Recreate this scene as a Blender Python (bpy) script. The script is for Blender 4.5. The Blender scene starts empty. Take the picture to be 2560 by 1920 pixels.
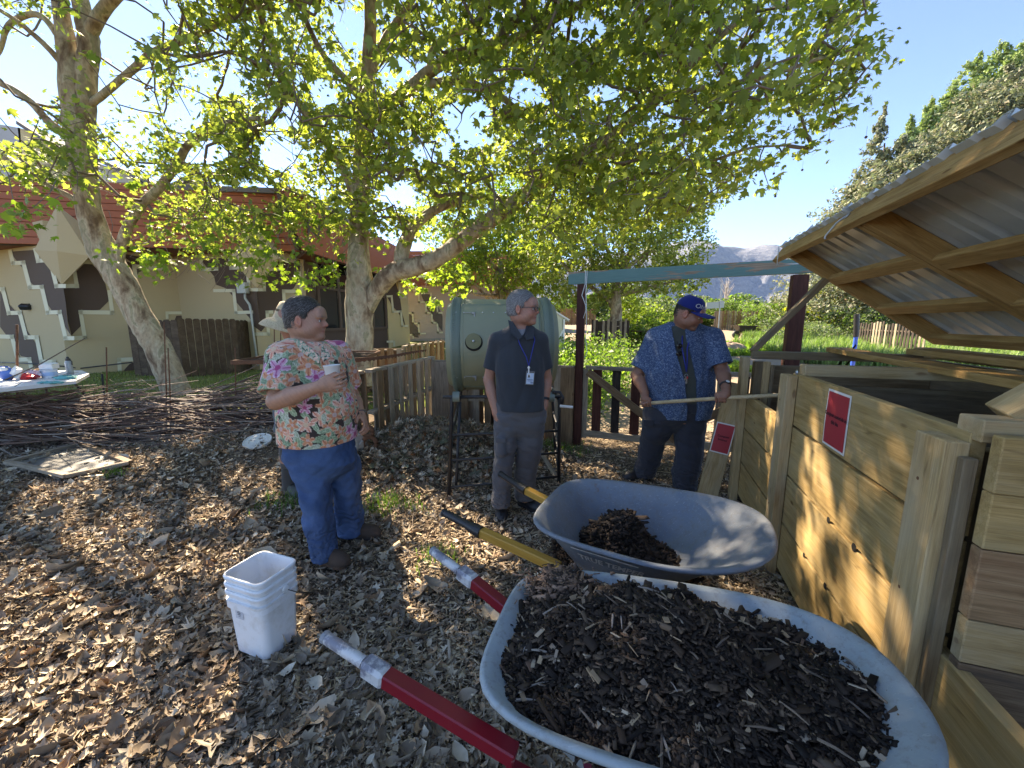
import bpy, math, random
import numpy as np
from mathutils import Vector, Matrix, Euler
random.seed(7); RNG = np.random.default_rng(11)
S = bpy.context.scene; COL = S.collection
# ---------------- camera ----------------
CAMH = 1.55; FPX = 975.0; PIT = math.atan(154/975.)
cam = bpy.data.cameras.new('camera'); camo = bpy.data.objects.new('camera', cam); COL.objects.link(camo)
camo.location = (0, 0, CAMH); camo.rotation_euler = (math.radians(90)-PIT, 0, 0)
cam.sensor_width = 36; cam.lens = 36*FPX/2560; cam.clip_start = .05; cam.clip_end = 20000
S.camera = camo; S.render.resolution_x = 1024; S.render.resolution_y = 768
# ---------------- light ----------------
SUN_EL = math.radians(40); SUN_AZ = math.atan2(-.60, .80)      # azimuth from +Y towards +X
SUN = Vector((math.sin(SUN_AZ)*math.cos(SUN_EL), math.cos(SUN_AZ)*math.cos(SUN_EL), math.sin(SUN_EL)))
w = bpy.data.worlds.new('World'); S.world = w; w.use_nodes = True
nt = w.node_tree; bg = nt.nodes['Background']
sky = nt.nodes.new('ShaderNodeTexSky'); sky.sky_type = 'NISHITA'; sky.sun_disc = False
sky.sun_elevation = SUN_EL; sky.sun_rotation = SUN_AZ
sky.altitude = 2200; sky.air_density = .72; sky.dust_density = .1; sky.ozone_density = 4.5
nt.links.new(sky.outputs[0], bg.inputs[0]); bg.inputs[1].default_value = .12
sl = bpy.data.lights.new('sun', 'SUN'); sl.energy = 5.0; sl.angle = math.radians(.6); sl.color = (1, .93, .82)
so = bpy.data.objects.new('sun', sl); COL.objects.link(so); so.rotation_euler = SUN.to_track_quat('Z', 'Y').to_euler(); so.location = (-6, 8, 12)
vs = S.view_settings; vs.view_transform = 'Standard'; vs.look = 'None'; vs.exposure = 2.15; vs.gamma = 1; vs.use_curve_mapping = False
vs.use_white_balance = True; vs.white_balance_temperature = 8100; vs.white_balance_tint = 12
S.cycles.max_bounces = 8; S.cycles.transparent_max_bounces = 6; S.cycles.sample_clamp_indirect = 6; S.cycles.use_denoising = True
# ---------------- geometry helpers ----------------
_F = np.array([0, math.cos(PIT), -math.sin(PIT)]); _R = np.array([1., 0, 0]); _U = np.array([0, math.sin(PIT), math.cos(PIT)]); _C = np.array([0, 0, CAMH])
def ray(u, v): return _F+_R*(u-1280)/FPX+_U*(960-v)/FPX
def at(u, v, y):                      # point at depth y seen at full-size pixel (u, v)
    d = ray(u, v); return _C+d*(y/d[1])
def gnd(u, v, z=0.):
    d = ray(u, v); return _C+d*((z-CAMH)/d[2])
def onp(u, v, p, n):                  # point on the plane through p with normal n
    d = ray(u, v); n = np.asarray(n); return _C+d*(((np.asarray(p)-_C)@n)/(d@n))
def proj(P):
    q = np.asarray(P)-_C; dz = q@_F; dz = np.where(dz < .05, np.nan, dz)
    return 1280+FPX*(q@_R)/dz, 960-FPX*(q@_U)/dz
def gz(x, y):                         # height of the ground
    x = np.asarray(x, float); y = np.asarray(y, float)
    g = lambda cx, cy, rx, ry, h: h*np.exp(-((x-cx)/rx)**2-((y-cy)/ry)**2)
    near = np.clip((9-y)/3, 0, 1)
    b = .014*np.sin(x*3.1+1.3*np.sin(y*2.3))*np.cos(y*2.7+x)+.010*np.sin(7.3*x+y*5.1)+.03*np.sin(.9*x+.4)*np.sin(.8*y)
    return b*near+g(-3.2, 4.6, 1.3, .9, .22)+g(-1.0, 4.45, .75, .5, .36)+g(-2.4, 4.4, .6, .6, .10)+g(-.1, 4.5, .6, .4, .16)
def gray(u, v):                       # the ground seen at a pixel
    z = 0.
    for _ in range(25):
        p = gnd(u, v, z); z = .5*z+.5*float(gz(p[0], p[1]))
    return np.array([p[0], p[1], z])
class MB:
    def __init__(s): s.v = []; s.f = []; s.n = 0; s.c = []
    def add(s, V, F, col=None):
        V = np.asarray(V, float).reshape(-1, 3); s.v.append(V); n = s.n; s.f += [tuple(i+n for i in f) for f in F]; s.n += len(V)
        if col is not None: s.c += [col]*len(V)
        return s
    def box(s, c, d, M=None, b=0.0, col=None):     # centre, size, 3x3, chamfer
        h = np.array(d)/2.; c = np.asarray(c, float)
        if b <= 0:
            V = np.array([[x, y, z] for x in (-1, 1) for y in (-1, 1) for z in (-1, 1)])*h
            Fs = [(0, 1, 3, 2), (4, 6, 7, 5), (0, 4, 5, 1), (2, 3, 7, 6), (0, 2, 6, 4), (1, 5, 7, 3)]
        else:
            V = []; idx = {}
            for sx in (-1, 1):
                for sy in (-1, 1):
                    for sz in (-1, 1):
                        for a in range(3):
                            p = np.array([sx, sy, sz])*(h-b); p[a] = (sx, sy, sz)[a]*h[a]; idx[(sx, sy, sz, a)] = len(V); V.append(p)
            V = np.array(V); Fs = []; T = (-1, 1)
            def q(k): return idx[k]
            for a in range(3):
                o = [i for i in range(3) if i != a]
                for sg in T:
                    r = []
                    for (p1, p2) in ((-1, -1), (1, -1), (1, 1), (-1, 1)):
                        k = [0, 0, 0]; k[a] = sg; k[o[0]] = p1; k[o[1]] = p2; r.append(q((*k, a)))
                    flip = (sg > 0) == (a == 1)
                    Fs.append(tuple(r[::-1]) if flip else tuple(r))
                for p1 in T:
                    for p2 in T:
                        e = []
                        for t, ax in ((-1, o[0]), (1, o[0]), (1, o[1]), (-1, o[1])):
                            k = [0, 0, 0]; k[a] = t; k[o[0]] = p1; k[o[1]] = p2; e.append(q((*k, ax)))
                        Fs.append(tuple(e))
            for sx in T:
                for sy in T:
                    for sz in T: Fs.append(tuple(q((sx, sy, sz, a)) for a in range(3)))
        if M is not None: V = V@np.asarray(M).T
        return s.add(V+c, Fs, col)
    def tube(s, pts, r, n=8, cap=True, col=None, sq=None):
        P = np.asarray(pts, float); m = len(P); r = np.broadcast_to(np.asarray(r, float), (m,))
        T = np.gradient(P, axis=0); T /= np.linalg.norm(T, axis=1)[:, None]+1e-9
        a = np.array([0, 0, 1.]) if abs(T[0][2]) < .9 else np.array([1., 0, 0])
        N = np.cross(T[0], a); N /= np.linalg.norm(N); V = []
        for i in range(m):
            N = N-T[i]*(N@T[i]); N /= np.linalg.norm(N)+1e-9; Bn = np.cross(T[i], N)
            for k in range(n):
                t = 2*math.pi*(k+.5)/n; V.append(P[i]+r[i]*(math.cos(t)*N+math.sin(t)*Bn*(sq or 1)))
        F = [(i*n+k, i*n+(k+1) % n, (i+1)*n+(k+1) % n, (i+1)*n+k) for i in range(m-1) for k in range(n)]
        if cap: F += [tuple(range(n))[::-1], tuple((m-1)*n+k for k in range(n))]
        return s.add(V, F, col)
    def lathe(s, prof, c=(0, 0, 0), n=24, M=None, col=None):
        V = [(r*math.cos(2*math.pi*k/n), r*math.sin(2*math.pi*k/n), z) for r, z in prof for k in range(n)]
        F = [(i*n+k, i*n+(k+1) % n, (i+1)*n+(k+1) % n, (i+1)*n+k) for i in range(len(prof)-1) for k in range(n)]
        V = np.array(V)
        if M is not None: V = V@np.asarray(M).T
        return s.add(V+np.asarray(c), F, col)
    def prism(s, poly, ext, col=None):              # 3-D polygon, extruded by a vector
        P = np.asarray(poly, float); e = np.asarray(ext, float); n = len(P)
        return s.add(np.vstack([P, P+e]), [tuple(range(n))[::-1], tuple(range(n, 2*n))]+[(i, (i+1) % n, n+(i+1) % n, n+i) for i in range(n)], col)
    def ell(s, c, r, n=12, m=8, M=None, col=None):
        prof = [(max(math.sin(math.pi*i/m), 1e-3), -math.cos(math.pi*i/m)) for i in range(m+1)]
        V = np.array([(a*math.cos(2*math.pi*k/n), a*math.sin(2*math.pi*k/n), z) for a, z in prof for k in range(n)])*np.array(r)
        F = [(i*n+k, i*n+(k+1) % n, (i+1)*n+(k+1) % n, (i+1)*n+k) for i in range(m) for k in range(n)]
        if M is not None: V = V@np.asarray(M).T
        return s.add(V+np.asarray(c), F, col)
def npmesh(name, V, F, cols=None, smooth=False, attr='col'):
    """V (n,3); F (m,k) array of one face size, or list"""
    me = bpy.data.meshes.new(name); V = np.ascontiguousarray(V, dtype=np.float32)
    if isinstance(F, np.ndarray):
        m, k = F.shape; me.vertices.add(len(V)); me.vertices.foreach_set('co', V.ravel())
        me.loops.add(m*k); me.loops.foreach_set('vertex_index', np.ascontiguousarray(F, dtype=np.int32).ravel())
        me.polygons.add(m); me.polygons.foreach_set('loop_start', np.arange(0, m*k, k, dtype=np.int32)); me.polygons.foreach_set('loop_total', np.full(m, k, dtype=np.int32))
        me.update(calc_edges=True)
    else: me.from_pydata(V.tolist(), [], F); me.update()
    if cols is not None:
        ca = me.color_attributes.new(attr, 'FLOAT_COLOR', 'POINT'); c4 = np.ones((len(V), 4), np.float32); c4[:, :3] = cols; ca.data.foreach_set('color', c4.ravel())
    if smooth: me.polygons.foreach_set('use_smooth', np.ones(len(me.polygons), dtype=bool))
    return me
def link(name, me, m=None, parent=None, loc=(0, 0, 0)):
    o = bpy.data.objects.new(name, me); COL.objects.link(o); o.location = loc
    if m and me is not None and not me.materials: me.materials.append(m)
    if parent: o.parent = parent
    return o
def org(parent):
    p = Vector((0, 0, 0))
    while parent: p += parent.location; parent = parent.parent
    return np.array(p)
def build(name, mb, m, parent=None, smooth=False, origin=None):
    """world-coordinate MB -> object whose origin sits at `origin`, under an unrotated parent"""
    V = np.vstack(mb.v); o = np.mean([V.min(0), V.max(0)], axis=0) if origin is None else np.asarray(origin, float)
    me = bpy.data.meshes.new(name); me.from_pydata((V-o).tolist(), [], mb.f); me.update()
    if mb.c:
        ca = me.color_attributes.new('col', 'FLOAT_COLOR', 'POINT'); c4 = np.ones((len(V), 4), np.float32); c4[:, :3] = mb.c; ca.data.foreach_set('color', c4.ravel())
    if smooth is True: me.polygons.foreach_set('use_smooth', np.ones(len(me.polygons), dtype=bool))
    elif smooth:
        me.polygons.foreach_set('use_smooth', np.ones(len(me.polygons), dtype=bool)); me.set_sharp_from_angle(angle=math.radians(smooth))
    return link(name, me, m, parent, tuple(o-org(parent)))
def tag(o, label=None, cat=None, group=None, kind=None):
    for k, v in (('label', label), ('category', cat), ('group', group), ('kind', kind)):
        if v: o[k] = v
    return o
def thing(name, label, cat, loc=(0, 0, 0), group=None):
    return tag(link(name, None, loc=tuple(float(a) for a in loc)), label, cat, group)
def nrm(v): v = np.asarray(v, float); return v/(np.linalg.norm(v)+1e-12)
def frame(x, zh=(0, 0, 1)):
    x = nrm(x); z = np.asarray(zh, float); z = z-x*(z@x); z = nrm(z); return np.stack([x, np.cross(z, x), z], 1)
_bc = {}
def board(name, p0, p1, w_, t_, m, parent=None, up=(0, 0, 1), b=.003):
    """timber from p0 to p1; w_ across `up`, t_ along `up`; grain runs along its own X"""
    p0 = np.asarray(p0, float); p1 = np.asarray(p1, float); L = float(np.linalg.norm(p1-p0)); Mx = frame(p1-p0, up)
    key = (round(L, 3), round(w_, 4), round(t_, 4), m.name)
    if key not in _bc:
        q = MB().box((0, 0, 0), (L, w_, t_), b=min(b, t_/4, w_/4)); me = bpy.data.meshes.new(name); me.from_pydata(np.vstack(q.v).tolist(), [], q.f); me.update(); me.materials.append(m); _bc[key] = me
    o = bpy.data.objects.new(name, _bc[key]); COL.objects.link(o); o.parent = parent
    o.matrix_local = Matrix.Translation(Vector((p0+p1)/2-org(parent)))@Matrix([list(r) for r in Mx]).to_4x4()
    return o
# ---------------- materials ----------------
class MT:
    def __init__(s, name, rough=.8, metal=0., spec=.5):
        s.m = bpy.data.materials.new(name); s.m.use_nodes = True; s.nt = s.m.node_tree; s.b = s.nt.nodes['Principled BSDF']
        s.b.inputs['Roughness'].default_value = rough; s.b.inputs['Metallic'].default_value = metal; s.b.inputs['Specular IOR Level'].default_value = spec
        s.co = s.nt.nodes.new('ShaderNodeTexCoord'); s.oi = None
    def N(s, t, **k):
        n = s.nt.nodes.new('ShaderNode'+t)
        for a, v in k.items():
            if hasattr(n, a): setattr(n, a, v)
            else: n.inputs[a].default_value = v
        return n
    def L(s, a, b): s.nt.links.new(a, b)
    def rnd(s):
        if not s.oi: s.oi = s.N('ObjectInfo')
        return s.oi.outputs['Random']
    def vec(s, scale=(1, 1, 1), coord='Object', rnd=False, rot=(0, 0, 0)):
        mp = s.N('Mapping'); mp.inputs['Scale'].default_value = scale; mp.inputs['Rotation'].default_value = rot; s.L(s.co.outputs[coord], mp.inputs[0])
        if rnd:
            v = s.N('VectorMath', operation='SCALE'); v.inputs[0].default_value = (37, 19, 53); s.L(s.rnd(), v.inputs['Scale']); s.L(v.outputs[0], mp.inputs['Location'])
        return mp.outputs[0]
    def noise(s, scale=5, detail=4, rough=.55, vec=None, dist=0.):
        n = s.N('TexNoise'); n.inputs['Scale'].default_value = scale; n.inputs['Detail'].default_value = detail; n.inputs['Roughness'].default_value = rough; n.inputs['Distortion'].default_value = dist
        s.L(vec or s.co.outputs['Object'], n.inputs['Vector']); return n.outputs[0]
    def voro(s, scale=5, vec=None, feat='F1', out=0, rand=1.):
        n = s.N('TexVoronoi', feature=feat); n.inputs['Scale'].default_value = scale; n.inputs['Randomness'].default_value = rand; s.L(vec or s.co.outputs['Object'], n.inputs['Vector']); return n.outputs[out]
    def ramp(s, fac, stops, interp='LINEAR'):
        r = s.N('ValToRGB'); r.color_ramp.interpolation = interp; e = r.color_ramp.elements
        while len(e) < len(stops): e.new(.5)
        for el, (p, c) in zip(e, stops):
            el.position = p; el.color = (*c, 1) if not isinstance(c, (int, float)) else (c, c, c, 1)
        s.L(fac, r.inputs[0]); return r.outputs[0]
    def mix(s, a, b, fac, mode='MIX'):
        n = s.N('Mix', data_type='RGBA', blend_type=mode)
        for si, val in ((0, fac), (6, a), (7, b)):
            sock = n.inputs[si]
            if isinstance(val, bpy.types.NodeSocket): s.L(val, sock)
            elif isinstance(val, (int, float)): sock.default_value = val if si == 0 else (val, val, val, 1)
            else: sock.default_value = (*val, 1)
        return n.outputs[2]
    def math(s, op, a, b=0., c=0.):
        n = s.N('Math', operation=op)
        for i, v in enumerate((a, b, c)):
            if isinstance(v, bpy.types.NodeSocket): s.L(v, n.inputs[i])
            else: n.inputs[i].default_value = v
        return n.outputs[0]
    def base(s, c):
        if isinstance(c, bpy.types.NodeSocket): s.L(c, s.b.inputs['Base Color'])
        else: s.b.inputs['Base Color'].default_value = (*c, 1)
        return s
    def rough(s, c): s.L(c, s.b.inputs['Roughness']); return s
    def bump(s, h, strength=.3, dist=.01):
        n = s.N('Bump'); n.inputs['Strength'].default_value = strength; n.inputs['Distance'].default_value = dist; s.L(h, n.inputs['Height']); s.L(n.outputs[0], s.b.inputs['Normal']); return s
    def attr(s, name='col'):
        n = s.N('Attribute'); n.attribute_name = name; return n.outputs[0]
def simple(name, c, rough=.7, metal=0., var=.15, scale=30, spec=.5, bump=0.):
    t = MT(name, rough, metal, spec); n = t.noise(scale, 4)
    t.base(t.mix(tuple(x*(1-var) for x in c), tuple(min(1, x*(1+var)) for x in c), n))
    if bump: t.bump(n, bump, .004)
    return t.m
def wood(name, cols, knots=True, rough=.75, wear=None, var=.35, bump=.35):
    t = MT(name, rough, spec=.3); v = t.vec((1.2, 14, 14), rnd=True); g = t.noise(3.0, 6, .6, v, .6); f = t.noise(11, 5, .6, t.vec((.6, 22, 22), rnd=True))
    c = t.ramp(g, [(.28, cols[0]), (.5, cols[1]), (.72, cols[2])])
    c = t.mix(c, t.ramp(f, [(.3, .62), (.6, 1.)]), .55, 'MULTIPLY')
    if knots:
        k = t.voro(1.0, t.vec((3.2, 9, 9), rnd=True)); k = t.ramp(k, [(.0, (.2, .1, .05)), (.06, (.4, .25, .12)), (.1, (1, 1, 1))]); c = t.mix(c, k, .8, 'MULTIPLY')
    fi = t.noise(5, 3, .7, t.vec((2., 190, 190), rnd=True)); c = t.mix(c, t.ramp(fi, [(.34, .58), (.50, 1.)]), .5, 'MULTIPLY'); bl = t.noise(1.6, 6, .65, t.vec((1.5, 4, 4), rnd=True)); c = t.mix(c, t.ramp(bl, [(.30, (.52, .47, .42)), (.48, (1, 1, 1))]), .55, 'MULTIPLY')
    cr = t.voro(1.3, t.vec((.55, 34, 34), rnd=True), feat='DISTANCE_TO_EDGE'); c = t.mix(c, t.ramp(cr, [(.0, (.25, .2, .15)), (.018, (1, 1, 1))]), .45, 'MULTIPLY')
    r = t.math('MULTIPLY_ADD', t.rnd(), var, 1-var/2); c = t.mix(c, t.ramp(r, [(0, 0.), (1, 1.)]), .999, 'MULTIPLY') if var else c
    if wear: c = t.mix(c, wear, t.ramp(t.noise(2.2, 5, .6, t.vec((1, 3, 3), rnd=True)), [(.45, 0.), (.7, .8)]))
    t.base(c); t.bump(t.math('ADD', f, fi), bump, .003); return t.m
W_NEW = wood('treated_pine', [(.33, .205, .07), (.50, .33, .13), (.60, .42, .20)], wear=(.38, .29, .15))
W_POST = wood('treated_post', [(.38, .25, .11), (.50, .35, .17), (.56, .42, .24)], wear=(.42, .34, .22))
W_LID = wood('lid_timber', [(.30, .165, .05), (.44, .26, .09), (.52, .34, .14)])
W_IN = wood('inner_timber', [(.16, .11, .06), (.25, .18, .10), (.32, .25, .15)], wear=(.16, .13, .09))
W_GREY = wood('weathered_grey_wood', [(.22, .17, .12), (.34, .275, .20), (.44, .37, .285)], knots=False, var=.5)
W_BRN = wood('weathered_brown_wood', [(.14, .085, .045), (.24, .15, .08), (.32, .21, .12)], var=.5)
W_RED = wood('oxblood_wood', [(.055, .018, .012), (.095, .03, .02), (.14, .05, .035)], knots=False)
W_SHED = wood('dark_stained_wood', [(.05, .030, .018), (.085, .052, .030), (.12, .08, .045)], knots=False, wear=(.13, .095, .06))
W_BLK = wood('blackened_wood', [(.02, .015, .012), (.05, .035, .028), (.09, .065, .05)], knots=False)
W_TOOL = wood('ash_handle', [(.5, .36, .19), (.6, .46, .27), (.66, .53, .34)], knots=False, var=0.)
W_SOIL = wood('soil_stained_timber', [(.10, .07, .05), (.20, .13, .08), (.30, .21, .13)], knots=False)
WHITE = simple('white_paint', (.75, .75, .73), .5, var=.05)
BLACK = simple('black_metal', (.02, .02, .022), .45, var=.3, spec=.5)
STEEL = simple('dull_steel', (.42, .43, .44), .4, .8, .2)
RUST = simple('rusty_metal', (.16, .075, .04), .85, .3, .45, 40, bump=.4)
# ---------------- the ground ----------------
t = MT('bare_earth', .95, spec=.1); n1 = t.noise(2.5, 8, .65); n2 = t.noise(45, 6, .7)
c = t.mix(t.ramp(n1, [(.35, (.11, .08, .055)), (.6, (.20, .15, .105))]), t.ramp(n2, [(.35, .45), (.65, 1.)]), .8, 'MULTIPLY')
t.base(c); t.bump(n2, .9, .02); EARTH = t.m
def sheet(name, xs, ys, zf, m):
    X, Y = np.meshgrid(xs, ys); V = np.stack([X.ravel(), Y.ravel(), zf(X, Y).ravel()], 1); a, b_ = len(xs), len(ys)
    i = (np.arange(b_-1)[:, None]*a+np.arange(a-1)[None]).ravel(); F = np.stack([i, i+1, i+a+1, i+a], 1)
    return link(name, npmesh(name, V, F, smooth=True), m)
def mirrored(l): return np.unique(np.concatenate([-np.array(l), l]))
xs = np.unique(np.concatenate([np.arange(-9, 7.01, .06), mirrored([-1.5, 9.5, 12, 20, 40, 90, 250, 900, 3000, 9000])])); ys = np.unique(np.concatenate([np.arange(-1, 9.01, .06), [-3000, -400, -60, -12, -5, 10, 12, 15, 18, 22, 27.7, 30, 60, 120, 400, 1500, 9000]]))
def G2(x, y): return np.clip((np.asarray(x, float)+1.5)/1.5, 0, 1)*.062*np.clip(np.asarray(y, float)-6.2, 0, 21.5)
def gzall(x, y): return gz(x, y)+G2(x, y)+.35*np.clip((y-16)/14, 0, 1)*np.clip((2-x)/6, 0, 1)*np.clip((80-y)/30, 0, 1)
tag(sheet('ground', xs, ys, gzall, EARTH), kind='structure')
# lawn between the garden and the building
t = MT('lawn', .9, spec=.1); n1 = t.noise(1.1, 6, .6); n2 = t.noise(60, 4, .7)
t.base(t.mix(t.ramp(n1, [(.3, (.14, .17, .05)), (.5, (.20, .22, .07)), (.72, (.33, .31, .14))]), t.ramp(n2, [(.3, .55), (.7, 1.)]), .7, 'MULTIPLY')); t.bump(n2, .8, .03); LAWN = t.m
tag(sheet('lawn', np.concatenate([np.arange(-26, -1.2, .4)]), np.arange(6.6, 36, .4), lambda x, y: gzall(x, y)+.015+.0*x, LAWN), kind='structure')
def grassy(name, P, h, m, blades=1, w_=.006, lean=.5, cols=None):
    n = len(P); k = n*blades; base = np.repeat(P, blades, 0)+np.concatenate([RNG.normal(0, .012, (k, 2)), np.zeros((k, 1))], 1)
    a = RNG.uniform(0, 2*np.pi, k); L = h*RNG.uniform(.5, 1.15, k); dx = np.stack([np.cos(a), np.sin(a), np.zeros(k)], 1); sx = np.stack([-np.sin(a), np.cos(a), np.zeros(k)], 1)
    ln = lean*RNG.uniform(.1, 1, k); up = np.array([0, 0, 1.])
    mid = base+up*(L*.55)[:, None]+dx*(L*ln*.25)[:, None]; tip = base+up*(L*(1-.35*ln))[:, None]+dx*(L*ln*.8)[:, None]; ww = (w_*RNG.uniform(.7, 1.3, k))[:, None]*sx
    V = np.stack([base-ww/2, base+ww/2, mid+ww*.45, mid-ww*.45, tip], 1).reshape(-1, 3); o = np.arange(k)[:, None]*5
    F = np.concatenate([o+[0, 1, 2], o+[0, 2, 3], o+[3, 2, 4]]); C3 = None
    if cols is not None: C3 = np.repeat(np.asarray(cols)[RNG.integers(0, len(cols), k)]*RNG.uniform(.75, 1.25, (k, 1)), 5, 0)
    return link(name, npmesh(name, V, F, C3), m)
def leafmat(name, rough=.55, trans=.45, tint=(1.3, 1.5, .5), spec=.35, attr=True, c=None):
    t = MT(name, rough, spec=spec); col = t.attr() if attr else None
    if col is not None: t.base(col)
    else: t.base(c)
    tr = t.N('BsdfTranslucent'); cc = t.mix(col if col is not None else c, tint, 1., 'MULTIPLY'); t.L(cc, tr.inputs[0])
    ms = t.N('MixShader'); ms.inputs[0].default_value = trans; t.L(t.b.outputs[0], ms.inputs[1]); t.L(tr.outputs[0], ms.inputs[2]); t.L(ms.outputs[0], t.nt.nodes['Material Output'].inputs[0]); return t.m
GRASS = leafmat('grass_blades', .6, .35, (1.3, 1.5, .6))
gcol = [(.13, .19, .05), (.18, .24, .07), (.27, .28, .11)]
P = np.stack([RNG.uniform(-15, -1.6, 26000), RNG.uniform(6.6, 14.5, 26000)], 1); P = np.c_[P, gzall(P[:, 0], P[:, 1])+.015]
tag(grassy('lawn_grass', P, .07, GRASS, 1, .012, .7, gcol), 'short dry green lawn grass in front of the painted building', 'grass', kind='stuff')
# ---------------- leaf litter and wood chips ----------------
LIT = MT('dead_leaf', .75, spec=.25); a_ = LIT.attr(); LIT.base(LIT.mix(a_, LIT.ramp(LIT.noise(40, 3), [(.3, .7), (.7, 1.)]), .6, 'MULTIPLY')); LITM = LIT.m
def rots(n, flat=.5):
    a = RNG.uniform(0, 2*np.pi, n); tl = RNG.normal(0, flat, (n, 2)); z = np.stack([tl[:, 0], tl[:, 1], np.ones(n)], 1); z /= np.linalg.norm(z, axis=1)[:, None]
    x = np.stack([np.cos(a), np.sin(a), np.zeros(n)], 1); x -= z*(x*z).sum(1)[:, None]; x /= np.linalg.norm(x, axis=1)[:, None]
    return np.stack([x, np.cross(z, x), z], 2)                    # columns
def scatter(protoV, protoF, P, R, sc, cols):
    n = len(P); V = np.einsum('nij,nkj->nki', R, protoV[None]*sc)+P[:, None]; k = protoV.shape[0]
    F = (np.arange(n)[:, None, None]*k+protoF[None]).reshape(-1, protoF.shape[1]); C3 = np.repeat(cols, k, 0)
    return V.reshape(-1, 3), F, C3
def maple(curl=.25, fold=.2, seed=0):
    r = np.random.default_rng(seed); pts = []
    for k, (ang, L) in enumerate([(-150, .45), (-118, .25), (-78, .85), (-52, .38), (-30, .92), (-16, .5), (0, 1.05), (16, .5), (30, .92), (52, .38), (78, .85), (118, .25), (150, .45)]):
        a = math.radians(ang+r.normal(0, 4)); l = L*r.uniform(.85, 1.1); pts.append((l*math.cos(a), l*math.sin(a), curl*l*l*r.uniform(-.5, 1)+fold*abs(math.sin(a))*l))
    V = np.array([(0, 0, 0)]+pts)*.55; n = len(pts); F = np.array([(0, 1+i, 1+(i+1) % n) for i in range(n)]); return V, F
def oval(curl=.5, seed=0):
    r = np.random.default_rng(seed); V = []
    for x in (-.5, -.2, .15, .5):
        wd = {-.5: .05, -.2: .26, .15: .24, .5: .03}[x]; zc = curl*(x*x)*r.uniform(.3, 1.5)
        V += [(x, -wd*r.uniform(.8, 1.2), zc+curl*.35*r.uniform(0, 1)), (x, 0, zc-.04), (x, wd*r.uniform(.8, 1.2), zc+curl*.35*r.uniform(0, 1))]
    F = []
    for i in range(3):
        for j in range(2): a = i*3+j; F += [(a, a+3, a+4), (a, a+4, a+1)]
    return np.array(V), np.array(F)
chipV = np.array([(-.5, -.5, -.5), (.5, -.42, -.5), (.46, .5, -.5), (-.42, .4, -.5), (-.44, -.42, .5), (.4, -.5, .5), (.5, .34, .5), (-.5, .46, .5)]); chipF = np.array([(4, 5, 6, 7), (0, 1, 5, 4), (1, 2, 6, 5), (2, 3, 7, 6), (3, 0, 4, 7)])
def view_dense(n, y0, y1, pw=1.6):     # ground points, denser where they are near
    y = y0*(y1/y0)**(RNG.uniform(0, 1, n)**(1/pw)); x = RNG.uniform(-1, 1, n)*(y*1.6+1.0); return x, y
def litcol(n, pal, v=.3): return np.asarray(pal)[RNG.integers(0, len(pal), n)]*RNG.uniform(1-v, 1+v, (n, 1))
def on_ground(x, y): return gzall(x, y)
def litmesh(name, n, kind, size, pal, keep, y0=.75, y1=7.6, flat=.5, lift=.02, thick=(.25, .12)):
    x, y = view_dense(n, y0, y1, 1.15); k = keep(x, y); x = x[k]; y = y[k]; n = len(x); Vs, Fs, Cs = [], [], []; off = 0; var = 4
    for s in range(var):
        m = np.arange(n) % var == s; xx, yy = x[m], y[m]; q = len(xx)
        if kind == 'leaf': pv, pf = maple(.5, .3, s+3) if s % 2 == 0 else oval(.7, s)
        else: pv, pf = chipV*np.array([1.15, RNG.uniform(.16, .34), RNG.uniform(.06, .12)]), chipF
        sc = (size*np.exp(RNG.normal(0, .42, q)))[:, None, None]*np.ones((1, 1, 3))
        if kind != 'leaf': sc = sc*np.stack([RNG.uniform(.5, 1.7, q), RNG.uniform(.6, 1.5, q), RNG.uniform(.7, 1.5, q)], 1)[:, None]
        P = np.stack([xx, yy, on_ground(xx, yy)+RNG.uniform(.001, lift, q)], 1); V, F, C3 = scatter(pv, pf, P, rots(q, flat), sc, litcol(q, pal)); Vs.append(V); Fs.append(F+off); Cs.append(C3); off += len(V)
    if kind == 'leaf':
        a, b_ = Fs[0], Fs[1]
    me = npmesh(name, np.vstack(Vs), np.vstack(Fs), np.vstack(Cs)); return link(name, me, LITM)
def left_zone(x, y):                    # leaves lie thick to the left, chips in the middle
    e = -1.15+.15*y+.35*np.sin(y*2.1); return 1/(1+np.exp((x-e)*2.2))
inyard = lambda x, y: (y < 5.6+.0*x) | ((y < 8) & (x > -1.5) & (x < 6)) 
notbin = lambda x, y: ~(((x-1.61)*.948-(y-2.17)*.319 > .02) & (y < 3.6))
PAL_LEAF = [(.26, .20, .14), (.37, .295, .205), (.46, .37, .27), (.31, .25, .19), (.52, .43, .32), (.19, .145, .10), (.55, .48, .37), (.23, .18, .13), (.38, .25, .15)]
PAL_CHIP = [(.39, .285, .175), (.50, .38, .24), (.31, .225, .145), (.60, .48, .32), (.22, .155, .10), (.44, .36, .27)]
k1 = lambda x, y: inyard(x, y) & notbin(x, y) & (RNG.uniform(0, 1, len(x)) < .05+.95*left_zone(x, y))
k2 = lambda x, y: inyard(x, y) & notbin(x, y) & (RNG.uniform(0, 1, len(x)) < 1-.75*left_zone(x, y))
tag(litmesh('leaf_litter', 72000, 'leaf', .046, PAL_LEAF, k1, flat=.55, lift=.035), 'thick carpet of curled dry brown leaves over the yard floor', 'dead leaves', kind='stuff')
tag(litmesh('wood_chips', 170000, 'chip', .022, PAL_CHIP, k2, flat=.35, lift=.02), 'brown wood chip mulch trodden over the middle of the yard', 'wood chips', kind='stuff')
tag(litmesh('small_litter', 85000, 'leaf', .02, PAL_LEAF, lambda x, y: inyard(x, y) & notbin(x, y), y1=6, flat=.5, lift=.016), 'crumbled leaf fragments between the chips and leaves', 'dead leaves', kind='stuff')
mb = MB()
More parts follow.
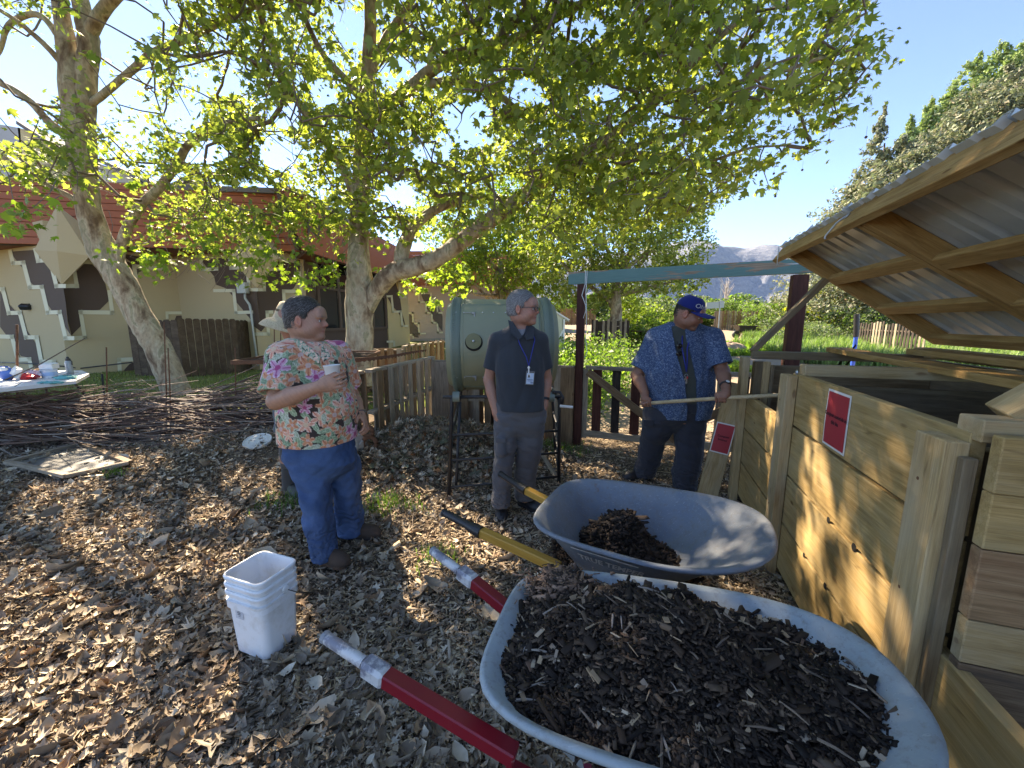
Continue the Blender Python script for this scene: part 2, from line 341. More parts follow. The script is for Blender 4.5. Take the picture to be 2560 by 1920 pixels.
for i in range(260):                    # twigs on the floor
    x, y = view_dense(1, .9, 5.5, 1.1); x = float(x[0]); y = float(y[0])
    if not notbin(np.array([x]), np.array([y]))[0]: continue
    L = random.uniform(.08, .35); a = random.uniform(0, 6.3); q = []
    for k in range(4): xx = x+math.cos(a)*L*(k/3-.5)+random.gauss(0, .012); yy = y+math.sin(a)*L*(k/3-.5)+random.gauss(0, .012); q.append((xx, yy, float(gz(xx, yy))+.022+random.uniform(0, .015)))
    mb.tube(q, [.004, .0035, .003, .0015], 5)
tag(build('fallen_twigs', mb, simple('twig_bark', (.22, .17, .13), .9, var=.4)), 'thin broken twigs lying on the wood chips', 'twigs', kind='stuff')
# tufts of fresh grass
for (u, v, n, s, lab) in ((965, 1265, 130, .10, 'fresh green grass tuft on the wood chips to the right of the blue jeans'), (722, 1262, 90, .09, 'fresh green grass tuft at the boot of the man in the straw hat'), (285, 1190, 26, .04, 'few long grass blades at the corner of the screen frame'), (1400, 1120, 130, .13, 'low green weeds growing beneath the right end of the drum'), (1090, 1395, 40, .07, 'sparse grass tuft beside the upper red handle')):
    c0 = gray(u, v); P = c0+np.c_[RNG.normal(0, s, (n, 2))*[1.4, 1], np.zeros(n)]; P[:, 2] = gz(P[:, 0], P[:, 1])
    tag(grassy('grass_tuft', P, .10, GRASS, 3, .005, .9, [(.10, .19, .035), (.14, .24, .05), (.08, .14, .03)]), lab, 'grass', kind='stuff')
# ---------------- mountains ----------------
t = MT('hazy_mountain_rock', .95, spec=.05); n1 = t.noise(.0022, 8, .65); n2 = t.noise(.012, 8, .7); z = t.N('SeparateXYZ'); t.L(t.co.outputs['Object'], z.inputs[0])
c = t.ramp(n2, [(.35, (.15, .165, .20)), (.55, (.21, .22, .245)), (.7, (.28, .275, .28))]); h = t.math('MULTIPLY_ADD', z.outputs[2], 1/1650., 0.); h2 = t.math('ADD', h, t.math('MULTIPLY_ADD', n2, 1.1, -.60))  # blue-grey rock tones, with part of the distance haze put into the colour
t.base(t.mix(c, (.8, .8, .82), t.ramp(h2, [(.97, 0.), (1.03, 1.)]))); t.bump(n2, 1., 30); MOUNT = t.m
def ridge(name, y0, dep, x0, x1, hf, m, nx=240, ny=60):
    xs = np.linspace(x0, x1, nx); ys = np.linspace(0, 1, ny); X, Yt = np.meshgrid(xs, ys)
    def fb(x, y, s):
        r = 0
        for k in range(6): a = s*1.9**k; r = r+np.abs(np.sin(x*a+1.7*np.sin(y*a*.8+k)+k*2.1)*np.cos(y*a*1.1+1.3*np.sin(x*a*.7)+k))*.55**k
        return r/2
    sp = np.sin(np.clip(Yt*1.15, 0, 1)*np.pi*.5)**1.25; er = 1-fb(X, Yt*dep, 1/900.); Hh = hf(X)*(sp-.10*er*sp-.9*er*sp*(1-sp))
    V = np.stack([X, y0+Yt*dep, Hh-2], 2).reshape(-1, 3); i = (np.arange(ny-1)[:, None]*nx+np.arange(nx-1)[None]).ravel()
    return tag(link(name, npmesh(name, V, np.stack([i, i+1, i+nx+1, i+nx], 1), smooth=True), m), kind='structure')
def mh(X):
    u = 1280+FPX*X/8000*1.0; xp = np.array([-3000, 400, 1300, 1560, 1700, 1770, 1850, 1905, 1960, 2010, 2100, 2300, 2700, 5000]); hp = np.array([500, 500, 560, 650, 745, 700, 700, 712, 745, 715, 690, 650, 560, 400]); return np.interp(u, xp, hp)*2.12+12*np.sin(X/90.)+18*np.sin(X/230.+1)
ridge('mountain', 5200, 2800, -6500, 9500, mh, MOUNT, 520, 90)
ridge('hills', 2400, 900, -4000, 5200, lambda X: 80+24*np.sin(X/700.+1)+18*np.sin(X/260.)+np.clip((X-200)/1200, 0, 1)*50, simple('dry_hill', (.31, .285, .29), .95, var=.3, scale=.02), 200, 30)
tag(sheet('garden_soil', np.arange(-1.2, 26, .5), np.arange(5.4, 60, .5), lambda x, y: .006+.012*np.sin(x*5)*np.sin(y*3)+gzall(x, y)*(y > 8)+gz(x, y)*(y <= 8)+G2(x, y)*(y <= 8)+.012, simple('dry_soil', (.27, .205, .14), .95, var=.25, scale=6, bump=.5)), kind='structure')

# the air between here and the mountains
t = MT('haze_air'); nt_ = t.nt; nt_.nodes.remove(t.b); pv_ = nt_.nodes.new('ShaderNodeVolumePrincipled'); pv_.inputs['Color'].default_value = (.42, .62, 1, 1); pv_.inputs['Density'].default_value = 1.3e-5; pv_.inputs['Anisotropy'].default_value = .2; nt_.links.new(pv_.outputs[0], nt_.nodes['Material Output'].inputs['Volume'])
hz_ = build('haze', MB().box((0, 3000, 1000), (19400, 12300, 2012)), t.m); tag(hz_, kind='stuff', label='thin pale air that fades the distant mountains to blue')
S.cycles.volume_bounces = 0
# ---------------- the building with its painted zigzags ----------------
TAN = simple('tan_stucco', (.50, .40, .235), .9, var=.05, scale=40, bump=.35); TANL = simple('yellow_stucco', (.62, .50, .27), .9, var=.05, scale=40, bump=.35); ROSE = simple('rose_stucco', (.50, .40, .33), .9, var=.05, scale=40, bump=.35)
BRN = simple('brown_paint', (.095, .062, .045), .8, var=.1, scale=40); CREAM = simple('cream_paint', (.70, .66, .47), .7, var=.05); SHADE = simple('ochre_paint', (.44, .36, .23), .85, var=.05, scale=30)
REDP = simple('red_board_paint', (.36, .10, .035), .65, var=.12, scale=8); GLASSD = MT('dark_window_glass', .06, spec=.6).base((.015, .02, .02)).m; ROOFM = simple('grey_roofing', (.16, .15, .145), .9)
bl = thing('building', 'tan building with brown stepped mural and red board fascia behind the two plane trees', 'building', (-10, 12.5, 0))
V1 = np.array([-21., 14.6]); PR1 = at(168, 900, 11.4)[:2]; VA = at(468, 900, 13.7)[:2]; PR2 = at(648, 900, 12.6)[:2]; VB = at(778, 900, 14.3)[:2]; VC = np.array([-6.55, 24.6])
def wall(name, a, b, h, m, parent, t=.15, z0=-.1):
    a = np.r_[a, z0]; b = np.r_[b, z0]; n = nrm(np.cross(b-a, (0, 0, 1)));  n = n if n@np.array([1, -1, 0]) < 0 or True else -n
    n = n*(1 if n[1] > 0 else -1)
    return build(name, MB().prism([a, b, b+[0, 0, h-z0], a+[0, 0, h-z0]], n*t), m, parent)
segs = {'A': (V1, PR1), 'B': (PR1, VA), 'C': (VA, PR2), 'D': (PR2, VB), 'E': (VB, VC)}
for k, (a, b) in segs.items(): wall('wall', a, b, 4.35 if k != 'E' else 4.6, TAN if k != 'E' else BRN, bl)
def pl(k): a, b = segs[k]; a3 = np.r_[a, 0.]; n = nrm(np.cross(np.r_[b-a, 0], (0, 0, 1))); n = n*(-1 if n[1] > 0 else 1); return a3, n
def paint(name, k, polys, m, lift, parent=bl):
    p, n = pl(k); mb = MB()
    if n@(np.r_[0, 0, 1.55]-p) < 0: n = -n
    for poly in polys: mb.add([onp(u, v, p+n*lift, n) for u, v in poly], [tuple(range(len(poly)))])
    return build(name, mb, m, parent)
r1 = lambda *a: [(x/4.366, 620+y/4.366) for x, y in a]
r2 = lambda *a: [(480+x/4.366, 620+y/4.366) for x, y in a]
def band(pts, w_):                      # a stepped cream line of even width, as quads
    out = []
    for i in range(len(pts)-1):
        (a, b), (c, d) = pts[i], pts[i+1]; L = math.hypot(c-a, d-b); ux, uy = (c-a)/L, (d-b)/L; nx, ny = -uy*w_/2, ux*w_/2; e = w_/2
        out.append([(a-ux*e+nx, b-uy*e+ny), (c+ux*e+nx, d+uy*e+ny), (c+ux*e-nx, d+uy*e-ny), (a-ux*e-nx, b-uy*e-ny)])
    return out
# face A (left of the first prow): big brown step diagonal
f = r1((110, 40), (385, 20), (400, 110), (500, 160), (560, 250), (600, 385), (690, 430), (712, 560), (728, 700), (745, 850), (775, 955), (690, 830), (665, 760), (560, 690), (470, 560), (440, 450), (330, 380), (270, 240), (215, 185))
paint('brown_mural', 'A', [f], BRN, .012)
paint('brown_mural', 'A', [r1((0, 470), (40, 540), (80, 600), (200, 720), (265, 860), (330, 960), (420, 1080), (455, 1210), (640, 1370), (560, 1420), (440, 1420), (330, 1200), (230, 1180), (150, 1050), (90, 980), (0, 860))], BRN, .012)
for pts in (r1((110, 40), (140, 165), (255, 160), (325, 430), (455, 425), (520, 705), (650, 700), (715, 985), (790, 985)), r1((385, 20), (415, 140), (545, 130), (615, 415), (695, 415)), r1((-20, 450), (30, 450), (95, 710), (215, 705), (285, 975), (400, 975), (450, 1240), (590, 1245), (625, 1400)), r1((-20, 965), (130, 970), (195, 1220), (320, 1215), (345, 1330))):
    paint('cream_stripe', 'A', band(pts, 10), CREAM, .02)
for tri in (r1((120, 60), (210, 180), (135, 140)), r1((500, 165), (555, 160), (580, 240)), r1((310, 350), (360, 400), (315, 405)), r1((495, 580), (565, 680), (515, 680)), r1((695, 850), (780, 958), (715, 960))): paint('ochre_mural', 'A', [tri], SHADE, .016)
# face B
paint('brown_mural', 'B', [r1((690, 430), (845, 435), (825, 260), (920, 175), (1005, 180), (1060, 230), (1150, 390), (1190, 575), (1090, 675), (865, 690), (885, 850), (780, 955), (745, 800), (718, 600))], BRN, .012)
for q_ in (r1((1340, 60), (1600, 110), (1590, 180), (1560, 235), (1490, 300), (1440, 330), (1350, 200)), r1((1320, 1370), (1410, 1270), (1475, 1240), (1475, 1360)), r1((1980, 685), (2050, 612), (2080, 580), (2110, 615), (2160, 690)), r1((1925, 740), (2100, 730), (2183, 740), (2183, 800), (1900, 800))): paint('brown_mural', 'B', [q_], BRN, .012)
for pts in (r1((690, 415), (840, 415), (790, 135), (1000, 155)), r1((770, 985), (925, 978), (880, 700), (1225, 705), (1195, 480)), r1((1490, 400), (1465, 200), (1760, 225)), r1((1310, 1375), (1300, 1220), (1470, 1215))): paint('cream_stripe', 'B', band(pts, 10), CREAM, .02)
paint('cream_stripe', 'B', band(r1((1825, 760), (1822, 708), (2072, 708), (2052, 480), (2075, 480), (2100, 708), (2183, 708)), 7), CREAM, .03)
# prow 2: faces C (left) and D (right)
paint('brown_mural', 'C', [r2((100, 130), (410, 100), (425, 160), (480, 240), (545, 240), (605, 320), (625, 430), (700, 440), (715, 600), (755, 915), (670, 850), (640, 780), (590, 720), (545, 670), (480, 590), (450, 530), (370, 440), (260, 400), (240, 310), (160, 210))], BRN, .012)
paint('brown_mural', 'D', [r2((700, 440), (790, 440), (800, 320), (850, 240), (940, 150), (1000, 110), (1180, 130), (1185, 300), (1110, 440), (1000, 500), (1000, 680), (830, 720), (815, 840), (755, 915))], BRN, .012)
for pts in (r2((100, 140), (112, 235), (270, 230)), r2((250, 465), (455, 465), (480, 705), (650, 700)), r2((412, 100), (425, 220), (600, 215), (625, 455), (702, 455)), r2((690, 940), (760, 940))): paint('cream_stripe', 'C', band(pts, 8), CREAM, .02)
for pts in (r2((702, 455), (790, 455), (780, 235), (980, 230), (970, 120)), r2((750, 940), (835, 938), (820, 700), (980, 695)), r2((1005, 560), (1000, 470), (1190, 475), (1170, 270))): paint('cream_stripe', 'D', band(pts, 8), CREAM, .02)
for k, tri in (('C', r2((490, 600), (560, 680), (495, 680))), ('C', r2((550, 245), (600, 240), (605, 310))), ('D', r2((790, 245), (870, 240), (800, 310))), ('D', r2((1020, 500), (1090, 500), (1020, 540)))): paint('ochre_mural', k, [tri], SHADE, .016)
# face E: brown wall with the big window, yellow end panel with steps
pe, ne = pl('E')
if ne[0] < 0: ne = -ne
def E3(u, v, l=0.): return onp(u, v, pe+ne*l, ne)
def rectE(name, u0, u1, z0, z1, t, m, parent, l=0.):
    a = E3(u0, 800, l); b = E3(u1, 800, l); a[2] = b[2] = z0; return build(name, MB().prism([a, b, b+[0, 0, z1-z0], a+[0, 0, z1-z0]], ne*t), m, parent)
wn = rectE('window', 798, 962, 1.30, 4.1, .03, GLASSD, bl)
FRB = simple('brown_window_frame', (.10, .066, .046), .6)
for (u0, u1, z0, z1) in ((794, 966, 1.22, 1.32), (794, 966, 2.82, 2.92), (794, 800, 1.32, 4.1), (846, 851, 1.32, 4.1), (895, 899, 1.32, 4.1), (930, 933, 1.32, 4.1), (961, 966, 1.32, 4.1)): rectE('frame', u0, u1, z0, z1, .08, FRB, wn)
q = rectE('yellow_wall', 968, 1021, -.1, 4.6, .05, TANL, bl)
r4 = lambda *a: [(900+x/3.687, 560+y/3.687) for x, y in a]
paint('brown_mural', 'E', [r4((235, 655), (330, 540), (370, 680), (385, 800), (425, 960), (385, 870), (350, 810), (300, 760), (260, 690))], BRN, .07)
for q_ in (r4((235, 668), (292, 665), (305, 810), (378, 805), (390, 942), (432, 940)), r4((360, 530), (372, 675), (420, 675)), r4((255, 1085), (315, 1082), (315, 1120))): paint('cream_stripe', 'E', band(q_, 5), CREAM, .08)
# fascia: long red boards on a raised band that the prows cut through
def fascia_line(z, inset): 
    P = [at(-260, 620, 10.9), at(300, 620, 11.5), at(720, 620, 12.2)]; return [np.array([p[0], p[1]+inset, z]) for p in P]
fa0 = np.array([-20.5, 10.3]); fa1 = np.array([-6.4, 12.65]); fdir = nrm(np.r_[fa1-fa0, 0]); fn = np.array([fdir[1], -fdir[0], 0]); L = float(np.linalg.norm(fa1-fa0)); zb, zt = 3.72, 5.62
for i in range(9):
    h = (zt-zb)/9; z = zb+h*(i+.5); o = -fn*(.05+.055*i); x = 0.
    a = np.r_[fa0, z]+o; b = np.r_[fa1, z]+o
    board('plank', a, b, .028, h-.012, REDP, bl, up=nrm(np.array([0, 0, 1.])-fn*.25))
build('fascia_backing', MB().prism([np.r_[fa0, zb]-fn*.12, np.r_[fa1, zb]-fn*.12, np.r_[fa1, zt]-fn*.58, np.r_[fa0, zt]-fn*.58], -fn*.2), BRN, bl)
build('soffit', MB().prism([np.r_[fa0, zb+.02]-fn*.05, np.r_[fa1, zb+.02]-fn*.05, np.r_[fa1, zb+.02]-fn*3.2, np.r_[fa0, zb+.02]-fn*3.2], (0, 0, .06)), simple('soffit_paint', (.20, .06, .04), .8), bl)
# returning fascia above the window wall
ra, rb = np.array([-6.4, 12.35]), np.array([-5.7, 24.9]); rn = np.array([1., 0, 0])
for i in range(9):
    h = (zt-zb)/9; z = zb+h*(i+.5); board('plank', np.r_[ra, z]-rn*(.05*i), np.r_[rb, z]-rn*(.05*i), .028, h-.012, REDP, bl)
build('fascia_backing', MB().prism([np.r_[ra, zb]-rn*.1, np.r_[rb, zb]-rn*.1, np.r_[rb, zt]-rn*.6, np.r_[ra, zt]-rn*.6], -rn*.1), BRN, bl)
# diamond prows in front of the fascia
for (ub, vb, ul, vl, ur, vr, ut, vt, yb, tip) in ((142, 628, 86, 625, 225, 640, 142, 512, 10.7, (154, 712)), (634, 655, 575, 643, 697, 647, 640, 560, 11.6, (641, 720))):
    c_ = at(ub, vb, yb+.38); l_ = at(ul, vl, yb+.62); r_ = at(ur, vr, yb+.62); t_ = at(ut, vt, yb+.62); d_ = None
    build('prow', MB().add([l_, c_, t_, r_, l_+[0, 1.2, 0], r_+[0, 1.2, 0], at(tip[0], tip[1], yb+.6)], [(0, 1, 2), (1, 3, 2), (0, 2, 4), (2, 3, 5), (0, 6, 1), (1, 6, 3)]), TAN, bl)
# flat roof and the cream clerestory behind it
build('roof', MB().prism([(-22, 11.2, 5.5), (-6.6, 12.9, 5.5), (-6.3, 25, 5.5), (-22, 25, 5.5)], (0, 0, .15)), ROOFM, bl)
CL = simple('pale_stucco', (.52, .46, .36), .9, var=.05)
for poly, m in (([(-60, 450), (60, 450), (50, 320), (-60, 300)], simple('grey_clerestory_paint', (.42, .42, .40), .8)), ([(58, 450), (180, 462), (165, 395), (100, 335), (44, 318)], TANL), ([(245, 470), (420, 485), (350, 455), (300, 425), (250, 410)], CL), ([(395, 484), (620, 500), (560, 470), (470, 452)], CL)):
    P = [at(u, v, 16.) for u, v in poly]; build('clerestory', MB().prism(P, (0, 1.2, 0)), m, bl)
for (a, b) in (((40, 310), (180, 400)), ((245, 405), (420, 482)), ((400, 478), (470, 448)), ((470, 448), (620, 498))): build('roof_edge', MB().prism([at(*a, 15.8), at(*b, 15.8), at(b[0], b[1]-9, 15.8), at(a[0], a[1]-9, 15.8)], (0, 1.6, 0)), ROOFM, bl)
# far wing
fw = thing('building_wing', 'far pinkish building wing with white stepped stripes behind the green drum', 'building', (-7, 27, 0))
pf = np.array([0, 27., 0]); nf = np.array([0, -1., 0])
def FW(u, v, l=0.): return onp(u, v, pf+nf*l, nf)
build('wall', MB().prism([FW(1005, 850), FW(1330, 840), FW(1330, 640), FW(1005, 640)], (0, .3, 0)), ROSE, fw)
for i in range(8):
    z0 = 4.05+i*.28; a = FW(1000, 700, .9-.05*i); a[2] = z0; b = FW(1330, 700, .9-.05*i); b[2] = z0; board('plank', a, b, .03, .265, REDP, fw)
build('plinth', MB().prism([FW(1005, 862, .05), FW(1330, 850, .05), FW(1330, 838, .05), FW(1005, 848, .05)], (0, .05, 0)), simple('grey_plinth', (.35, .32, .28), .9), fw)
def FWp(polys, m, l, nm='cream_stripe'):
    mb = MB()
    for P in polys: mb.add([FW(u, v, l) for u, v in P], [tuple(range(len(P)))])
    build(nm, mb, m, fw)
GB = simple('grey_brown_paint', (.13, .105, .09), .8)
for q_ in (r4((560, 640), (640, 650), (660, 720), (720, 760), (760, 850), (760, 990), (720, 940), (690, 900), (640, 820), (600, 740)), r4((425, 810), (480, 850), (500, 920), (535, 960), (540, 1050), (440, 1020))): FWp([q_], GB, .02, 'brown_mural')
FWp(band(r4((475, 575), (480, 615), (540, 615), (545, 720), (605, 720), (610, 820), (660, 820), (665, 910), (712, 910), (720, 1000), (760, 1000)), 4), CREAM, .04)
for q_ in (r4((655, 640), (660, 725), (710, 725), (715, 820), (755, 820)), r4((430, 820), (485, 820), (490, 915), (540, 915), (545, 1010), (600, 1010)), r4((440, 1022), (490, 1022), (490, 1050))): FWp(band(q_, 4), CREAM, .04)
# dark wooden enclosure
en = thing('wooden_enclosure', 'low dark brown board enclosure against the mural wall behind the leaning plane trunk', 'enclosure', (-9.5, 11.5, 0))
def run(a, b, n, h, m, parent, w_=.02, gap=.012, z0=0., jag=.0, nm='plank', dogear=False):
    a = np.asarray(a, float); b = np.asarray(b, float)
    for i in range(n):
        p = a+(b-a)*(i+.5)/n; W = np.linalg.norm(b-a)/n-gap; hh = h+random.uniform(-jag, jag); z = z0+(p[2] if len(p) > 2 else 0)
        if dogear:
            d = nrm(np.r_[(b-a)[:2], 0]); nn = np.array([-d[1], d[0], 0]); e = W*.22; P = [p+d*x+np.array([0, 0, zz]) for x, zz in ((-W/2, 0), (W/2, 0), (W/2, hh-e), (W/2-e, hh), (-W/2+e, hh), (-W/2, hh-e))]
            build(nm, MB().prism(P, nn*w_), m, parent)
        else: board(nm, (p[0], p[1], z), (p[0], p[1], z+hh), w_, W, m, parent, up=nrm(np.r_[(b-a)[:2], 0]))
eA = np.r_[gnd(330, 938)[:2], 0]; eA = np.r_[at(332, 900, 11.3)[:2], 0]; eB = np.r_[at(455, 900, 10.9)[:2], 0]; eC = np.r_[at(600, 900, 11.9)[:2], 0]
run(eA, eB, 7, 1.62, W_SHED, en, dogear=True, jag=.01); run(eB, eC, 8, 1.66, W_SHED, en, dogear=True, jag=.015); run(eC, eC+[-.3, 1.3, 0], 5, 1.62, W_SHED, en, dogear=True)
# small wall things
lt = thing('wall_light', 'small dark wedge shaped lamp on the mural wall left of the leaning trunk', 'light', at(72, 769, 11.6))
p0 = onp(72, 769, *pl('A')); build('lamp_housing', MB().box(p0+[.02, -.09, .02], (.26, .18, .16), M=Euler((.5, 0, .35)).to_matrix(), b=.03), BLACK, lt)
bx = thing('electrical_box', 'pale grey meter box with a bent conduit running down the second mural prow', 'electrical box', at(608, 720, 12.7))
pc, nc = pl('C'); P = lambda u, v, l=.12: onp(u, v, pc+(nc if nc[1] < 0 else -nc)*l, nc)
GREYM = simple('pale_grey_metal', (.42, .45, .42), .5, .2); q = P(607, 720); build('cabinet', MB().box(q, (.34, .16, .34), M=Euler((0, 0, -.2)).to_matrix(), b=.015), GREYM, bx)
build('conduit', MB().tube([P(612, 732), P(613, 746), P(624, 762), P(628, 780), P(633, 830), P(645, 915)], .035, 8), GREYM, bx, smooth=True)
hs = thing('garden_hose', 'thin dark hose line hanging along the base of the mural wall', 'hose', at(200, 905, 11.4)); pa = pl('A')
build('hose', MB().tube([onp(-30, 905, pa[0]+[0, -.1, 0], pa[1]), onp(60, 908, pa[0]+[0, -.1, 0], pa[1]), onp(160, 916, pa[0]+[0, -.1, 0], pa[1])]+[at(u, v, 11.6) for u, v in ((200, 921), (260, 914), (330, 906))], .018, 6), BLACK, hs, smooth=True)
# ---------------- compost bins ----------------
TH = math.radians(18.6); AX = np.array([math.sin(TH), math.cos(TH), 0]); BX = np.array([math.cos(TH), -math.sin(TH), 0]); OB = np.array([1.6108, 2.1716, 0.])
def W3(a, b, z): return OB+AX*a+BX*b+np.array([0, 0, z])
cb = thing('compost_bin', 'three bay timber compost bin with horizontal front boards and a propped metal lid', 'compost bin', W3(0, .6, 0))
ZUP = (0, 0, 1); DEP = 1.18
def brd(nm, a0, b0, z0, a1, b1, z1, w_, t_, m, up=ZUP, par=cb): return board(nm, W3(a0, b0, z0), W3(a1, b1, z1), w_, t_, m, par, up=up)
posts = [(-1.185, 1.235), (0.06, 1.25), (1.12, 1.265)]
for a, zt_ in posts:
    brd('post', a, -.028, -.1, a, -.028, zt_, .052, .125, W_POST, up=AX)
    brd('inner_post', a+.03, .085, -.1, a+.03, .085, zt_-.035, .085, .06, W_IN, up=AX)
# front boards, slid behind the posts
for (a0, a1, rows) in ((-1.235, .09, [(1.115, .298), (.812, .290), (.515, .290), (.220, .288)]), (.10, 1.14, [(.815, .285), (.522, .286), (.225, .286)]), (-2.9, -1.20, [(.49, .285), (.195, .29)])):
    for z, h in rows: brd('front_board', a0, .019, z, a1, .019, z, .036, h-.006, W_NEW)
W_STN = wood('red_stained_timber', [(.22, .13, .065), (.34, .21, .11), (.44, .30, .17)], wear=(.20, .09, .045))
# dividers running back
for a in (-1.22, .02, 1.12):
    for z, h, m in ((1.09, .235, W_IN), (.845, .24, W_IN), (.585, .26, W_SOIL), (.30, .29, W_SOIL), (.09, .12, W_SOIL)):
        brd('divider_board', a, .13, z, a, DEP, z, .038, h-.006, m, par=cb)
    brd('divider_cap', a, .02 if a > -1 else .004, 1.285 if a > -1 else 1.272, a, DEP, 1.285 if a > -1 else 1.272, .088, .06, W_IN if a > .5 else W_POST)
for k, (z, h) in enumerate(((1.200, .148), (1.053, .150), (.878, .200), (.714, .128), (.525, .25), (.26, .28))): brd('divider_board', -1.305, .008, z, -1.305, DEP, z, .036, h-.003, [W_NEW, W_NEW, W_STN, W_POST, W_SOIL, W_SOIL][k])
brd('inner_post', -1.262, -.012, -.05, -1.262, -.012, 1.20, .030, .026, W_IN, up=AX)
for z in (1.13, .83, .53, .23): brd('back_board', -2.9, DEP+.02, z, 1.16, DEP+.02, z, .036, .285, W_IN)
brd('back_rail', -2.9, DEP-.03, 1.33, 1.2, DEP-.03, 1.33, .09, .07, W_POST)
brd('batten', 1.03, .11, .8, 1.03, .11, 1.24, .045, .04, W_POST, up=AX); brd('batten', .98, .14, .1, .98, .14, 1.22, .02, .03, W_IN, up=AX)
# compost soil inside
t = MT('dark_compost', .95, spec=.2); n_ = t.noise(25, 6, .7); t.base(t.ramp(n_, [(.3, (.012, .009, .007)), (.6, (.035, .025, .018)), (.8, (.07, .05, .035))])); t.bump(n_, 1., .02); COMP = t.m
for (a0, a1, z) in ((-1.2, 0, .75), (.04, 1.1, .5), (-2.9, -1.3, .12)):
    na, nb = 24, 20; A_, B_ = np.meshgrid(np.linspace(a0, a1, na), np.linspace(.05, DEP, nb)); Z_ = z+.1*np.sin(A_*3)*np.cos(B_*4)+RNG.normal(0, .012, A_.shape); V = OB+A_[..., None]*AX+B_[..., None]*BX+Z_[..., None]*np.array([0, 0, 1]); i = (np.arange(nb-1)[:, None]*na+np.arange(na-1)[None]).ravel()
    o = link('compost', npmesh('compost', V.reshape(-1, 3)-org(cb), np.stack([i, i+1, i+na+1, i+na], 1)), COMP, cb); o['kind'] = 'stuff'
# loose planks across the top
for (nm, p, q, w_, t_, lab) in (('loose_plank', W3(1.22, .63, 1.335), W3(-1.25, .60, 1.30), .14, .036, 'flat timber plank lying across the bin dividers nearer the front'), ('loose_plank', W3(.98, 1.02, 1.345), W3(-1.3, .98, 1.345), .14, .04, 'thick timber plank lying across the bin dividers below the lid hinge')):
    o = board(nm, p, q, w_, t_, W_LID); tag(o, lab, 'plank')
# lid
LS = math.atan2(.67, .98); fz_ = lambda b: 2.06-.684*(b-.22); LD = nrm(BX*math.cos(LS)+np.array([0, 0, -math.sin(LS)])); LN = nrm(np.cross(LD, AX)); LN = LN if LN[2] > 0 else -LN
def LP(a, s, h=0.): return W3(a, .22, 2.06)+AX*a*0+LD*s+LN*h          # s metres down the slope from the front edge
LL = 1.19; t2 = .045
def lb(nm, a0, s0, a1, s1, w_, t_, m, h=0., up=None): return board(nm, LP(a0, s0, h), LP(a1, s1, h), w_, t_, m, cb, up=LN if up is None else up)
lb('fascia_board', 1.45, -.022, .24, -.022, .040, .125, W_LID, .05); lb('fascia_board', .24, -.024, -3.3, -.024, .040, .145, W_LID, .06)
for a in (1.16, .05, -1.15, -2.3): lb('rafter', a, .0, a, LL, .042, .10, W_LID, .05)
lb('rafter', .10, .0, .10, LL, .042, .10, W_LID, .05)
for (a0, a1, ss) in ((1.14, .12, (.36, .76)), (.03, -1.13, (.40, .80)), (-1.17, -2.28, (.36, .76))):
    for s in ss: lb('purlin', a0, s, a1, s, .085, .042, W_LID, .02)
lb('hinge_rail', 1.2, LL-.03, -3.3, LL-.03, .09, .045, W_LID, .03)
# ribbed sheets: one per panel
t = MT('galvanised_sheet', .5, .25, .5); n_ = t.noise(3, 5, .6); t.base(t.ramp(n_, [(.3, (.44, .48, .48)), (.7, (.60, .64, .63))])); t.rough(t.ramp(t.noise(14, 4), [(.3, .38), (.7, .6)])); GALV = t.m
ML = LP(0, 0)-LP(0, 0)
def ribs(a0, a1, h0):
    pr = []; a = a0; k = 0
    while a > a1:
        for da, h in ((0, 0), (.09, 0), (.100, .014), (.118, .014), (.128, 0)) if k % 2 else ((0, 0), (.05, 0), (.066, .032), (.098, .032), (.114, 0)): pr.append((a-da, h))
        a -= .135 if k % 2 else .125; k += 1
    V = []; 
    for s in (-.075, LL+.06):
        for (aa, h) in pr: V.append(LP(aa, s, h0+h+.004*math.sin(aa*9)))
    m_ = len(pr); Vt = np.array(V); F = [(i, i+1, m_+i+1, m_+i) for i in range(m_-1)]; V2 = Vt+LN*.0025
    return MB().add(np.vstack([Vt, V2]), F+[tuple(2*m_+j for j in f[::-1]) for f in F]+[(i, 2*m_+i, 2*m_+i+1, i+1) for i in range(m_-1)])
for k, (a0, a1) in enumerate(((1.42, .32), (.36, -.74), (-.70, -1.80), (-1.76, -2.86))): build('roof_sheet', ribs(a0, a1, .104+.004*(k % 2)), GALV, cb)
# hook and eye on the front edge
hk = build('hook', MB().tube([LP(.24, -.05, .07), LP(.24, -.055, .06), LP(.25, -.065, .02), LP(.27, -.06, -.05), LP(.275, -.055, -.065), LP(.26, -.05, -.07)], .005, 6).tube([LP(.24, -.05, .07)+AX*.018*math.cos(t_)+LN*.018*math.sin(t_) for t_ in np.linspace(0, 6.2, 12)], .004, 6), STEEL, cb, smooth=True)
# props
brd('prop', 1.17, .03, 1.31, 1.19, .53, 1.93, .042, .085, W_IN, up=AX)
brd('prop', -1.16, .12, 1.285, -1.30, .75, 1.95, .09, .10, W_POST, up=AX)
for (a, b, z) in ((.10, -.025, 1.29),): build('bolt', MB().lathe([(0, .008), (.009, .007), (.016, 0)], W3(.02, -.001, 1.27)-BX*.003-AX*.0, 10, M=frame(-BX)[:, [1, 2, 0]]), STEEL, cb)
# knots and dark bolt holes in the front boards
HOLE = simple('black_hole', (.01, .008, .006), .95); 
for (a, z, r) in ((-.55, .665, .012), (-.78, .665, .014), (-.35, .37, .010), (-.60, .37, .012)): build('knot_hole', MB().lathe([(0, .002), (r, .002), (r*1.3, 0)], W3(a, -.0, z)-BX*.001, 10, M=frame(-BX)[:, [1, 2, 0]]), HOLE, cb)
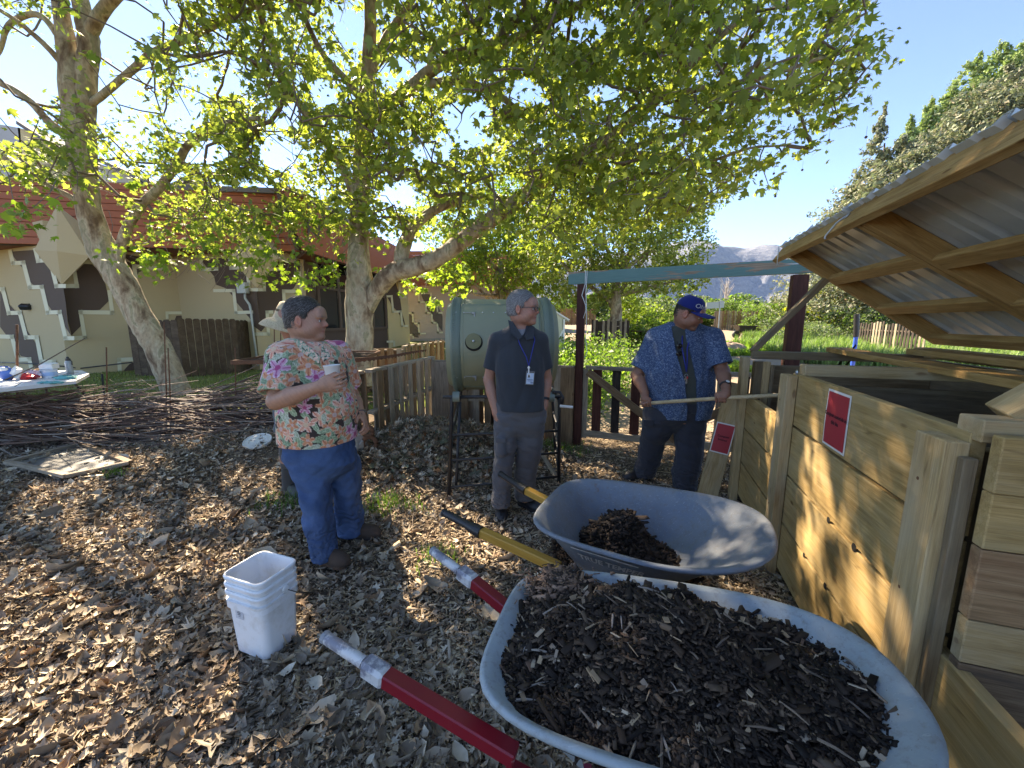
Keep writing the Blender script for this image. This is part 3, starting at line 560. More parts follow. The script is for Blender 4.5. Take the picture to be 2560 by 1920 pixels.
# red paper signs
RP = simple('red_paper', (.42, .035, .045), .55, var=.12, scale=3); WP = simple('white_paper', (.72, .70, .66), .55, var=.04); INK = simple('dark_ink', (.10, .015, .02), .8)
def text(s, size, M, loc, m, parent, name='lettering', ext=.0005, align='CENTER', bold=0.):
    c = bpy.data.curves.new(name, 'FONT'); c.body = s; c.size = size; c.align_x = align; c.extrude = ext; c.space_line = .9; c.offset = bold
    tmp = bpy.data.objects.new('t', c); me = bpy.data.meshes.new_from_object(tmp); bpy.data.objects.remove(tmp); me.name = name
    o = link(name, me, m, parent); o.matrix_local = Matrix.Translation(Vector(np.asarray(loc)-org(parent)))@Matrix([list(r) for r in M]).to_4x4(); return o
def sign(label, c, xd, yd, w_, h, words, bend=.0):
    xd = nrm(xd); yd = nrm(yd-xd*(xd@yd)); n = np.cross(xd, yd); s = thing('sign', label, 'sign', c); na = 9; 
    for nm, ww, hh, l, m in (('paper', w_, h, .001, WP), ('red_panel', w_*.90, h*.92, .0026, RP)):
        V = []; 
        for j in range(6):
            for i in range(na): x = (i/(na-1)-.5)*ww; y = (j/5-.5)*hh; V.append(c+xd*x+yd*y+n*(l+bend*(x/w_)**2+.0025*abs(math.sin(x*19+1)*math.cos(y*12))))
        build(nm, MB().add(V, [(j*na+i, j*na+i+1, (j+1)*na+i+1, (j+1)*na+i) for j in range(5) for i in range(na-1)]), m, s, smooth=True)
    M = np.stack([xd, yd, n], 1)
    for k, (tx, sz) in enumerate(words): text(tx, sz, M, c+yd*(.012-k*.032)+n*.0065, INK, s, bold=.0006)
sign('red laminated paper sign with white border stapled to the big front board', W3(-.50, 0, 1.115), -AX, np.array([0, 0, 1.]), .215, .262, [('Compost materials in', .0235), ('this bin', .0235)])
# leaning offcut with the second sign
p0 = gray(1765, 1243); p1 = at(1842, 958, 3.32); lp = board('leaning_plank', p0+[0, 0, -.03], p1, .045, .16, W_POST, up=nrm(np.array([.93, -.30, .2]))); tag(lp, 'pale timber plank leaning against the far post of the compost bin', 'plank')
ld = nrm(p1-p0); lx = nrm(np.array([.93, -.30, .2])-ld*(ld@np.array([.93, -.30, .2]))); ln_ = np.cross(lx, ld)
ln_ = ln_ if ln_[1] < 0 else -ln_
sign('creased red paper sign on the leaning plank beside the man in blue', p0+(p1-p0)*.53+ln_*.026, lx, ld, .15, .27, [('Compost', .024), ('finished', .024)], bend=-.006)

for (a, z) in ((.06, 1.1), (.06, .45), (-1.185, 1.1), (-1.185, .75), (1.12, .9)):
    nb_ = W3(a+.02, -.0545, z); build('screw_head', MB().lathe([(0, .0015), (.0045, .001), (.0055, 0)], nb_, 8, M=frame(-BX)[:, [1, 2, 0]]), RUST, cb)
# ---------------- arch, gate and pallet fences ----------------
GP0 = np.array([.84, 4.83, 0]); GP1 = np.array([2.95, 4.12, 0]); gd = nrm(GP1-GP0); gn = np.array([gd[1], -gd[0], 0])
ar = thing('gate_arch', 'garden arch of two oxblood posts under a peeling turquoise beam', 'arch', GP0)
board('post', GP0+[0, 0, -.1], GP0+[0, 0, 2.0], .085, .095, W_RED, ar, up=gd); board('post', GP1+[0, 0, -.1], GP1+[0, 0, 2.03], .10, .14, W_RED, ar, up=gd)
t = MT('peeling_turquoise_paint', .6, spec=.3); v = t.vec((.8, 6, 6)); n_ = t.noise(2.2, 6, .6, v, .4); g = t.noise(6, 6, .6, t.vec((.8, 22, 22)))
t.base(t.mix(t.ramp(g, [(.3, (.075, .16, .145)), (.7, (.12, .22, .195))]), t.ramp(g, [(.3, (.16, .10, .06)), (.6, (.30, .22, .15))]), t.ramp(n_, [(.555, 0.), (.57, 1.)]))); t.bump(n_, .3, .004); TEAL = t.m
bm = board('beam', GP0-gd*.16+[0, 0, 2.075], GP1+gd*.16+[0, 0, 2.12], .045, .145, TEAL, ar)
TW = simple('white_twine', (.6, .6, .56), .8)
tw = thing('twine', 'white twine looped over the left end of the turquoise beam', 'twine', GP0+[.02, -.05, 1.9]); q = GP0+gd*.03-[0, .03, 0]
build('loop', MB().tube([q+[0, .06, 2.16], q+[0, -.03, 2.155], q+[.0, -.035, 2.0], q+[-.035, -.03, 1.87], q+[.01, -.03, 1.76], q+[.02, -.035, 1.7], q+[-.01, -.03, 1.6]], .005, 5).tube([q+[.02, -.03, 2.155], q+[.012, -.035, 1.9], q+[.03, -.03, 1.6], q+[.025, -.03, 1.35], q+[.05, -.03, 1.2], q+[.02, -.03, 1.12]], .005, 5), TW, tw, smooth=True)
tw = thing('twine', 'white twine tied round the right end of the turquoise beam below the lid corner', 'twine', GP1+[0, 0, 2.1]); q = GP1+gd*.03+np.array([0, -.05, 0])
build('loop', MB().tube([q+[0, .06, 2.22], q+[0, -.01, 2.2], q+[-.04, -.02, 2.12], q+[.05, -.02, 2.08], q+[.08, -.02, 2.14], W3(1.3, .18, 2.02), W3(1.3, .18, 2.16)], .005, 5), TW, tw, smooth=True)
ga = thing('picket_gate', 'low gate of dark pickets with diagonal brace behind the man in blue', 'gate', GP0+gd*.1)
u0 = GP0+gd*.08; u1 = GP1-gd*.08; zu = 1.0
board('rail', u0+[0, 0, zu], u1+[0, 0, zu-.02], .05, .045, W_GREY, ga); board('rail', u0+[0, 0, .16], u1+[0, 0, .13], .05, .08, W_GREY, ga)
board('stile', u0+[0, 0, .1], u0+[0, 0, .98], .04, .06, W_GREY, ga, up=gd)
gm = u0+(u1-u0)*.52
board('brace', u0+gd*.03+gn*.03+[0, 0, .95], gm+gn*.03+[0, 0, .18], .035, .09, W_BRN, ga); board('brace', gm+gn*.03+[0, 0, .28], u1+gn*.03+[0, 0, .9], .035, .09, W_BRN, ga)
for i in range(9):
    p = u0+(u1-u0)*((i+.62)/9)+gn*-.02; board('picket', p+[0, 0, .12], p+[0, 0, .975], .022, random.uniform(.085, .11), [W_RED, W_BLK, W_RED, W_BRN, W_RED, W_BLK, W_GREY, W_BLK, W_RED][i], ga, up=gd)
def pallet(label, a, b, h, n, mats, sw=.09, both=True, z0=0., group=None, jag=.0, rails=(.03, .5, .97)):
    a = np.r_[np.asarray(a, float)[:2], z0]; b = np.r_[np.asarray(b, float)[:2], z0]; d = nrm(b-a); nn = np.array([d[1], -d[0], 0]); t_ = thing('pallet_fence', label, 'pallet fence', a, group)
    for r in rails: board('stringer', a+[0, 0, h*r+.02], b+[0, 0, h*r+.02], .09, .038, W_GREY, t_)
    for i in range(n):
        for side, sk in ((1, 0), (-1, .4)) if both else ((1, 0),):
            p = a+(b-a)*min(max((i+.5+sk*random.uniform(.6, 1))/n, .03), .98)+nn*side*.055; lean = d*random.uniform(-.012, .012)
            board('slat', p+[0, 0, -.02], p+[0, 0, h*random.uniform(.985, 1.0+jag)]+lean, .017, sw*random.uniform(.85, 1.15), random.choice(mats), t_, up=d)
    return t_
L0 = at(925, 1000, 4.35); L1 = at(1085, 1000, 6.1)
pallet('grey weathered pallet standing on edge with tall slats beside the floral shirt', L0, L1, 1.02, 7, [W_GREY, W_GREY, W_GREY, W_BRN], .10, z0=.0)
pallet('dark end pallet turned toward the trunk behind the floral shirt', at(850, 1000, 5.0), at(905, 1000, 4.5), .98, 3, [W_BRN, W_BRN], .13)
pallet('short grey pallet panel between the slatted pallet and the green drum', L1+[.02, -.12, 0], at(1140, 1000, 5.9), .97, 3, [W_GREY, W_GREY], .15)
pallet('low pallet fence behind the green drum and the man with the lanyard', at(1120, 1000, 5.3), at(1385, 1000, 5.1), .98, 9, [W_BRN, W_GREY, W_BLK, W_BRN], .10)
pallet('pallet fence piece joining the oxblood post right of the green drum', at(1370, 1000, 5.05), GP0-gd*.06, 1.0, 4, [W_BRN, W_BRN, W_GREY], .12)
pallet('long far pallet fence under the plane trunk facing the lawn', at(770, 900, 8.3), at(1010, 900, 8.6), 1.0, 11, [W_BRN, W_GREY, W_BRN], .12, rails=(.1, .93))
pallet('far pallet fence turning toward the far building wing', at(1010, 900, 8.6), at(1110, 900, 10.8), 1.08, 7, [W_BRN, W_BRN, W_GREY], .12, rails=(.1, .93))
# rusty screen and spiral blade lying on the pallets
sc = thing('rusty_screen', 'dark wire mesh screen lying flat on top of the pallets under the plane trunk', 'screen', at(860, 885, 5.6)); z = 1.02
q0 = np.array([at(760, 900, 4.9)[0], 4.75, z+.02]); 
t = MT('rusted_mesh', .9); t.base(t.mix((.03, .022, .018), (.16, .10, .065), t.noise(60, 4))); MESHM = t.m
mb = MB(); A0 = at(690, 890, 5.6); A1 = at(985, 880, 6.0); A2 = at(1010, 870, 5.2); A0[2] = A1[2] = 1.09; P0 = np.array([A0[0], 4.7, 1.07]); P1 = np.array([A1[0]-.15, 5.0, 1.07]); P2 = np.array([A1[0]-.25, 6.1, 1.09]); P3 = np.array([A0[0], 6.1, 1.09])
for i in range(34): s_ = i/33; mb.tube([P0+(P1-P0)*s_, P3+(P2-P3)*s_+[0, 0, .004]], .006, 4)
for i in range(26): s_ = i/25; mb.tube([P0+(P3-P0)*s_, P1+(P2-P1)*s_-[0, 0, .006]], .006, 4)
build('mesh', mb, MESHM, sc)['kind'] = 'stuff'
for a, b in ((P0, P1), (P1, P2), (P2, P3), (P3, P0)): board('frame', a, b, .03, .05, RUST, sc)
bl_ = thing('serrated_blade', 'long rusty serrated metal blade curving up over the pallet tops', 'blade', at(900, 905, 4.6))
pts = [at(u, v, y) for u, v, y in ((770, 912, 4.4), (850, 906, 4.5), (930, 900, 4.7), (985, 892, 4.9), (1030, 882, 5.1), (1066, 876, 5.25))]; mb = MB(); P = np.array(pts); 
for i in range(len(P)-1):
    for k in range(6):
        a = P[i]+(P[i+1]-P[i])*k/6; b = P[i]+(P[i+1]-P[i])*(k+1)/6; w0 = .045*(1-(i+k/6)/6)+.006; m_ = (a+b)/2; mb.prism([a+[0, 0, w0], a, m_-[0, 0, .018], b, b+[0, 0, w0*.97]], (0, .012, 0))
build('blade', mb, RUST, bl_)
# rusty rings hanging by the pallet foot
rr = thing('rusty_rings', 'two rusty metal rings leaning at the foot of the grey pallet under the hand', 'rings', at(920, 1110, 4.1))
for (u, v, r) in ((918, 1080, .055), (923, 1110, .075)):
    c = at(u, v, 4.1); build('ring', MB().tube([c+[r*math.cos(t_), .02*math.sin(t_*.5), r*math.sin(t_)] for t_ in np.linspace(0, 2*math.pi, 20)], .012, 6, sq=2.2), RUST, rr, smooth=True)
st = thing('stone', 'pale broken rock at the foot of the grey pallet beside the rusty rings', 'rock', gray(900, 1135)); 
r_ = np.random.default_rng(3); mb = MB().ell(gray(897, 1120)+[0, 0, .05], (.10, .09, .11), 9, 7); mb.v[0] += r_.normal(0, .012, mb.v[0].shape); build('stone', mb, simple('pale_rock', (.32, .29, .25), .9, var=.3), st)
# ---------------- green tumbler on its stand ----------------
tb = thing('compost_tumbler', 'big sage green drum composter on a black tube stand', 'tumbler', (0, 3.9, 0))
t = MT('sage_green_plastic', .42, spec=.45); n_ = t.noise(4, 5); t.base(t.mix((.21, .22, .14), (.265, .27, .165), n_)); t.bump(t.noise(60, 3), .08, .002); SAGE = t.m
t = MT('dark_green_band', .5); t.base(t.mix((.12, .155, .115), (.155, .19, .14), t.noise(8, 4))); DGR = t.m
tc = np.array([-.11, 3.98, 1.325]); td = nrm(np.array([1, .06, 0])); R_ = .47; HL = .50; MR = np.stack([np.array([0, 0, 1.]), np.cross(td, [0, 0, 1.]), td], 1)
NS = 40
def drum(prof, m, name, n=72, smooth=40): return build(name, MB().lathe(prof, tc, n, M=MR), m, tb, smooth=smooth)
drum([(0, -HL-.03), (.30, -HL-.03), (R_-.07, -HL-.02), (R_-.04, -HL+.03), (R_-.018, -HL+.07), (R_-.018, HL-.07), (R_-.04, HL-.03), (R_-.07, HL+.02), (.3, HL+.03), (0, HL+.03)], SAGE, 'drum')
for s in (-1, 1):
    x0 = s*(HL-.075); drum([(R_-.03, x0-.05), (R_-.012, x0-.045), (R_, x0-.03), (R_, x0+.03), (R_-.012, x0+.045), (R_-.03, x0+.05)], DGR, 'band')
    mb = MB()
    for k in range(150):
        a = 2*math.pi*k/150; d = MR@np.array([math.cos(a), math.sin(a), 0]); e = MR@np.array([-math.sin(a), math.cos(a), 0]); mb.box(tc+d*(R_+.001)+td*(x0+s*.018), (.008, .008, .026), M=np.stack([d, e, td], 1))
    o = build('band_teeth', mb, DGR, tb); o['kind'] = 'stuff'
    drum([(R_-.02, x0-s*.062), (R_-.008, x0-s*.068), (R_-.02, x0-s*.075)], SAGE, 'lip')
def onr(ang, x, r=None): r = (R_-.018) if r is None else r; return tc+td*x+np.array([0, -math.cos(ang), 0])*r+np.array([0, 0, math.sin(ang)])*r
def patch(a0, a1, x0, x1, r, n=8, m_=6):
    V = [onr(a0+(a1-a0)*i/n, x0+(x1-x0)*j/m_, r) for i in range(n+1) for j in range(m_+1)]; return MB().add(V, [(i*(m_+1)+j, i*(m_+1)+j+1, (i+1)*(m_+1)+j+1, (i+1)*(m_+1)+j) for i in range(n) for j in range(m_)])
dr = build('door', patch(-1.0, 1.0, -.36, .36, R_-.010, 14), SAGE, tb, smooth=True)
e = MB(); rr_ = R_-.009
for (a0, x0, a1, x1) in ((-1, -.36, 1, -.36), (-1, .36, 1, .36), (-1, -.36, -1, .36), (1, -.36, 1, .36)): e.tube([onr(a0+(a1-a0)*i/12, x0+(x1-x0)*i/12, rr_) for i in range(13)], .004, 5)
build('door_edge', e, DGR, tb, smooth=True)
vc = onr(.13, -.235, R_-.003); VM = np.stack([td, np.array([0, 0, 1.]), np.cross(td, [0, 0, 1.])], 1)
vt = build('vent', MB().lathe([(.07, 0), (.07, .002), (0, .003)], vc, 24, M=VM), simple('olive_vent', (.17, .17, .08), .5), tb)
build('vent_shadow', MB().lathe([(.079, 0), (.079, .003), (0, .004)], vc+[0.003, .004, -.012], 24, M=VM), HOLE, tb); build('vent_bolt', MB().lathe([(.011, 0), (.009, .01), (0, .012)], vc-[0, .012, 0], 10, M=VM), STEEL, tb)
for (a, x) in ((.72, -.24), (-.62, -.235)):
    c = onr(a, x, R_-.001); build('latch', MB().box(c, (.036, .014, .022), b=.004).box(c+[.008, -.008, -.02], (.014, .010, .036), b=.003).box(c+[-.05, 0, .003], (.08, .005, .006)), simple('latch_metal', (.22, .23, .22), .45, .6, .3, 60), tb)
bo = MB()
for a in (.74, -.64):
    for x in (-.4, -.33, -.16, -.06, .05, .15, .25): bo.box(onr(a, x, R_-.003), (.012, .008, .012), b=.003)
build('bolts', bo, STEEL, tb)['kind'] = 'stuff'
# axle ends, crank
xl = MB()
FL = gray(1122, 1243); FR = gray(1397, 1212)
axL = at(1135, 992, 3.42); axR = at(1385, 992, 3.62)
build('axle', MB().tube([axL-td*.10, axR+td*.06], .016, 8), BLACK, tb, smooth=True)
for c in (axL+td*.02, axR-td*.03): build('roller', MB().tube([c-td*.03, c+td*.03], .048, 18), simple('grey_green_plastic', (.16, .20, .17), .5), tb, smooth=50)
build('crank', MB().tube([axR-td*.02+[0, -.03, .05], axR+td*.05+[0, -.04, .05], axR+td*.08+[0, -.05, .0], axR+td*.07+[0, -.05, -.06]], .014, 8), BLACK, tb, smooth=True)
build('crank_handle', MB().tube([at(1400, 1015, 3.5), at(1432, 1018, 3.5)], .013, 10), WHITE, tb, smooth=50)
fr = MB(); bk = np.array([0, .75, 0])
def P_(p): return np.array(p)
TL = axL+[-.02, 0, -.03]; TR = axR+[.05, 0, -.03]; FLb = FL+[-.12, .78, 0]; FRb = FR+[.05, .72, 0]; FLb[2] = gz(*FLb[:2]); FRb[2] = gz(*FRb[:2]); TLb = TL+[0, .72, .0]; TRb = TR+[0, .70, 0]
legs = []
for a, b in ((TL, FL), (TR, FR), (TLb, FLb), (TRb, FRb)): build('leg', MB().tube([a+[0, 0, .02], a, b-[0, 0, .02]], .017, 8), BLACK, tb, smooth=True)
build('leg', MB().tube([TL+[.07, .02, -.02], FL+[.055, .10, .10], FL+[.05, .12, 0]], .014, 8), BLACK, tb, smooth=True)
for f0, f1 in ((.36, .36), (.62, .62), (.90, .90)):
    a = TL+(FL-TL)*f0; b = TR+(FR-TR)*f1; build('crossbar', MB().tube([a, b], .012, 8), BLACK, tb, smooth=True)
    a2 = TLb+(FLb-TLb)*f0; build('crossbar', MB().tube([a, a2], .012, 6), BLACK, tb, smooth=True); b2 = TRb+(FRb-TRb)*f0; build('crossbar', MB().tube([b, b2], .012, 6), BLACK, tb, smooth=True)
build('top_rail', MB().tube([TL, TLb], .016, 8).tube([TR, TRb], .016, 8), BLACK, tb, smooth=True)
# leaf heap below the drum
x = RNG.normal(-.95, .55, 5200); y = RNG.normal(4.4, .38, 5200); pv, pf = maple(.5, .3, 21); P = np.c_[x, y, gz(x, y)+RNG.uniform(0, .05, 5200)]
V, F, C3 = scatter(pv, pf, P, rots(5200, .7), (.07*np.exp(RNG.normal(0, .35, 5200)))[:, None, None], litcol(5200, PAL_LEAF+[(.14, .15, .09), (.20, .20, .13), (.16, .14, .09), (.3, .14, .06)]))
tag(link('leaf_heap', npmesh('leaf_heap', V, F, C3), LITM), 'heap of grey green and brown dead leaves under the green drum', 'leaf heap', kind='stuff')
bd = board('old_lath', gray(1345, 1125)+[0, 0, .03], gray(1395, 1205)+[0, 0, .02], .05, .012, W_GREY); tag(bd, 'grey lath lying on the ground inside the right legs of the drum stand', 'lath')
# ---------------- wattle fence of piled sticks ----------------
wt = thing('wattle_fence', 'long low fence of piled reddish brown brush sticks along the lawn', 'wattle fence', (-5, 5.2, 0))
t = MT('brush_stick', .7, spec=.4); t.base(t.mix(t.attr(), t.ramp(t.noise(25, 3), [(.3, .6), (.7, 1.)]), .8, 'MULTIPLY')); STK = t.m
PALS = [(.12, .065, .05), (.17, .10, .075), (.23, .17, .13), (.10, .07, .05), (.28, .23, .19), (.14, .08, .06)]
mb = MB()
for i in range(1150):
    s_ = random.random(); x = -9.2+s_*7.2; top = .54 if x < -3.6 else .54-.20*(x+3.6)/1.6; yb = 5.45-.10*(x+9)/7-.25*max(0, x+3.6)
    z = (random.random()**.8)*top; y = yb-(1-z/max(top, .1))*random.uniform(0, .9)-random.uniform(0, .25); L = random.uniform(.7, 2.2); a = random.gauss(0, .22); tilt = random.gauss(0, .13)
    if x > -3.4 : tilt += -.10
    p = np.array([x, y, z+gz(x, y)]); d = np.array([math.cos(a), math.sin(a), tilt]); bw = random.gauss(0, .06); q = [p+d*L*k/3.+np.array([0, random.gauss(0, .02), bw*math.sin(k*1.05)+random.gauss(0, .012)]) for k in range(4)]
    for k in range(4): q[k][2] = max(q[k][2], gz(q[k][0], q[k][1])+.01)
    if q[-1][0] > -1.75: continue
    r = random.choice([.005, .006, .007, .009, .012]); mb.tube(q, [r, r*.85, r*.65, r*.35], 5, col=np.array(random.choice(PALS))*random.uniform(.7, 1.4))
o = build('brush_sticks', mb, STK, wt); o['kind'] = 'stuff'
mb = MB()
for i in range(60):                     # loose ends springing up
    x = random.uniform(-8.8, -2.2); y = 5.3; z = .46 if x < -3.6 else .30; p = np.array([x, y, z]); d = np.array([random.choice([-1, 1])*random.uniform(.2, .6), random.uniform(-.2, .2), random.uniform(.05, .35)]); mb.tube([p, p+d*.5+[0, 0, .03], p+d], [.004, .003, .0015], 4, col=random.choice(PALS))
o = build('sprigs', mb, STK, wt); o['kind'] = 'stuff'
for i, (u, v0, v1, y, lab) in enumerate(((42, 812, 980, 5.6, 'thick rusty stake at the far left behind the folding table'), (266, 868, 975, 5.4, 'thin dark stake standing between the table and the leaning trunk'), (410, 805, 1000, 5.35, 'thin dark stake in front of the leaning plane trunk base'), (420, 870, 1005, 5.2, 'rusty stake leaning against its neighbour at the trunk base'), (588, 870, 990, 5.1, 'thin stake standing before the wooden enclosure'), (685, 770, 900, 5.6, 'pair of thin stakes beside the straw hat'))):
    a = at(u, v0, y); b = at(u+(8 if i in (2, 3) else 2), v1+40, y); st = thing('metal_stake', lab, 'stake', b); build('stake', MB().tube([a, b], .014 if i == 0 else .008, 6), RUST, st, smooth=True)
    if i == 5: build('stake', MB().tube([a+[.06, .05, -.02], b+[.06, .05, 0]], .008, 6), RUST, st, smooth=True)
# screen frame lying in the leaves
fcs = [gray(u, v) for u, v in ((20, 1166), (205, 1118), (325, 1168), (170, 1204))]; fm = thing('screen_frame', 'old timber framed mesh screen half buried in leaves at far left', 'screen', fcs[0])
C0 = [np.array([p[0], p[1], p[2]+.05]) for p in fcs]; C0[3][2] += .01
for i in range(4): a, b = C0[i], C0[(i+1) % 4]; board('frame', a, b, .06, .035, W_GREY if i != 1 else W_BRN, fm)
t = MT('grey_mesh', .7, spec=.4); t.base(t.mix((.05, .05, .045), (.20, .19, .17), t.ramp(t.noise(6, 6), [(.4, 0.), (.6, 1.)]))); t.bump(t.voro(120, feat='F1', rand=0.), .5, .003)
build('mesh', MB().add([p-[0, 0, .012] for p in C0], [(0, 1, 2, 3)]), t.m, fm)
# white lid
lc = gray(645, 1110)+[0, 0, .035]; ld_ = thing('plastic_cover', 'round white plastic pail lid lying on the leafy mound', 'lid', lc); tn = Euler((.30, .05, 0)).to_matrix(); Mx = np.array(tn)
build('lid', MB().lathe([(.0, .0), (.085, .0), (.09, .006), (.125, .006), (.132, .012), (.140, .010), (.143, .0), (.140, -.015)], lc+[0, 0, .0], 40, M=Mx), simple('dusty_white_plastic', (.66, .65, .60), .5, var=.12, scale=25), ld_, smooth=40)
# grass tussock & pine tuft on pallet side is in the heap
# ---------------- folding table and things on it ----------------
T0 = np.array([-9.6, 6.5, .74]); tz = .79
c = [at(u, v, y) for u, v, y in ((-60, 973, 5.9), (195, 950, 6.2), (222, 932, 6.75), (-60, 935, 7.0))]
P = [gnd(u, v, tz)[:2] for u, v in ((-120, 985), (-120, 928), (205, 926), (223, 934), (190, 952))]
ft = thing('folding_table', 'white folding table with items standing on the lawn at far left', 'table', np.r_[np.mean(P, 0), 0]); P3 = [np.r_[p, tz] for p in P]
build('tabletop', MB().prism([p-[0, 0, .04] for p in P3], (0, 0, .04)), simple('table_plastic', (.70, .70, .70), .4, var=.04), ft)
for (u, s_) in ((20, .3), (175, 0)):
    a = gnd(u, 945, tz-.04); build('leg', MB().tube([a, a+[.12, .1, -.35], a+[.14, .3, -.74]], .014, 6), BLACK, ft, smooth=True); build('leg', MB().tube([a+[0, .45, 0], a+[-.0, .4, -.74]], .014, 6), BLACK, ft, smooth=True)
def tp(u, v): return gnd(u, v, tz)
def col(name, c, **k): return simple(name, c, k.get('r', .45), var=k.get('v', .1), scale=20)
q = tp(18, 950); b_ = thing('blue_white_bag', 'blue and white printed plastic bag at the left end of the folding table', 'bag', q)
mb = MB().ell(q+[0, 0, .09], (.10, .06, .10), 10, 7); mb.v[0] += RNG.normal(0, .006, mb.v[0].shape); build('bag', mb, col('blue_bag_film', (.06, .16, .48)), b_, smooth=True); build('label_panel', MB().ell(q+[.0, -.035, .15], (.085, .035, .03), 10, 6), WHITE, b_, smooth=True)
mb = MB().ell(q+[.13, .02, .09], (.06, .05, .09), 9, 6); mb.v[0] += RNG.normal(0, .008, mb.v[0].shape); build('bag', mb, WHITE, b_)
q = tp(68, 948); b_ = thing('red_bag', 'crumpled red and clear snack bag lying on the folding table', 'bag', q); mb = MB().ell(q+[0, 0, .03], (.17, .08, .045), 14, 7); mb.v[0] += RNG.normal(0, .012, mb.v[0].shape); build('bag', mb, col('red_film', (.5, .03, .03), r=.25), b_)
mb = MB().ell(q+[.0, .06, .07], (.14, .06, .04), 12, 6); mb.v[0] += RNG.normal(0, .014, mb.v[0].shape); build('film', mb, col('clear_film', (.6, .52, .58), r=.2), b_)
q = tp(100, 938); b_ = thing('snack_packets', 'small tan snack packets between the red bag and white tub', 'packet', q); mb = MB().ell(q+[0, 0, .05], (.09, .05, .05), 10, 6); mb.v[0] += RNG.normal(0, .01, mb.v[0].shape); build('packets', mb, col('tan_film', (.55, .36, .2)), b_)
q = tp(125, 944); b_ = thing('white_tub', 'squat white lidded tub with blue label on the folding table', 'tub', q); build('tub', MB().lathe([(.0, 0), (.075, 0), (.085, .11), (.088, .115), (.0, .12)], q, 20), col('tub_white', (.66, .70, .76)), b_, smooth=40); build('label_band', MB().lathe([(.0805, .03), (.0855, .08)], q, 20), col('tub_label', (.35, .50, .72)), b_, smooth=True)
q2 = q+[-.02, .03, .12]; b_ = thing('paper_napkins', 'stack of white paper napkins lying on the white tub', 'napkins', q2); build('napkins', MB().box(q2+[0, 0, .04], (.15, .13, .075), M=Euler((.1, .05, .3)).to_matrix(), b=.008), WHITE, b_)
q = tp(176, 936); b_ = thing('water_bottle', 'grey water bottle with black cap near the end of the folding table', 'bottle', q)
build('bottle_body', MB().lathe([(0, 0), (.037, 0), (.040, .01), (.040, .17), (.030, .2), (.026, .205)], q, 18), col('bottle_grey', (.30, .33, .33), r=.3), b_, smooth=40); build('cap', MB().lathe([(.028, .2), (.028, .235), (.015, .24), (.014, .262), (0, .264)], q, 16), BLACK, b_, smooth=40)
build('carry_loop', MB().tube([q+[.03, 0, .22], q+[.055, 0, .19], q+[.05, 0, .14]], .006, 6), BLACK, b_); text('NALGEN', .035, np.array([[0, 1., 0], [0, 0, 1.], [1, 0, 0]])@np.eye(3) if False else np.stack([np.array([0, 0, -1.]), np.array([1., 0, 0]), np.array([0, -1., 0])], 1), q+[-.01, -.042, .1], WHITE, b_, bold=.001)
for (u, v, lab, r) in ((165, 947, 'crumpled teal cloth lying nearest the bottle', (.14, .09, .025)), (130, 958, 'pale teal cloth spread flat near the front table edge', (.17, .05, .012))):
    q = tp(u, v); b_ = thing('teal_cloth', lab, 'cloth', q); mb = MB().ell(q+[0, 0, r[2]*.8], r, 16, 8); mb.v[0] += RNG.normal(0, .006, mb.v[0].shape); build('cloth', mb, col('teal_cloth', (.10, .36, .36), r=.8), b_)
# ---------------- garden beyond the fence ----------------
LEAFB = leafmat('garden_foliage', .55, .4, (1.2, 1.5, .5))
def leafcards(P, size, cols, tall=1., seedv=None):
    n = len(P); pv = np.array([(-.5, 0, 0), (0, -.24, .06), (.5, 0, 0), (0, .24, .06)]); pf = np.array([(0, 1, 2, 3)])
    v = RNG.normal(0, 1, (n, 3)); v[:, 2] = np.abs(v[:, 2])*.8+.2; z = v/np.linalg.norm(v, axis=1)[:, None]; a = RNG.normal(0, 1, (n, 3)); x = a-z*(a*z).sum(1)[:, None]; x /= np.linalg.norm(x, axis=1)[:, None]; R = np.stack([x, np.cross(z, x), z], 2)
    return scatter(pv, pf, P, R, (size*np.exp(RNG.normal(0, .3, n)))[:, None, None], np.asarray(cols)[RNG.integers(0, len(cols), n)]*RNG.uniform(.7, 1.3, (n, 1)))
def bush(name, label, cat, c, r, n, size, cols, group=None, lumps=9, kind=None, m=None, stems=True):
    c = np.asarray(c, float); r = np.asarray(r, float); t_ = thing(name, label, cat, (c[0], c[1], 0), group)
    Lc = RNG.normal(0, .45, (lumps, 3)); Lc = np.clip(Lc, -.75, .75); Lr = RNG.uniform(.3, .6, lumps); k = RNG.integers(0, lumps, n); d = RNG.normal(0, 1, (n, 3)); d /= np.linalg.norm(d, axis=1)[:, None]; P = (Lc[k]+d*(Lr[k]*RNG.uniform(.55, 1.05, n)**.5)[:, None])*r+c
    P[:, 2] = np.maximum(P[:, 2], .03+gzall(P[:, 0], P[:, 1])); V, F, C3 = leafcards(P, size, cols); o = link('foliage', npmesh('foliage', V-np.array([c[0], c[1], 0]), F, C3), m or LEAFB, t_); o['kind'] = 'stuff'
    if stems:
        mb = MB()
        for i in range(5): e_ = c+(Lc[i])*r*.8; mb.tube([(c[0]+random.uniform(-.1, .1)*r[0], c[1], float(G2(c[0], c[1]))), ((c[0]+e_[0])/2, (c[1]+e_[1])/2, c[2]*.6+e_[2]*.2), e_], [.02*r[2], .014*r[2], .005], 5)
        build('stem', mb, simple('grey_stem', (.17, .14, .11), .9), t_)
    return t_
G1 = [(.09, .15, .03), (.14, .22, .05), (.20, .28, .07), (.12, .19, .06)]; GY = [(.24, .30, .05), (.30, .34, .07), (.16, .22, .04)]; GD = [(.04, .07, .025), (.06, .095, .035), (.09, .12, .05)]; GG = [(.15, .19, .12), (.20, .23, .15), (.11, .15, .09)]
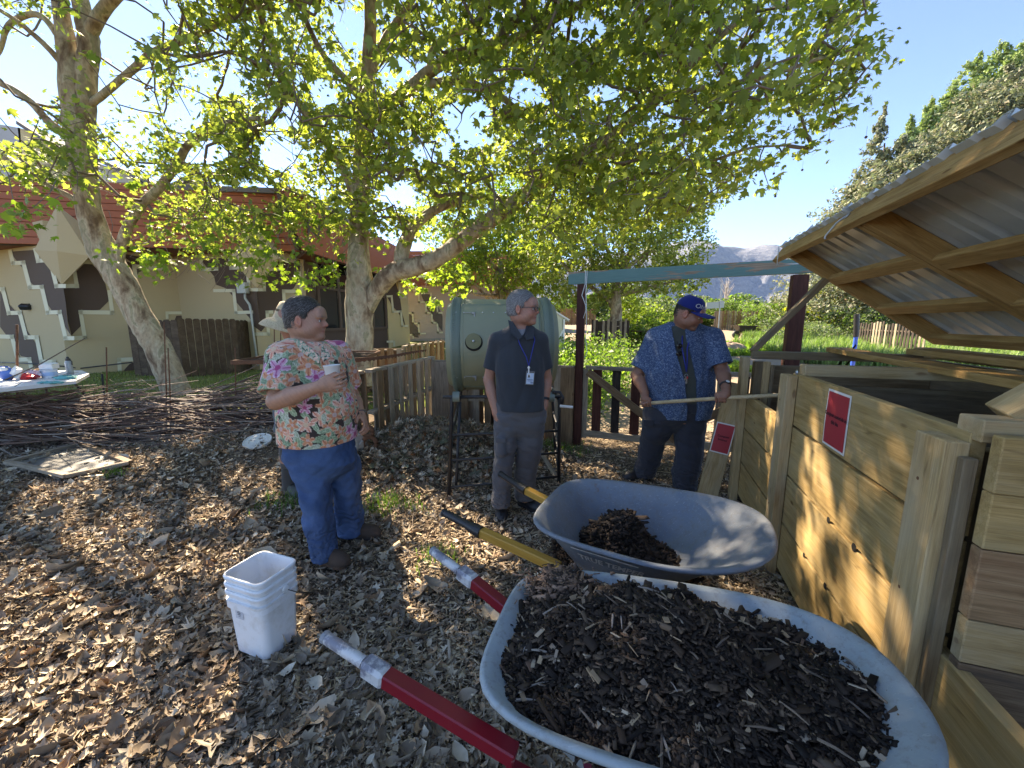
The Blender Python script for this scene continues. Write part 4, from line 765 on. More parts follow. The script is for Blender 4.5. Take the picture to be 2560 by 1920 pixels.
# leafy bed right behind the fence
P = []; 
for i in range(90):
    y = random.uniform(6.4, 10.5); x = random.uniform(-.1*y, .30*y) if y > 7 else random.uniform(-.3, 1.6); P.append((x, y))
for i, (x, y) in enumerate(P):
    pass
n = 26000; k = RNG.integers(0, 90, n); cc = np.array(P)[k]; Q = np.c_[cc+RNG.normal(0, .22, (n, 2)), np.abs(RNG.normal(.45, .28, n))]; Q[:, 2] = np.clip(Q[:, 2], .02, 1.05)+G2(Q[:, 0], Q[:, 1])
V, F, C3 = leafcards(Q, .07, G1+[(.26, .34, .09)]); tag(link('broad_bean_bed', npmesh('bed', V, F, C3), LEAFB), 'bed of bright green leafy bean plants just beyond the arch', 'garden bed', kind='stuff')
def rowbed(name, label, x0, x1, y0, y1, n, h, m, cols, blades=3, w_=.02, lean=.6, rows=None):
    X = RNG.uniform(x0, x1, n); Y = RNG.uniform(y0, y1, n)
    if rows: Y = y0+np.round((Y-y0)/rows)*rows+RNG.normal(0, rows*.12, n)
    return tag(grassy(name, np.c_[X, Y, G2(X, Y)+.01], h, m, blades, w_, lean, cols), label, 'garden bed', kind='stuff')
rowbed('garlic_bed', 'long bed of upright pale green garlic leaves seen above the bins', 8.6, 17, 10.5, 15.5, 5200, .55, LEAFB, [(.14, .22, .08), (.20, .28, .11), (.25, .32, .15)], 4, .03, .8)
rowbed('salad_bed', 'low bright green seedling rows beside the right arch post', 7.0, 9.5, 13, 16, 2200, .25, LEAFB, [(.20, .32, .05), (.26, .36, .07)], 4, .05, 1.)
rowbed('seedling_row', 'low yellow green seedling row beside the path behind the man in blue', 4.2, 6.3, 10.0, 11.0, 1100, .25, LEAFB, [(.26, .36, .06), (.32, .38, .08)], 5, .05, 1.)
rowbed('fennel_bed', 'feathery green bed left of the garlic leaves', 10.5, 13, 15.5, 18, 2200, .5, LEAFB, [(.12, .20, .08), (.18, .25, .10)], 5, .02, .7)
# low plants and shrubs by pixel column and depth
sh = [('yellow_shrub', 'round golden yellow flowering shrub beyond the right arch post', 2052, 780, 20, (1.5, 1.2, 1.2), 5200, .10, [(.50, .48, .04), (.62, .56, .06), (.36, .40, .05)]),
      ('lavender_bush', 'grey green lavender mound at the foot of the yellow shrub', 1990, 835, 16, (1.5, 1, .7), 4200, .08, GG), ('lavender_bush', 'grey green lavender clump left of the lavender mound', 2075, 825, 17, (1.8, 1, .65), 4200, .08, GG),
      ('green_shrub', 'bright green leafy shrub left of the blue cap', 1640, 765, 16, (1.3, 1.1, 1.15), 6500, .12, GY+G1), ('green_shrub', 'tall yellow green shrub touching the plane trunk by the left arch post', 1580, 760, 19, (1.4, 1.3, 1.6), 6000, .12, GY),
      ('green_shrub', 'dark green bush behind the pole sign right of the blue cap', 1800, 775, 26, (2.6, 1.5, 1.0), 7000, .14, GD+G1), ('green_shrub', 'mid green bush behind the far fence right of the pole sign', 1890, 785, 30, (3.2, 1.5, 1.1), 6000, .15, G1), ('green_shrub', 'bush standing just left of the right arch post', 1930, 800, 22, (1.8, 1.2, .9), 4500, .12, G1+GG),
      ('pale_shrub', 'pale silvery shrub behind the dark palisade fence', 2240, 800, 17, (2.0, 1.2, .9), 5000, .10, GG), ('green_shrub', 'untidy green bush between yellow shrub and fence', 2150, 820, 17, (1.4, 1, .9), 3500, .1, GG+G1), ('green_shrub', 'far grey green bush left of the blue cap under the mountain', 1700, 740, 34, (4, 2, 1.9), 6500, .18, GD+GG), ('dark_shrub', 'very dark low bush beneath the yellow shrub', 2010, 810, 19, (2.2, 1, .8), 4000, .1, GD)]
for nm, lab, u, v, y, r, n, s_, cols in sh: c_ = at(u, v, y); c_[2] = r[2]*.62+G2(c_[0], c_[1]); bush(nm, lab, 'shrub', c_, r, n, s_, cols)
# far fences
def farfence(label, a, b, h, n, mats, w_): return pallet(label, a, b, h, n, mats, w_, both=False, jag=.08, rails=(.25, .8), z0=float(G2((a[0]+b[0])/2, min(a[1], b[1]))))
farfence('long brown picket fence across the far side of the garden', at(1780, 800, 24), at(2030, 800, 23), 1.15, 40, [W_BRN, W_GREY], .11)
farfence('dark palisade fence behind the garlic bed under the lid', at(2150, 800, 14.5), at(2330, 800, 11), 1.2, 22, [W_BLK, W_BLK, W_GREY], .09)
farfence('grey pallet fence round the plane trunk beyond the left arch post', at(1480, 800, 15), at(1575, 800, 14.2), 1.1, 16, [W_BLK, W_GREY], .1)
farfence('dark pallet fence return left of the bright shrub', at(1545, 800, 13.8), at(1560, 800, 17), 1.15, 7, [W_BLK, W_SHED], .1)
farfence('brown fence glimpsed behind the greenhouse roof', at(1400, 800, 30), at(1490, 800, 30), 1.2, 14, [W_BRN], .16)
# greenhouse
gh = thing('greenhouse', 'small cream greenhouse with slatted lean roof behind the green drum', 'greenhouse', at(1400, 850, 9.5)); a = at(1345, 900, 9.0); b = at(1408, 900, 9.0); d_ = at(1472, 900, 13.)
CRG = simple('cream_polycarbonate', (.56, .54, .40), .5, var=.05); zg = float(G2(b[0], 9.)); g0 = np.r_[a[:2]-[1.2, 0], zg]; g1 = np.r_[b[:2], zg]; zr = 1.45; zt2 = 2.0; gy = np.array([.15, 2.4, 0])
build('end_panel', MB().prism([g0, g1, g1+[0, 0, zr], (g0+g1)/2+[0, 0, zt2], g0+[0, 0, zr]], (0, .03, 0)), CRG, gh); build('side_panel', MB().prism([g1, g1+gy, g1+gy+[0, 0, zr], g1+[0, 0, zr]], (-.03, 0, 0)), CRG, gh)
rc = (g0+g1)/2+[0, 0, zt2]; re = g1+[.12, 0, zr-.06]; build('roof_panel', MB().prism([rc, re, re+gy, rc+gy], (0, 0, .02)), simple('grey_polycarbonate', (.42, .42, .38), .4, var=.15, scale=9), gh)
for i in range(5): s_ = i/4.; board('rafter', rc+gy*s_+[0, 0, .04], re+gy*s_+[0, 0, .04], .04, .03, WHITE, gh)
for i in range(6): s_ = i/5.; board('purlin', rc+(re-rc)*s_+[0, 0, .05], rc+(re-rc)*s_+gy+[0, 0, .05], .02, .02, WHITE, gh)
board('corner_post', g1, g1+[0, 0, zr], .04, .04, WHITE, gh, up=(1, 0, 0)); board('brace', g1+[-.02, -.02, 1.2], g1+[-.55, -.02, 0], .02, .04, WHITE, gh)
# blue pipe post, short stakes
pp = thing('pump_post', 'black post with a bright blue lower half standing in the garlic bed', 'post', at(2138, 870, 7.6)); a = at(2142, 785, 7.6); m_ = at(2140, 842, 7.6); b = at(2137, 880, 7.6); b[2] = G2(b[0], b[1])
build('sleeve', MB().tube([a, m_], .045, 12), BLACK, pp, smooth=50); build('pipe', MB().tube([m_, b], .035, 12), simple('blue_pipe', (.03, .10, .52), .4), pp, smooth=50)
for (u, v, h, lab) in ((2083, 842, .5, 'short reddish garden stake beside the blue post'), (2095, 858, .3, 'shorter pale garden stake right of the reddish stake')):
    q = at(u, v, 6.4); tag(board('garden_stake', (q[0], q[1], float(G2(q[0], q[1]))), q, .05, .05, W_BRN), lab, 'stake')
# wheelbarrow far away, sign on a pole, bench, dirt heap
bw = thing('wheelbarrow', 'small black wheelbarrow parked on the path far behind the man in blue', 'wheelbarrow', at(1862, 835, 19)); q = at(1862, 835, 19); q[2] = G2(q[0], q[1])
BTR = simple('black_tray', (.015, .017, .018), .4)
build('tray', MB().add([q+p for p in ((-.5, -.3, .62), (.42, -.3, .60), (.42, .3, .60), (-.5, .3, .62), (-.28, -.2, .3), (.2, -.2, .3), (.2, .2, .3), (-.28, .2, .3))], [(0, 1, 5, 4), (1, 2, 6, 5), (2, 3, 7, 6), (3, 0, 4, 7), (4, 5, 6, 7)]), BTR, bw); build('wheel', MB().tube([q+[-.42, -.05, .18], q+[-.42, .05, .18]], .18, 16), BLACK, bw)
for s_ in (-.22, .22): build('handle', MB().tube([q+[-.42, s_*.3, .18], q+[.3, s_, .42], q+[.95, s_*1.2, .62]], .02, 6), W_BRN, bw); build('leg', MB().tube([q+[.2, s_, .4], q+[.3, s_, 0]], .016, 5), BLACK, bw)
sp = thing('pole_sign', 'pale rectangular sign board on a thin pole behind the blue cap', 'sign', at(1793, 800, 17)); q = at(1793, 850, 17); q[2] = G2(q[0], q[1]); build('pole', MB().tube([q, q+[0, 0, 2.5]], .025, 8), STEEL, sp)
a = at(1765, 772, 17); b = at(1810, 769, 17); build('board', MB().prism([a, b, b+[0, 0, .28], a+[0, 0, .26]], (0, .04, 0)), simple('grey_sign_board', (.40, .42, .40), .5), sp)
bn = thing('garden_bench', 'small dark garden table under the bright shrub left of the man in blue', 'table', at(1600, 830, 15.5)); q = at(1600, 830, 15.5); q[2] = G2(q[0], q[1]); build('top', MB().lathe([(0, .62), (.5, .62), (.5, .66), (0, .66)], q, 12), W_SHED, bn); build('leg', MB().tube([q+[-.25, 0, 0], q+[0, 0, .6]], .04, 5).tube([q+[.25, 0, 0], q+[0, 0, .6]], .04, 5), W_SHED, bn)
q = at(1830, 860, 14); q[2] = G2(q[0], q[1]); dh = tag(link('soil_heap', None, loc=tuple(q)), 'small heap of pale soil on the path in front of the black wheelbarrow', 'soil heap'); mb = MB().ell(q+[0, 0, .05], (.55, .45, .32), 18, 9); mb.v[0] += RNG.normal(0, .02, mb.v[0].shape); build('heap', mb, simple('pale_soil', (.30, .22, .16), .95, var=.3, scale=12), dh)
hs = thing('garden_house', 'small low house with a grey roof glimpsed under the junipers behind the lid', 'house', at(2210, 780, 26)); q = at(2210, 806, 26); q[2] = G2(q[0], q[1]); build('wall', MB().box(q+[0, 1, 1.], (6, 3, 2.0)), simple('adobe', (.30, .20, .14), .9), hs); build('roof', MB().prism([q+p for p in ((-3.4, -.9, 1.95), (3.4, -.9, 1.95), (3.4, 1, 2.7), (-3.4, 1, 2.7))], (0, 0, .12)), simple('grey_shingle', (.30, .29, .28), .8), hs)
for x in (-1.6, .2): build('window', MB().box(q+[x, -.52, 1.1], (.9, .06, .9)), GLASSD, hs)
# ---------------- plane trees ----------------
t = MT('plane_bark', .85, spec=.2); v = t.vec((1, 1, .45)); n1 = t.noise(4.2, 5, .6, v, .5); n2 = t.noise(16, 5, .65, v); vv = t.voro(9, t.vec((1, 1, .4)), out=0)
c = t.ramp(n1, [(.36, (.17, .115, .075)), (.42, (.27, .20, .135)), (.49, (.40, .32, .22)), (.57, (.47, .41, .30)), (.60, (.29, .27, .17)), (.68, (.36, .30, .21))], 'LINEAR'); c = t.mix(c, t.ramp(n2, [(.35, .55), (.6, 1.)]), .75, 'MULTIPLY'); t.base(c); t.bump(t.math('ADD', n2, t.math('MULTIPLY', n1, .8)), .7, .02); BARK = t.m
TWIG = simple('twig_bark_grey', (.17, .13, .10), .85, var=.3)
LEAF = leafmat('plane_leaf', .45, .58, (2.0, 2.0, .8), .4)
def limb(pts, rpx=True):
    """pts: (u, v, depth, radius in full-size pixels)"""
    P = []; 
    for u, v, y, r in pts: P.append((*at(u, v, y), r*y/FPX/math.sqrt(1+((u-1280)/FPX)**2)))
    P = np.array(P); n = len(P); out = []
    for i in range(n-1):            # Catmull-Rom
        p0, p1, p2, p3 = P[max(i-1, 0)], P[i], P[i+1], P[min(i+2, n-1)]
        for s in np.linspace(0, 1, 6, endpoint=False): out.append(.5*((2*p1)+(-p0+p2)*s+(2*p0-5*p1+4*p2-p3)*s*s+(-p0+3*p1-3*p2+p3)*s**3))
    out.append(P[-1]); return np.array(out)
def grow(tree, limbs, clusters, seed, leafn=34, size=.12, twr=.010):
    nodes = []; rad = []; lm = MB()
    for k, L in enumerate(limbs):
        q = L.copy(); q[:, :3] += np.random.default_rng(seed+k).normal(0, .006, (len(q), 3))*np.clip(q[:, 3:4]*4, .2, 1); build('trunk' if k == 0 else 'limb', MB().tube(q[:, :3], np.maximum(q[:, 3]*(1+.018*np.sin(np.arange(len(q))*.9+k)), .008), 20 if k == 0 else 10), BARK, tree, smooth=True)
        nodes += [p[:3] for p in L[2:]]; rad += [p[3] for p in L[2:]]
    N = np.array(nodes); Rr = np.array(rad); nN = len(N); cap = nN+len(clusters)*4; NN = np.zeros((cap, 3)); NN[:nN] = N; par = -np.ones(cap, int); cnt = nN; rr = np.random.default_rng(seed)
    order = np.argsort([np.min(np.linalg.norm(N[::4]-c, axis=1)) for c in clusters]); segs = []
    for ci in order:
        c = clusters[ci]; d = np.linalg.norm(NN[:cnt]-c, axis=1); j = int(np.argmin(d+(np.arange(cnt) < nN)*.05)); a = NN[j]; L = d[j]; prev = j; k = max(1, min(3, int(L/.35)))
        for m_ in range(1, k+1):
            s_ = m_/k; p = a+(c-a)*s_+rr.normal(0, .05*L, 3)*(m_ < k)+np.array([0, 0, .06*L*math.sin(math.pi*s_)]); NN[cnt] = p; par[cnt] = prev; prev = cnt; cnt += 1
    wgt = np.zeros(cnt)
    for i in range(cnt-1, nN-1, -1): wgt[i] += 1; 
    for i in range(cnt-1, nN-1, -1):
        if par[i] >= nN: wgt[par[i]] += wgt[i]
    tw = MB(); r_ = np.clip(.0035*np.sqrt(wgt)*1.35, .003, .055); VV = []; FF = []; off = 0
    a = NN[par[nN:cnt]]; b = NN[nN:cnt]; rb = r_[nN:cnt]; ra = np.where(par[nN:cnt] >= nN, r_[np.maximum(par[nN:cnt], 0)]*.95, rb*1.2); ra = np.minimum(ra, rb*1.9)
    T = b-a; T /= np.linalg.norm(T, axis=1)[:, None]+1e-9; h = np.where(np.abs(T[:, 2:3]) < .9, [[0, 0, 1.]], [[1., 0, 0]]); X = np.cross(T, h); X /= np.linalg.norm(X, axis=1)[:, None]; Y = np.cross(T, X); K = 5; mid = (a+b)/2+rr.normal(0, .03, a.shape)*np.linalg.norm(b-a, axis=1)[:, None]; V = []
    for P, R in ((a, ra), (mid, (ra+rb)/2), (b, rb)):
        for k in range(K): t_ = 2*math.pi*k/K; V.append(P+(X*math.cos(t_)+Y*math.sin(t_))*R[:, None])
    V = np.stack(V, 1); n = len(a); base = np.arange(n)[:, None]*K*3; F = np.concatenate([base+[s*K+k, s*K+(k+1) % K, (s+1)*K+(k+1) % K, (s+1)*K+k] for s in (0, 1) for k in range(K)])
    o = link('twigs', npmesh('twigs', V.reshape(-1, 3)-org(tree), F, smooth=True), TWIG, tree); o['kind'] = 'stuff'
    return o
def leaves(tree, centers, n_per, spread, size, cols, name='crown', m=None, bright=None, seed=1, filt=None, drape=.3):
    rr = np.random.default_rng(seed); n = len(centers)*n_per; P = np.repeat(centers, n_per, 0)+rr.normal(0, 1, (n, 3))*np.array([spread, spread, spread*.55])
    if filt is not None: P = P[filt(P, rr)]
    n = len(P); Vs, Fs, Cs = [], [], []; off = 0
    for s in range(3):
        m_ = np.arange(n) % 3 == s; Q = P[m_]; q = len(Q); 
        angs = [(-140, .42), (-75, .8), (-52, .42), (-28, .95), (-14, .55), (0, 1.1), (14, .55), (28, .95), (52, .42), (75, .8), (140, .42)]; r2_ = np.random.default_rng(s)
        pv = np.array([(0, 0, 0)]+[(l*math.cos(math.radians(a)), l*math.sin(math.radians(a)), -.22*l*l*r2_.uniform(.2, 1.4)) for a, l in angs])*.55; pf = np.array([(0, 1+i, 1+(i+1) % len(angs)) for i in range(len(angs))])
        z = rr.normal(0, 1, (q, 3))*[.75, .75, .45]+[0, 0, .75]; z /= np.linalg.norm(z, axis=1)[:, None]; a = rr.normal(0, 1, (q, 3))-[0, 0, .6]; x = a-z*(a*z).sum(1)[:, None]; x /= np.linalg.norm(x, axis=1)[:, None]; R = np.stack([x, np.cross(z, x), z], 2)
        V, F, C3 = scatter(pv, pf, Q, R, (size*np.clip(np.exp(rr.normal(0, .38, q)), .4, 1.9))[:, None, None], np.asarray(cols)[rr.integers(0, len(cols), q)]*rr.uniform(.75, 1.25, (q, 1))); Vs.append(V); Fs.append(F+off); Cs.append(C3); off += len(V)
    o = link(name, npmesh(name, np.vstack(Vs)-org(tree), np.vstack(Fs), np.vstack(Cs)), m or LEAF, tree); o['kind'] = 'stuff'; return o
GLC = [(.15, .20, .07), (.18, .23, .075), (.21, .26, .085), (.12, .17, .06), (.25, .29, .09)]
D = 1.1573
t1 = thing('plane_tree', 'leaning mottled plane tree with twin stems rising at the left by the table', 'tree', (*at(440, 970, 8.4)[:2], 0))
def dl(*a): return [(u*D, v*D, y, r*D) for u, v, y, r in a]
T1 = [limb(dl((392, 880, 8.3, 37), (372, 820, 8.35, 34), (338, 745, 8.4, 33), (300, 680, 8.4, 33), (258, 600, 8.4, 34), (225, 545, 8.4, 37), (200, 480, 8.4, 31), (187, 420, 8.4, 29), (176, 330, 8.4, 33), (168, 250, 8.4, 35), (156, 150, 8.4, 30), (138, 60, 8.4, 20), (125, -40, 8.4, 18), (112, -180, 8.3, 14), (90, -420, 8, 9))),
      limb(dl((178, 260, 8.4, 28), (188, 150, 8.4, 24), (192, 90, 8.4, 24), (180, 30, 8.4, 21), (165, -60, 8.4, 16), (170, -200, 8.2, 12), (200, -420, 8, 8))),
      limb(dl((190, 80, 8.4, 18), (225, 20, 8.3, 15), (262, -15, 8.2, 12), (330, -60, 8, 10), (430, -160, 7.6, 7))),
      limb(dl((255, 565, 8.4, 14), (268, 510, 8.3, 13), (300, 450, 8.2, 12), (345, 405, 8.1, 11), (385, 350, 8, 10), (410, 310, 7.9, 9), (470, 272, 7.8, 8), (560, 255, 7.6, 5))),
      limb(dl((196, 225, 8.4, 10), (240, 190, 8.3, 9), (292, 146, 8.2, 9), (330, 115, 8.1, 9), (400, 85, 8, 8), (470, 52, 7.8, 7), (520, 30, 7.6, 5), (600, -10, 7.3, 4))),
      limb(dl((150, 300, 8.4, 13), (105, 262, 8.3, 11), (60, 215, 8.2, 10), (0, 180, 8.1, 9), (-120, 140, 8, 7))),
      limb(dl((195, 480, 8.4, 10), (158, 430, 8.3, 8), (110, 405, 8.2, 8), (60, 370, 8.1, 7), (0, 338, 8, 6), (-100, 320, 8, 5))),
      limb(dl((150, 160, 8.4, 9), (110, 110, 8.2, 8), (55, 60, 8, 7), (0, 22, 7.8, 6), (-90, -30, 7.6, 5))),
      limb(dl((128, 80, 8.4, 10), (90, 35, 8.4, 8), (50, 35, 8.5, 8), (15, 60, 8.6, 7), (0, 110, 8.6, 5), (-40, 170, 8.6, 4)))]
t2 = thing('plane_tree', 'upright mottled plane tree with a big arching right limb in the middle', 'tree', (*at(902, 900, 7.6)[:2], 0))
T2 = [limb(dl((777, 840, 7.6, 37), (777, 780, 7.6, 31), (777, 700, 7.6, 30), (777, 640, 7.6, 31), (775, 560, 7.6, 24), (775, 480, 7.6, 20), (778, 420, 7.6, 19), (784, 340, 7.6, 19), (790, 250, 7.6, 17), (796, 150, 7.5, 14), (800, 60, 7.4, 12), (800, -60, 7.3, 11), (805, -250, 7, 8), (800, -520, 6.6, 5))),
      limb(dl((792, 668, 7.6, 17), (818, 620, 7.5, 19), (852, 588, 7.4, 21), (900, 575, 7.3, 20), (950, 555, 7.2, 18), (1005, 515, 7.05, 17), (1060, 475, 6.9, 16), (1110, 440, 6.8, 15), (1160, 400, 6.7, 14), (1215, 360, 6.55, 13), (1265, 325, 6.4, 11), (1330, 290, 6.2, 10), (1420, 215, 5.9, 9), (1500, 130, 5.6, 8), (1600, 40, 5.3, 6))),
      limb(dl((1200, 372, 6.6, 10), (1270, 345, 6.5, 8), (1340, 330, 6.4, 7), (1420, 300, 6.3, 6), (1500, 285, 6.2, 5), (1600, 260, 6, 4))),
      limb(dl((862, 588, 7.4, 14), (870, 540, 7.4, 16), (888, 500, 7.35, 13), (925, 462, 7.3, 10), (975, 440, 7.2, 8), (1030, 425, 7.1, 6), (1100, 430, 7, 4))),
      limb(dl((768, 440, 7.6, 10), (750, 385, 7.6, 9), (720, 330, 7.5, 9), (700, 300, 7.5, 9), (672, 260, 7.4, 8), (640, 215, 7.3, 8), (610, 160, 7.2, 7), (585, 90, 7.1, 8), (560, 20, 7, 7), (540, -80, 6.8, 6))),
      limb(dl((788, 270, 7.5, 12), (830, 235, 7.4, 11), (880, 195, 7.3, 12), (935, 150, 7.1, 11), (985, 125, 6.9, 11), (1035, 118, 6.7, 10), (1085, 75, 6.5, 9), (1150, 5, 6.2, 7), (1210, -90, 5.9, 5))),
      limb(dl((895, 190, 7.3, 8), (940, 180, 7.2, 8), (985, 175, 7.1, 8), (1040, 188, 7, 7), (1090, 215, 6.8, 6), (1140, 260, 6.6, 4))),
      limb(dl((930, 150, 7.1, 8), (935, 110, 7, 7), (975, 75, 6.9, 7), (1020, 55, 6.8, 6), (1060, 0, 6.6, 5), (1100, -80, 6.4, 4))),
      limb(dl((1035, 118, 6.7, 8), (1110, 85, 6.4, 8), (1200, 40, 6.1, 7), (1300, -20, 5.7, 6), (1400, -100, 5.3, 4))),
      limb(dl((795, 170, 7.5, 9), (830, 90, 7.4, 8), (870, 30, 7.2, 7), (905, -30, 7, 6), (950, -150, 6.7, 4))),
      limb(dl((790, 230, 7.5, 8), (745, 170, 7.4, 7), (700, 120, 7.2, 6), (660, 40, 7, 5), (640, -60, 6.8, 4))),
      limb(dl((1420, 215, 5.9, 7), (1520, 190, 5.6, 6), (1640, 170, 5.3, 5), (1760, 130, 5.1, 4), (1850, 105, 5, 2.5))),
      limb(dl((1340, 330, 6.4, 5), (1430, 335, 6.2, 5), (1520, 350, 6, 4), (1620, 320, 5.8, 3), (1700, 315, 5.7, 2)))]
def poly_in(u, v, poly):
    P = np.array(poly); x0, y0 = P[:, 0], P[:, 1]; x1, y1 = np.roll(x0, -1), np.roll(y0, -1); u = u[:, None]; v = v[:, None]; c = ((y0 > v) != (y1 > v)) & (u < (x1-x0)*(v-y0)/(y1-y0+1e-9)+x0); return c.sum(1) % 2 == 1
CROWN = [(-900, -2600), (2300, -2600), (2120, -600), (1900, -30), (1880, 40), (1840, 100), (1900, 105), (1850, 150), (1815, 250), (1760, 305), (1720, 330), (1640, 375), (1580, 425), (1545, 440), (1480, 470), (1400, 500), (1330, 520), (1260, 560), (1200, 600), (1080, 640), (960, 640), (900, 560), (830, 590), (740, 620), (600, 600), (500, 590), (330, 590), (270, 520), (250, 430), (120, 420), (-900, 480)]
CR = [(u*D, v*D) for u, v in CROWN]
GAPS = [(1700, 300, 30, 60), (880, 150, 60, 25), (1010, 250, 55, 35), (620, 250, 34, 30), (600, 330, 40, 40), (540, 420, 70, 26), (30, 190, 60, 120), (100, 130, 50, 90), (230, 60, 60, 60), (215, 200, 25, 60), (440, 330, 60, 25), (300, 30, 90, 50), (1000, 300, 60, 22), (1130, 200, 45, 30), (860, 420, 40, 30), (930, 330, 45, 20), (700, 200, 30, 30), (480, 180, 50, 30), (1250, 60, 60, 30), (760, 60, 40, 40), (1300, 200, 40, 20), (400, 250, 40, 40), (1100, 400, 40, 22)]
_SP = [(430, 1150, .34), (600, 1250, .3), (1000, 1230, .28), (1130, 1330, .30), (1010, 1430, .2), (150, 1250, .32), (350, 1450, .26), (170, 1720, .28), (600, 1700, .2), (710, 1560, .14), (1560, 1240, .16), (1480, 1160, .22), (985, 1560, .16), (300, 1320, .22), (1250, 1400, .14), (520, 1400, .15), (60, 1450, .2), (850, 1130, .22), (1010, 1750, .12)]
SUNV = np.array(SUN)
def sun_holes(P, rr):
    ok = np.ones(len(P), bool)
    for q, r in [(gnd(u, v), r) for u, v, r in _SP]+[(np.array([1.48, 1.79, .45]), .10), (np.array([1.32, 1.33, .55]), .11), (np.array([1.75, 2.6, .5]), .10), (np.array([.6, .9, .9]), .0)]:
        d = P-q; t_ = d@SUNV; e = np.linalg.norm(d-t_[:, None]*SUNV, axis=1)+.06*np.sin(d[:, 0]*5)*np.cos(d[:, 1]*4); ok &= ~((e < r*1.15) & (rr.uniform(0, 1, len(P)) < .86))
    return ok
def crown_filter(P, rr, thin=True):
    u, v = proj(P); u = np.nan_to_num(u, nan=-1e4); v = np.nan_to_num(v, nan=-1e4); ok = poly_in(u, v, CR) | (v < -700)
    for cx, cy, rx, ry in GAPS: ok &= (((u/D-cx)/rx)**2+((v/D-cy)/ry)**2 > 1) | (rr.uniform(0, 1, len(u)) < .12)
    ok &= ~((u/D < 720) & (v/D > 400) & (rr.uniform(0, 1, len(u)) < .22)); ok &= ~((u/D < 330) & (v > 0) & (rr.uniform(0, 1, len(u)) < .28))
    ok &= ~((P[:, 1] < 6.7) & (u/D < 1180) & (v > -100) & (rr.uniform(0, 1, len(u)) < .25)); ok &= ~((u/D > 1150) & (v > -150) & (rr.uniform(0, 1, len(u)) < .16)); return ok & (P[:, 2] > 2.4) & (P[:, 1] > .5) & sun_holes(P, rr)
def ellc(c, r, n, rr): 
    d = rr.normal(0, 1, (n, 3)); d /= np.linalg.norm(d, axis=1)[:, None]; return np.array(c)+d*(rr.uniform(.15, 1, n)**.45)[:, None]*np.array(r)
rr = np.random.default_rng(5)
C2 = np.vstack([ellc((-1.6, 6.8, 6.2), (5.2, 3.2, 3.2), 1700, rr), ellc((2.2, 5.7, 4.5), (3.4, 1.9, 2.2), 900, rr), ellc((.5, 5.9, 4.2), (3.2, 1.6, 1.5), 420, rr), ellc((-3.2, 6.8, 4.1), (2.6, 1.6, 1.3), 420, rr), ellc((-.5, 4.4, 6.6), (4.5, 2.2, 1.8), 260, rr)]); C2 = C2[crown_filter(C2, rr)]; C2_shade = ellc((-3.4, 6.4, 7.9), (4.2, 2.3, 1.1), 620, rr); C2_shade = C2_shade[proj(C2_shade)[1] < -30]; C2 = np.vstack([C2, C2_shade])  # last set: extra leaf clusters above the view, added to shade the foreground
C1 = np.vstack([ellc((-7.6, 8.2, 6.6), (4.2, 3., 3.6), 900, rr), ellc((-6.2, 7.4, 3.9), (2.8, 1.2, 1.3), 330, rr)]); C1 = C1[crown_filter(C1, rr)]
# sprigs at the outer right tip
TIP = np.array([at(u*D, v*D, y) for u, v, y in ((1900, 120, 5), (1870, 150, 5), (1840, 190, 5.1), (1800, 220, 5.1), (1865, 90, 5), (1820, 110, 5.1), (1760, 120, 5.2), (1780, 180, 5.2), (1850, 240, 5.2), (1810, 255, 5.3), (1750, 260, 5.4), (1700, 290, 5.5), (1690, 330, 5.6), (1755, 320, 5.7), (1640, 350, 5.8), (1580, 400, 6), (1560, 430, 6), (1500, 455, 6.1), (1850, 10, 5), (1800, 30, 5.1), (1725, 205, 5.3), (1440, 470, 6.2), (1660, 400, 6.))])
C2 = np.vstack([C2, TIP])
grow(t1, T1, C1, 31); grow(t2, T2, C2, 77)
leaves(t1, C1, 25, .21, .10, GLC, seed=2, filt=crown_filter); 
o2 = leaves(t2, C2[:-23], 21, .21, .104, GLC, seed=3, filt=crown_filter); leaves(t2, TIP, 24, .12, .10, GLC, 'outer_sprays', seed=9)
# low sprays hanging in front of the building
SP = [(70, 450, 4.6, 5), (30, 440, 4.6, 4), (40, 480, 5.5, 3), (90, 395, 7, 6), (130, 420, 7, 6), (250, 370, 7.5, 6), (120, 360, 7, 5), (230, 390, 7, 5), (320, 540, 6.6, 9), (370, 560, 6.6, 6), (280, 555, 6.6, 5), (400, 520, 6.5, 9), (430, 505, 6.5, 8), (240, 520, 7, 4), (520, 590, 6.4, 6), (560, 575, 6.4, 8), (600, 560, 6.5, 9), (640, 590, 6.6, 8), (690, 600, 6.8, 9), (720, 570, 6.8, 9), (500, 540, 6.6, 9), (560, 510, 6.8, 9), (620, 500, 6.8, 9), (460, 470, 6.8, 8), (660, 540, 6.8, 9), (880, 620, 8.5, 10), (910, 600, 8.6, 12), (940, 570, 8.8, 12), (930, 640, 8.8, 8), (1000, 600, 9, 12), (350, 600, 6.5, 3), (700, 480, 7, 9), (830, 560, 7.5, 6)]
SPC = np.array([at(u*D, v*D, y) for u, v, y, n in SP for _ in range(max(1, n//2))])+rr.normal(0, .13, (sum(max(1, s[3]//2) for s in SP), 3)); grow(t2, [T2[3][:4]], SPC[:0] if False else SPC, 5) if False else None
leaves(t2, SPC, 8, .10, .12, [(.12, .19, .04), (.16, .24, .05)], 'low_sprays', seed=12)
mb = MB()
for u, v, y, n in SP: p = at(u*D, v*D, y); a = p+[random.uniform(-.5, .5), .3, random.uniform(.3, .7)]; mb.tube([a, (a+p)/2+[random.uniform(-.1, .1), 0, .02], p, p+[random.uniform(-.2, .2), 0, -.03]], [.006, .005, .004, .002], 5)
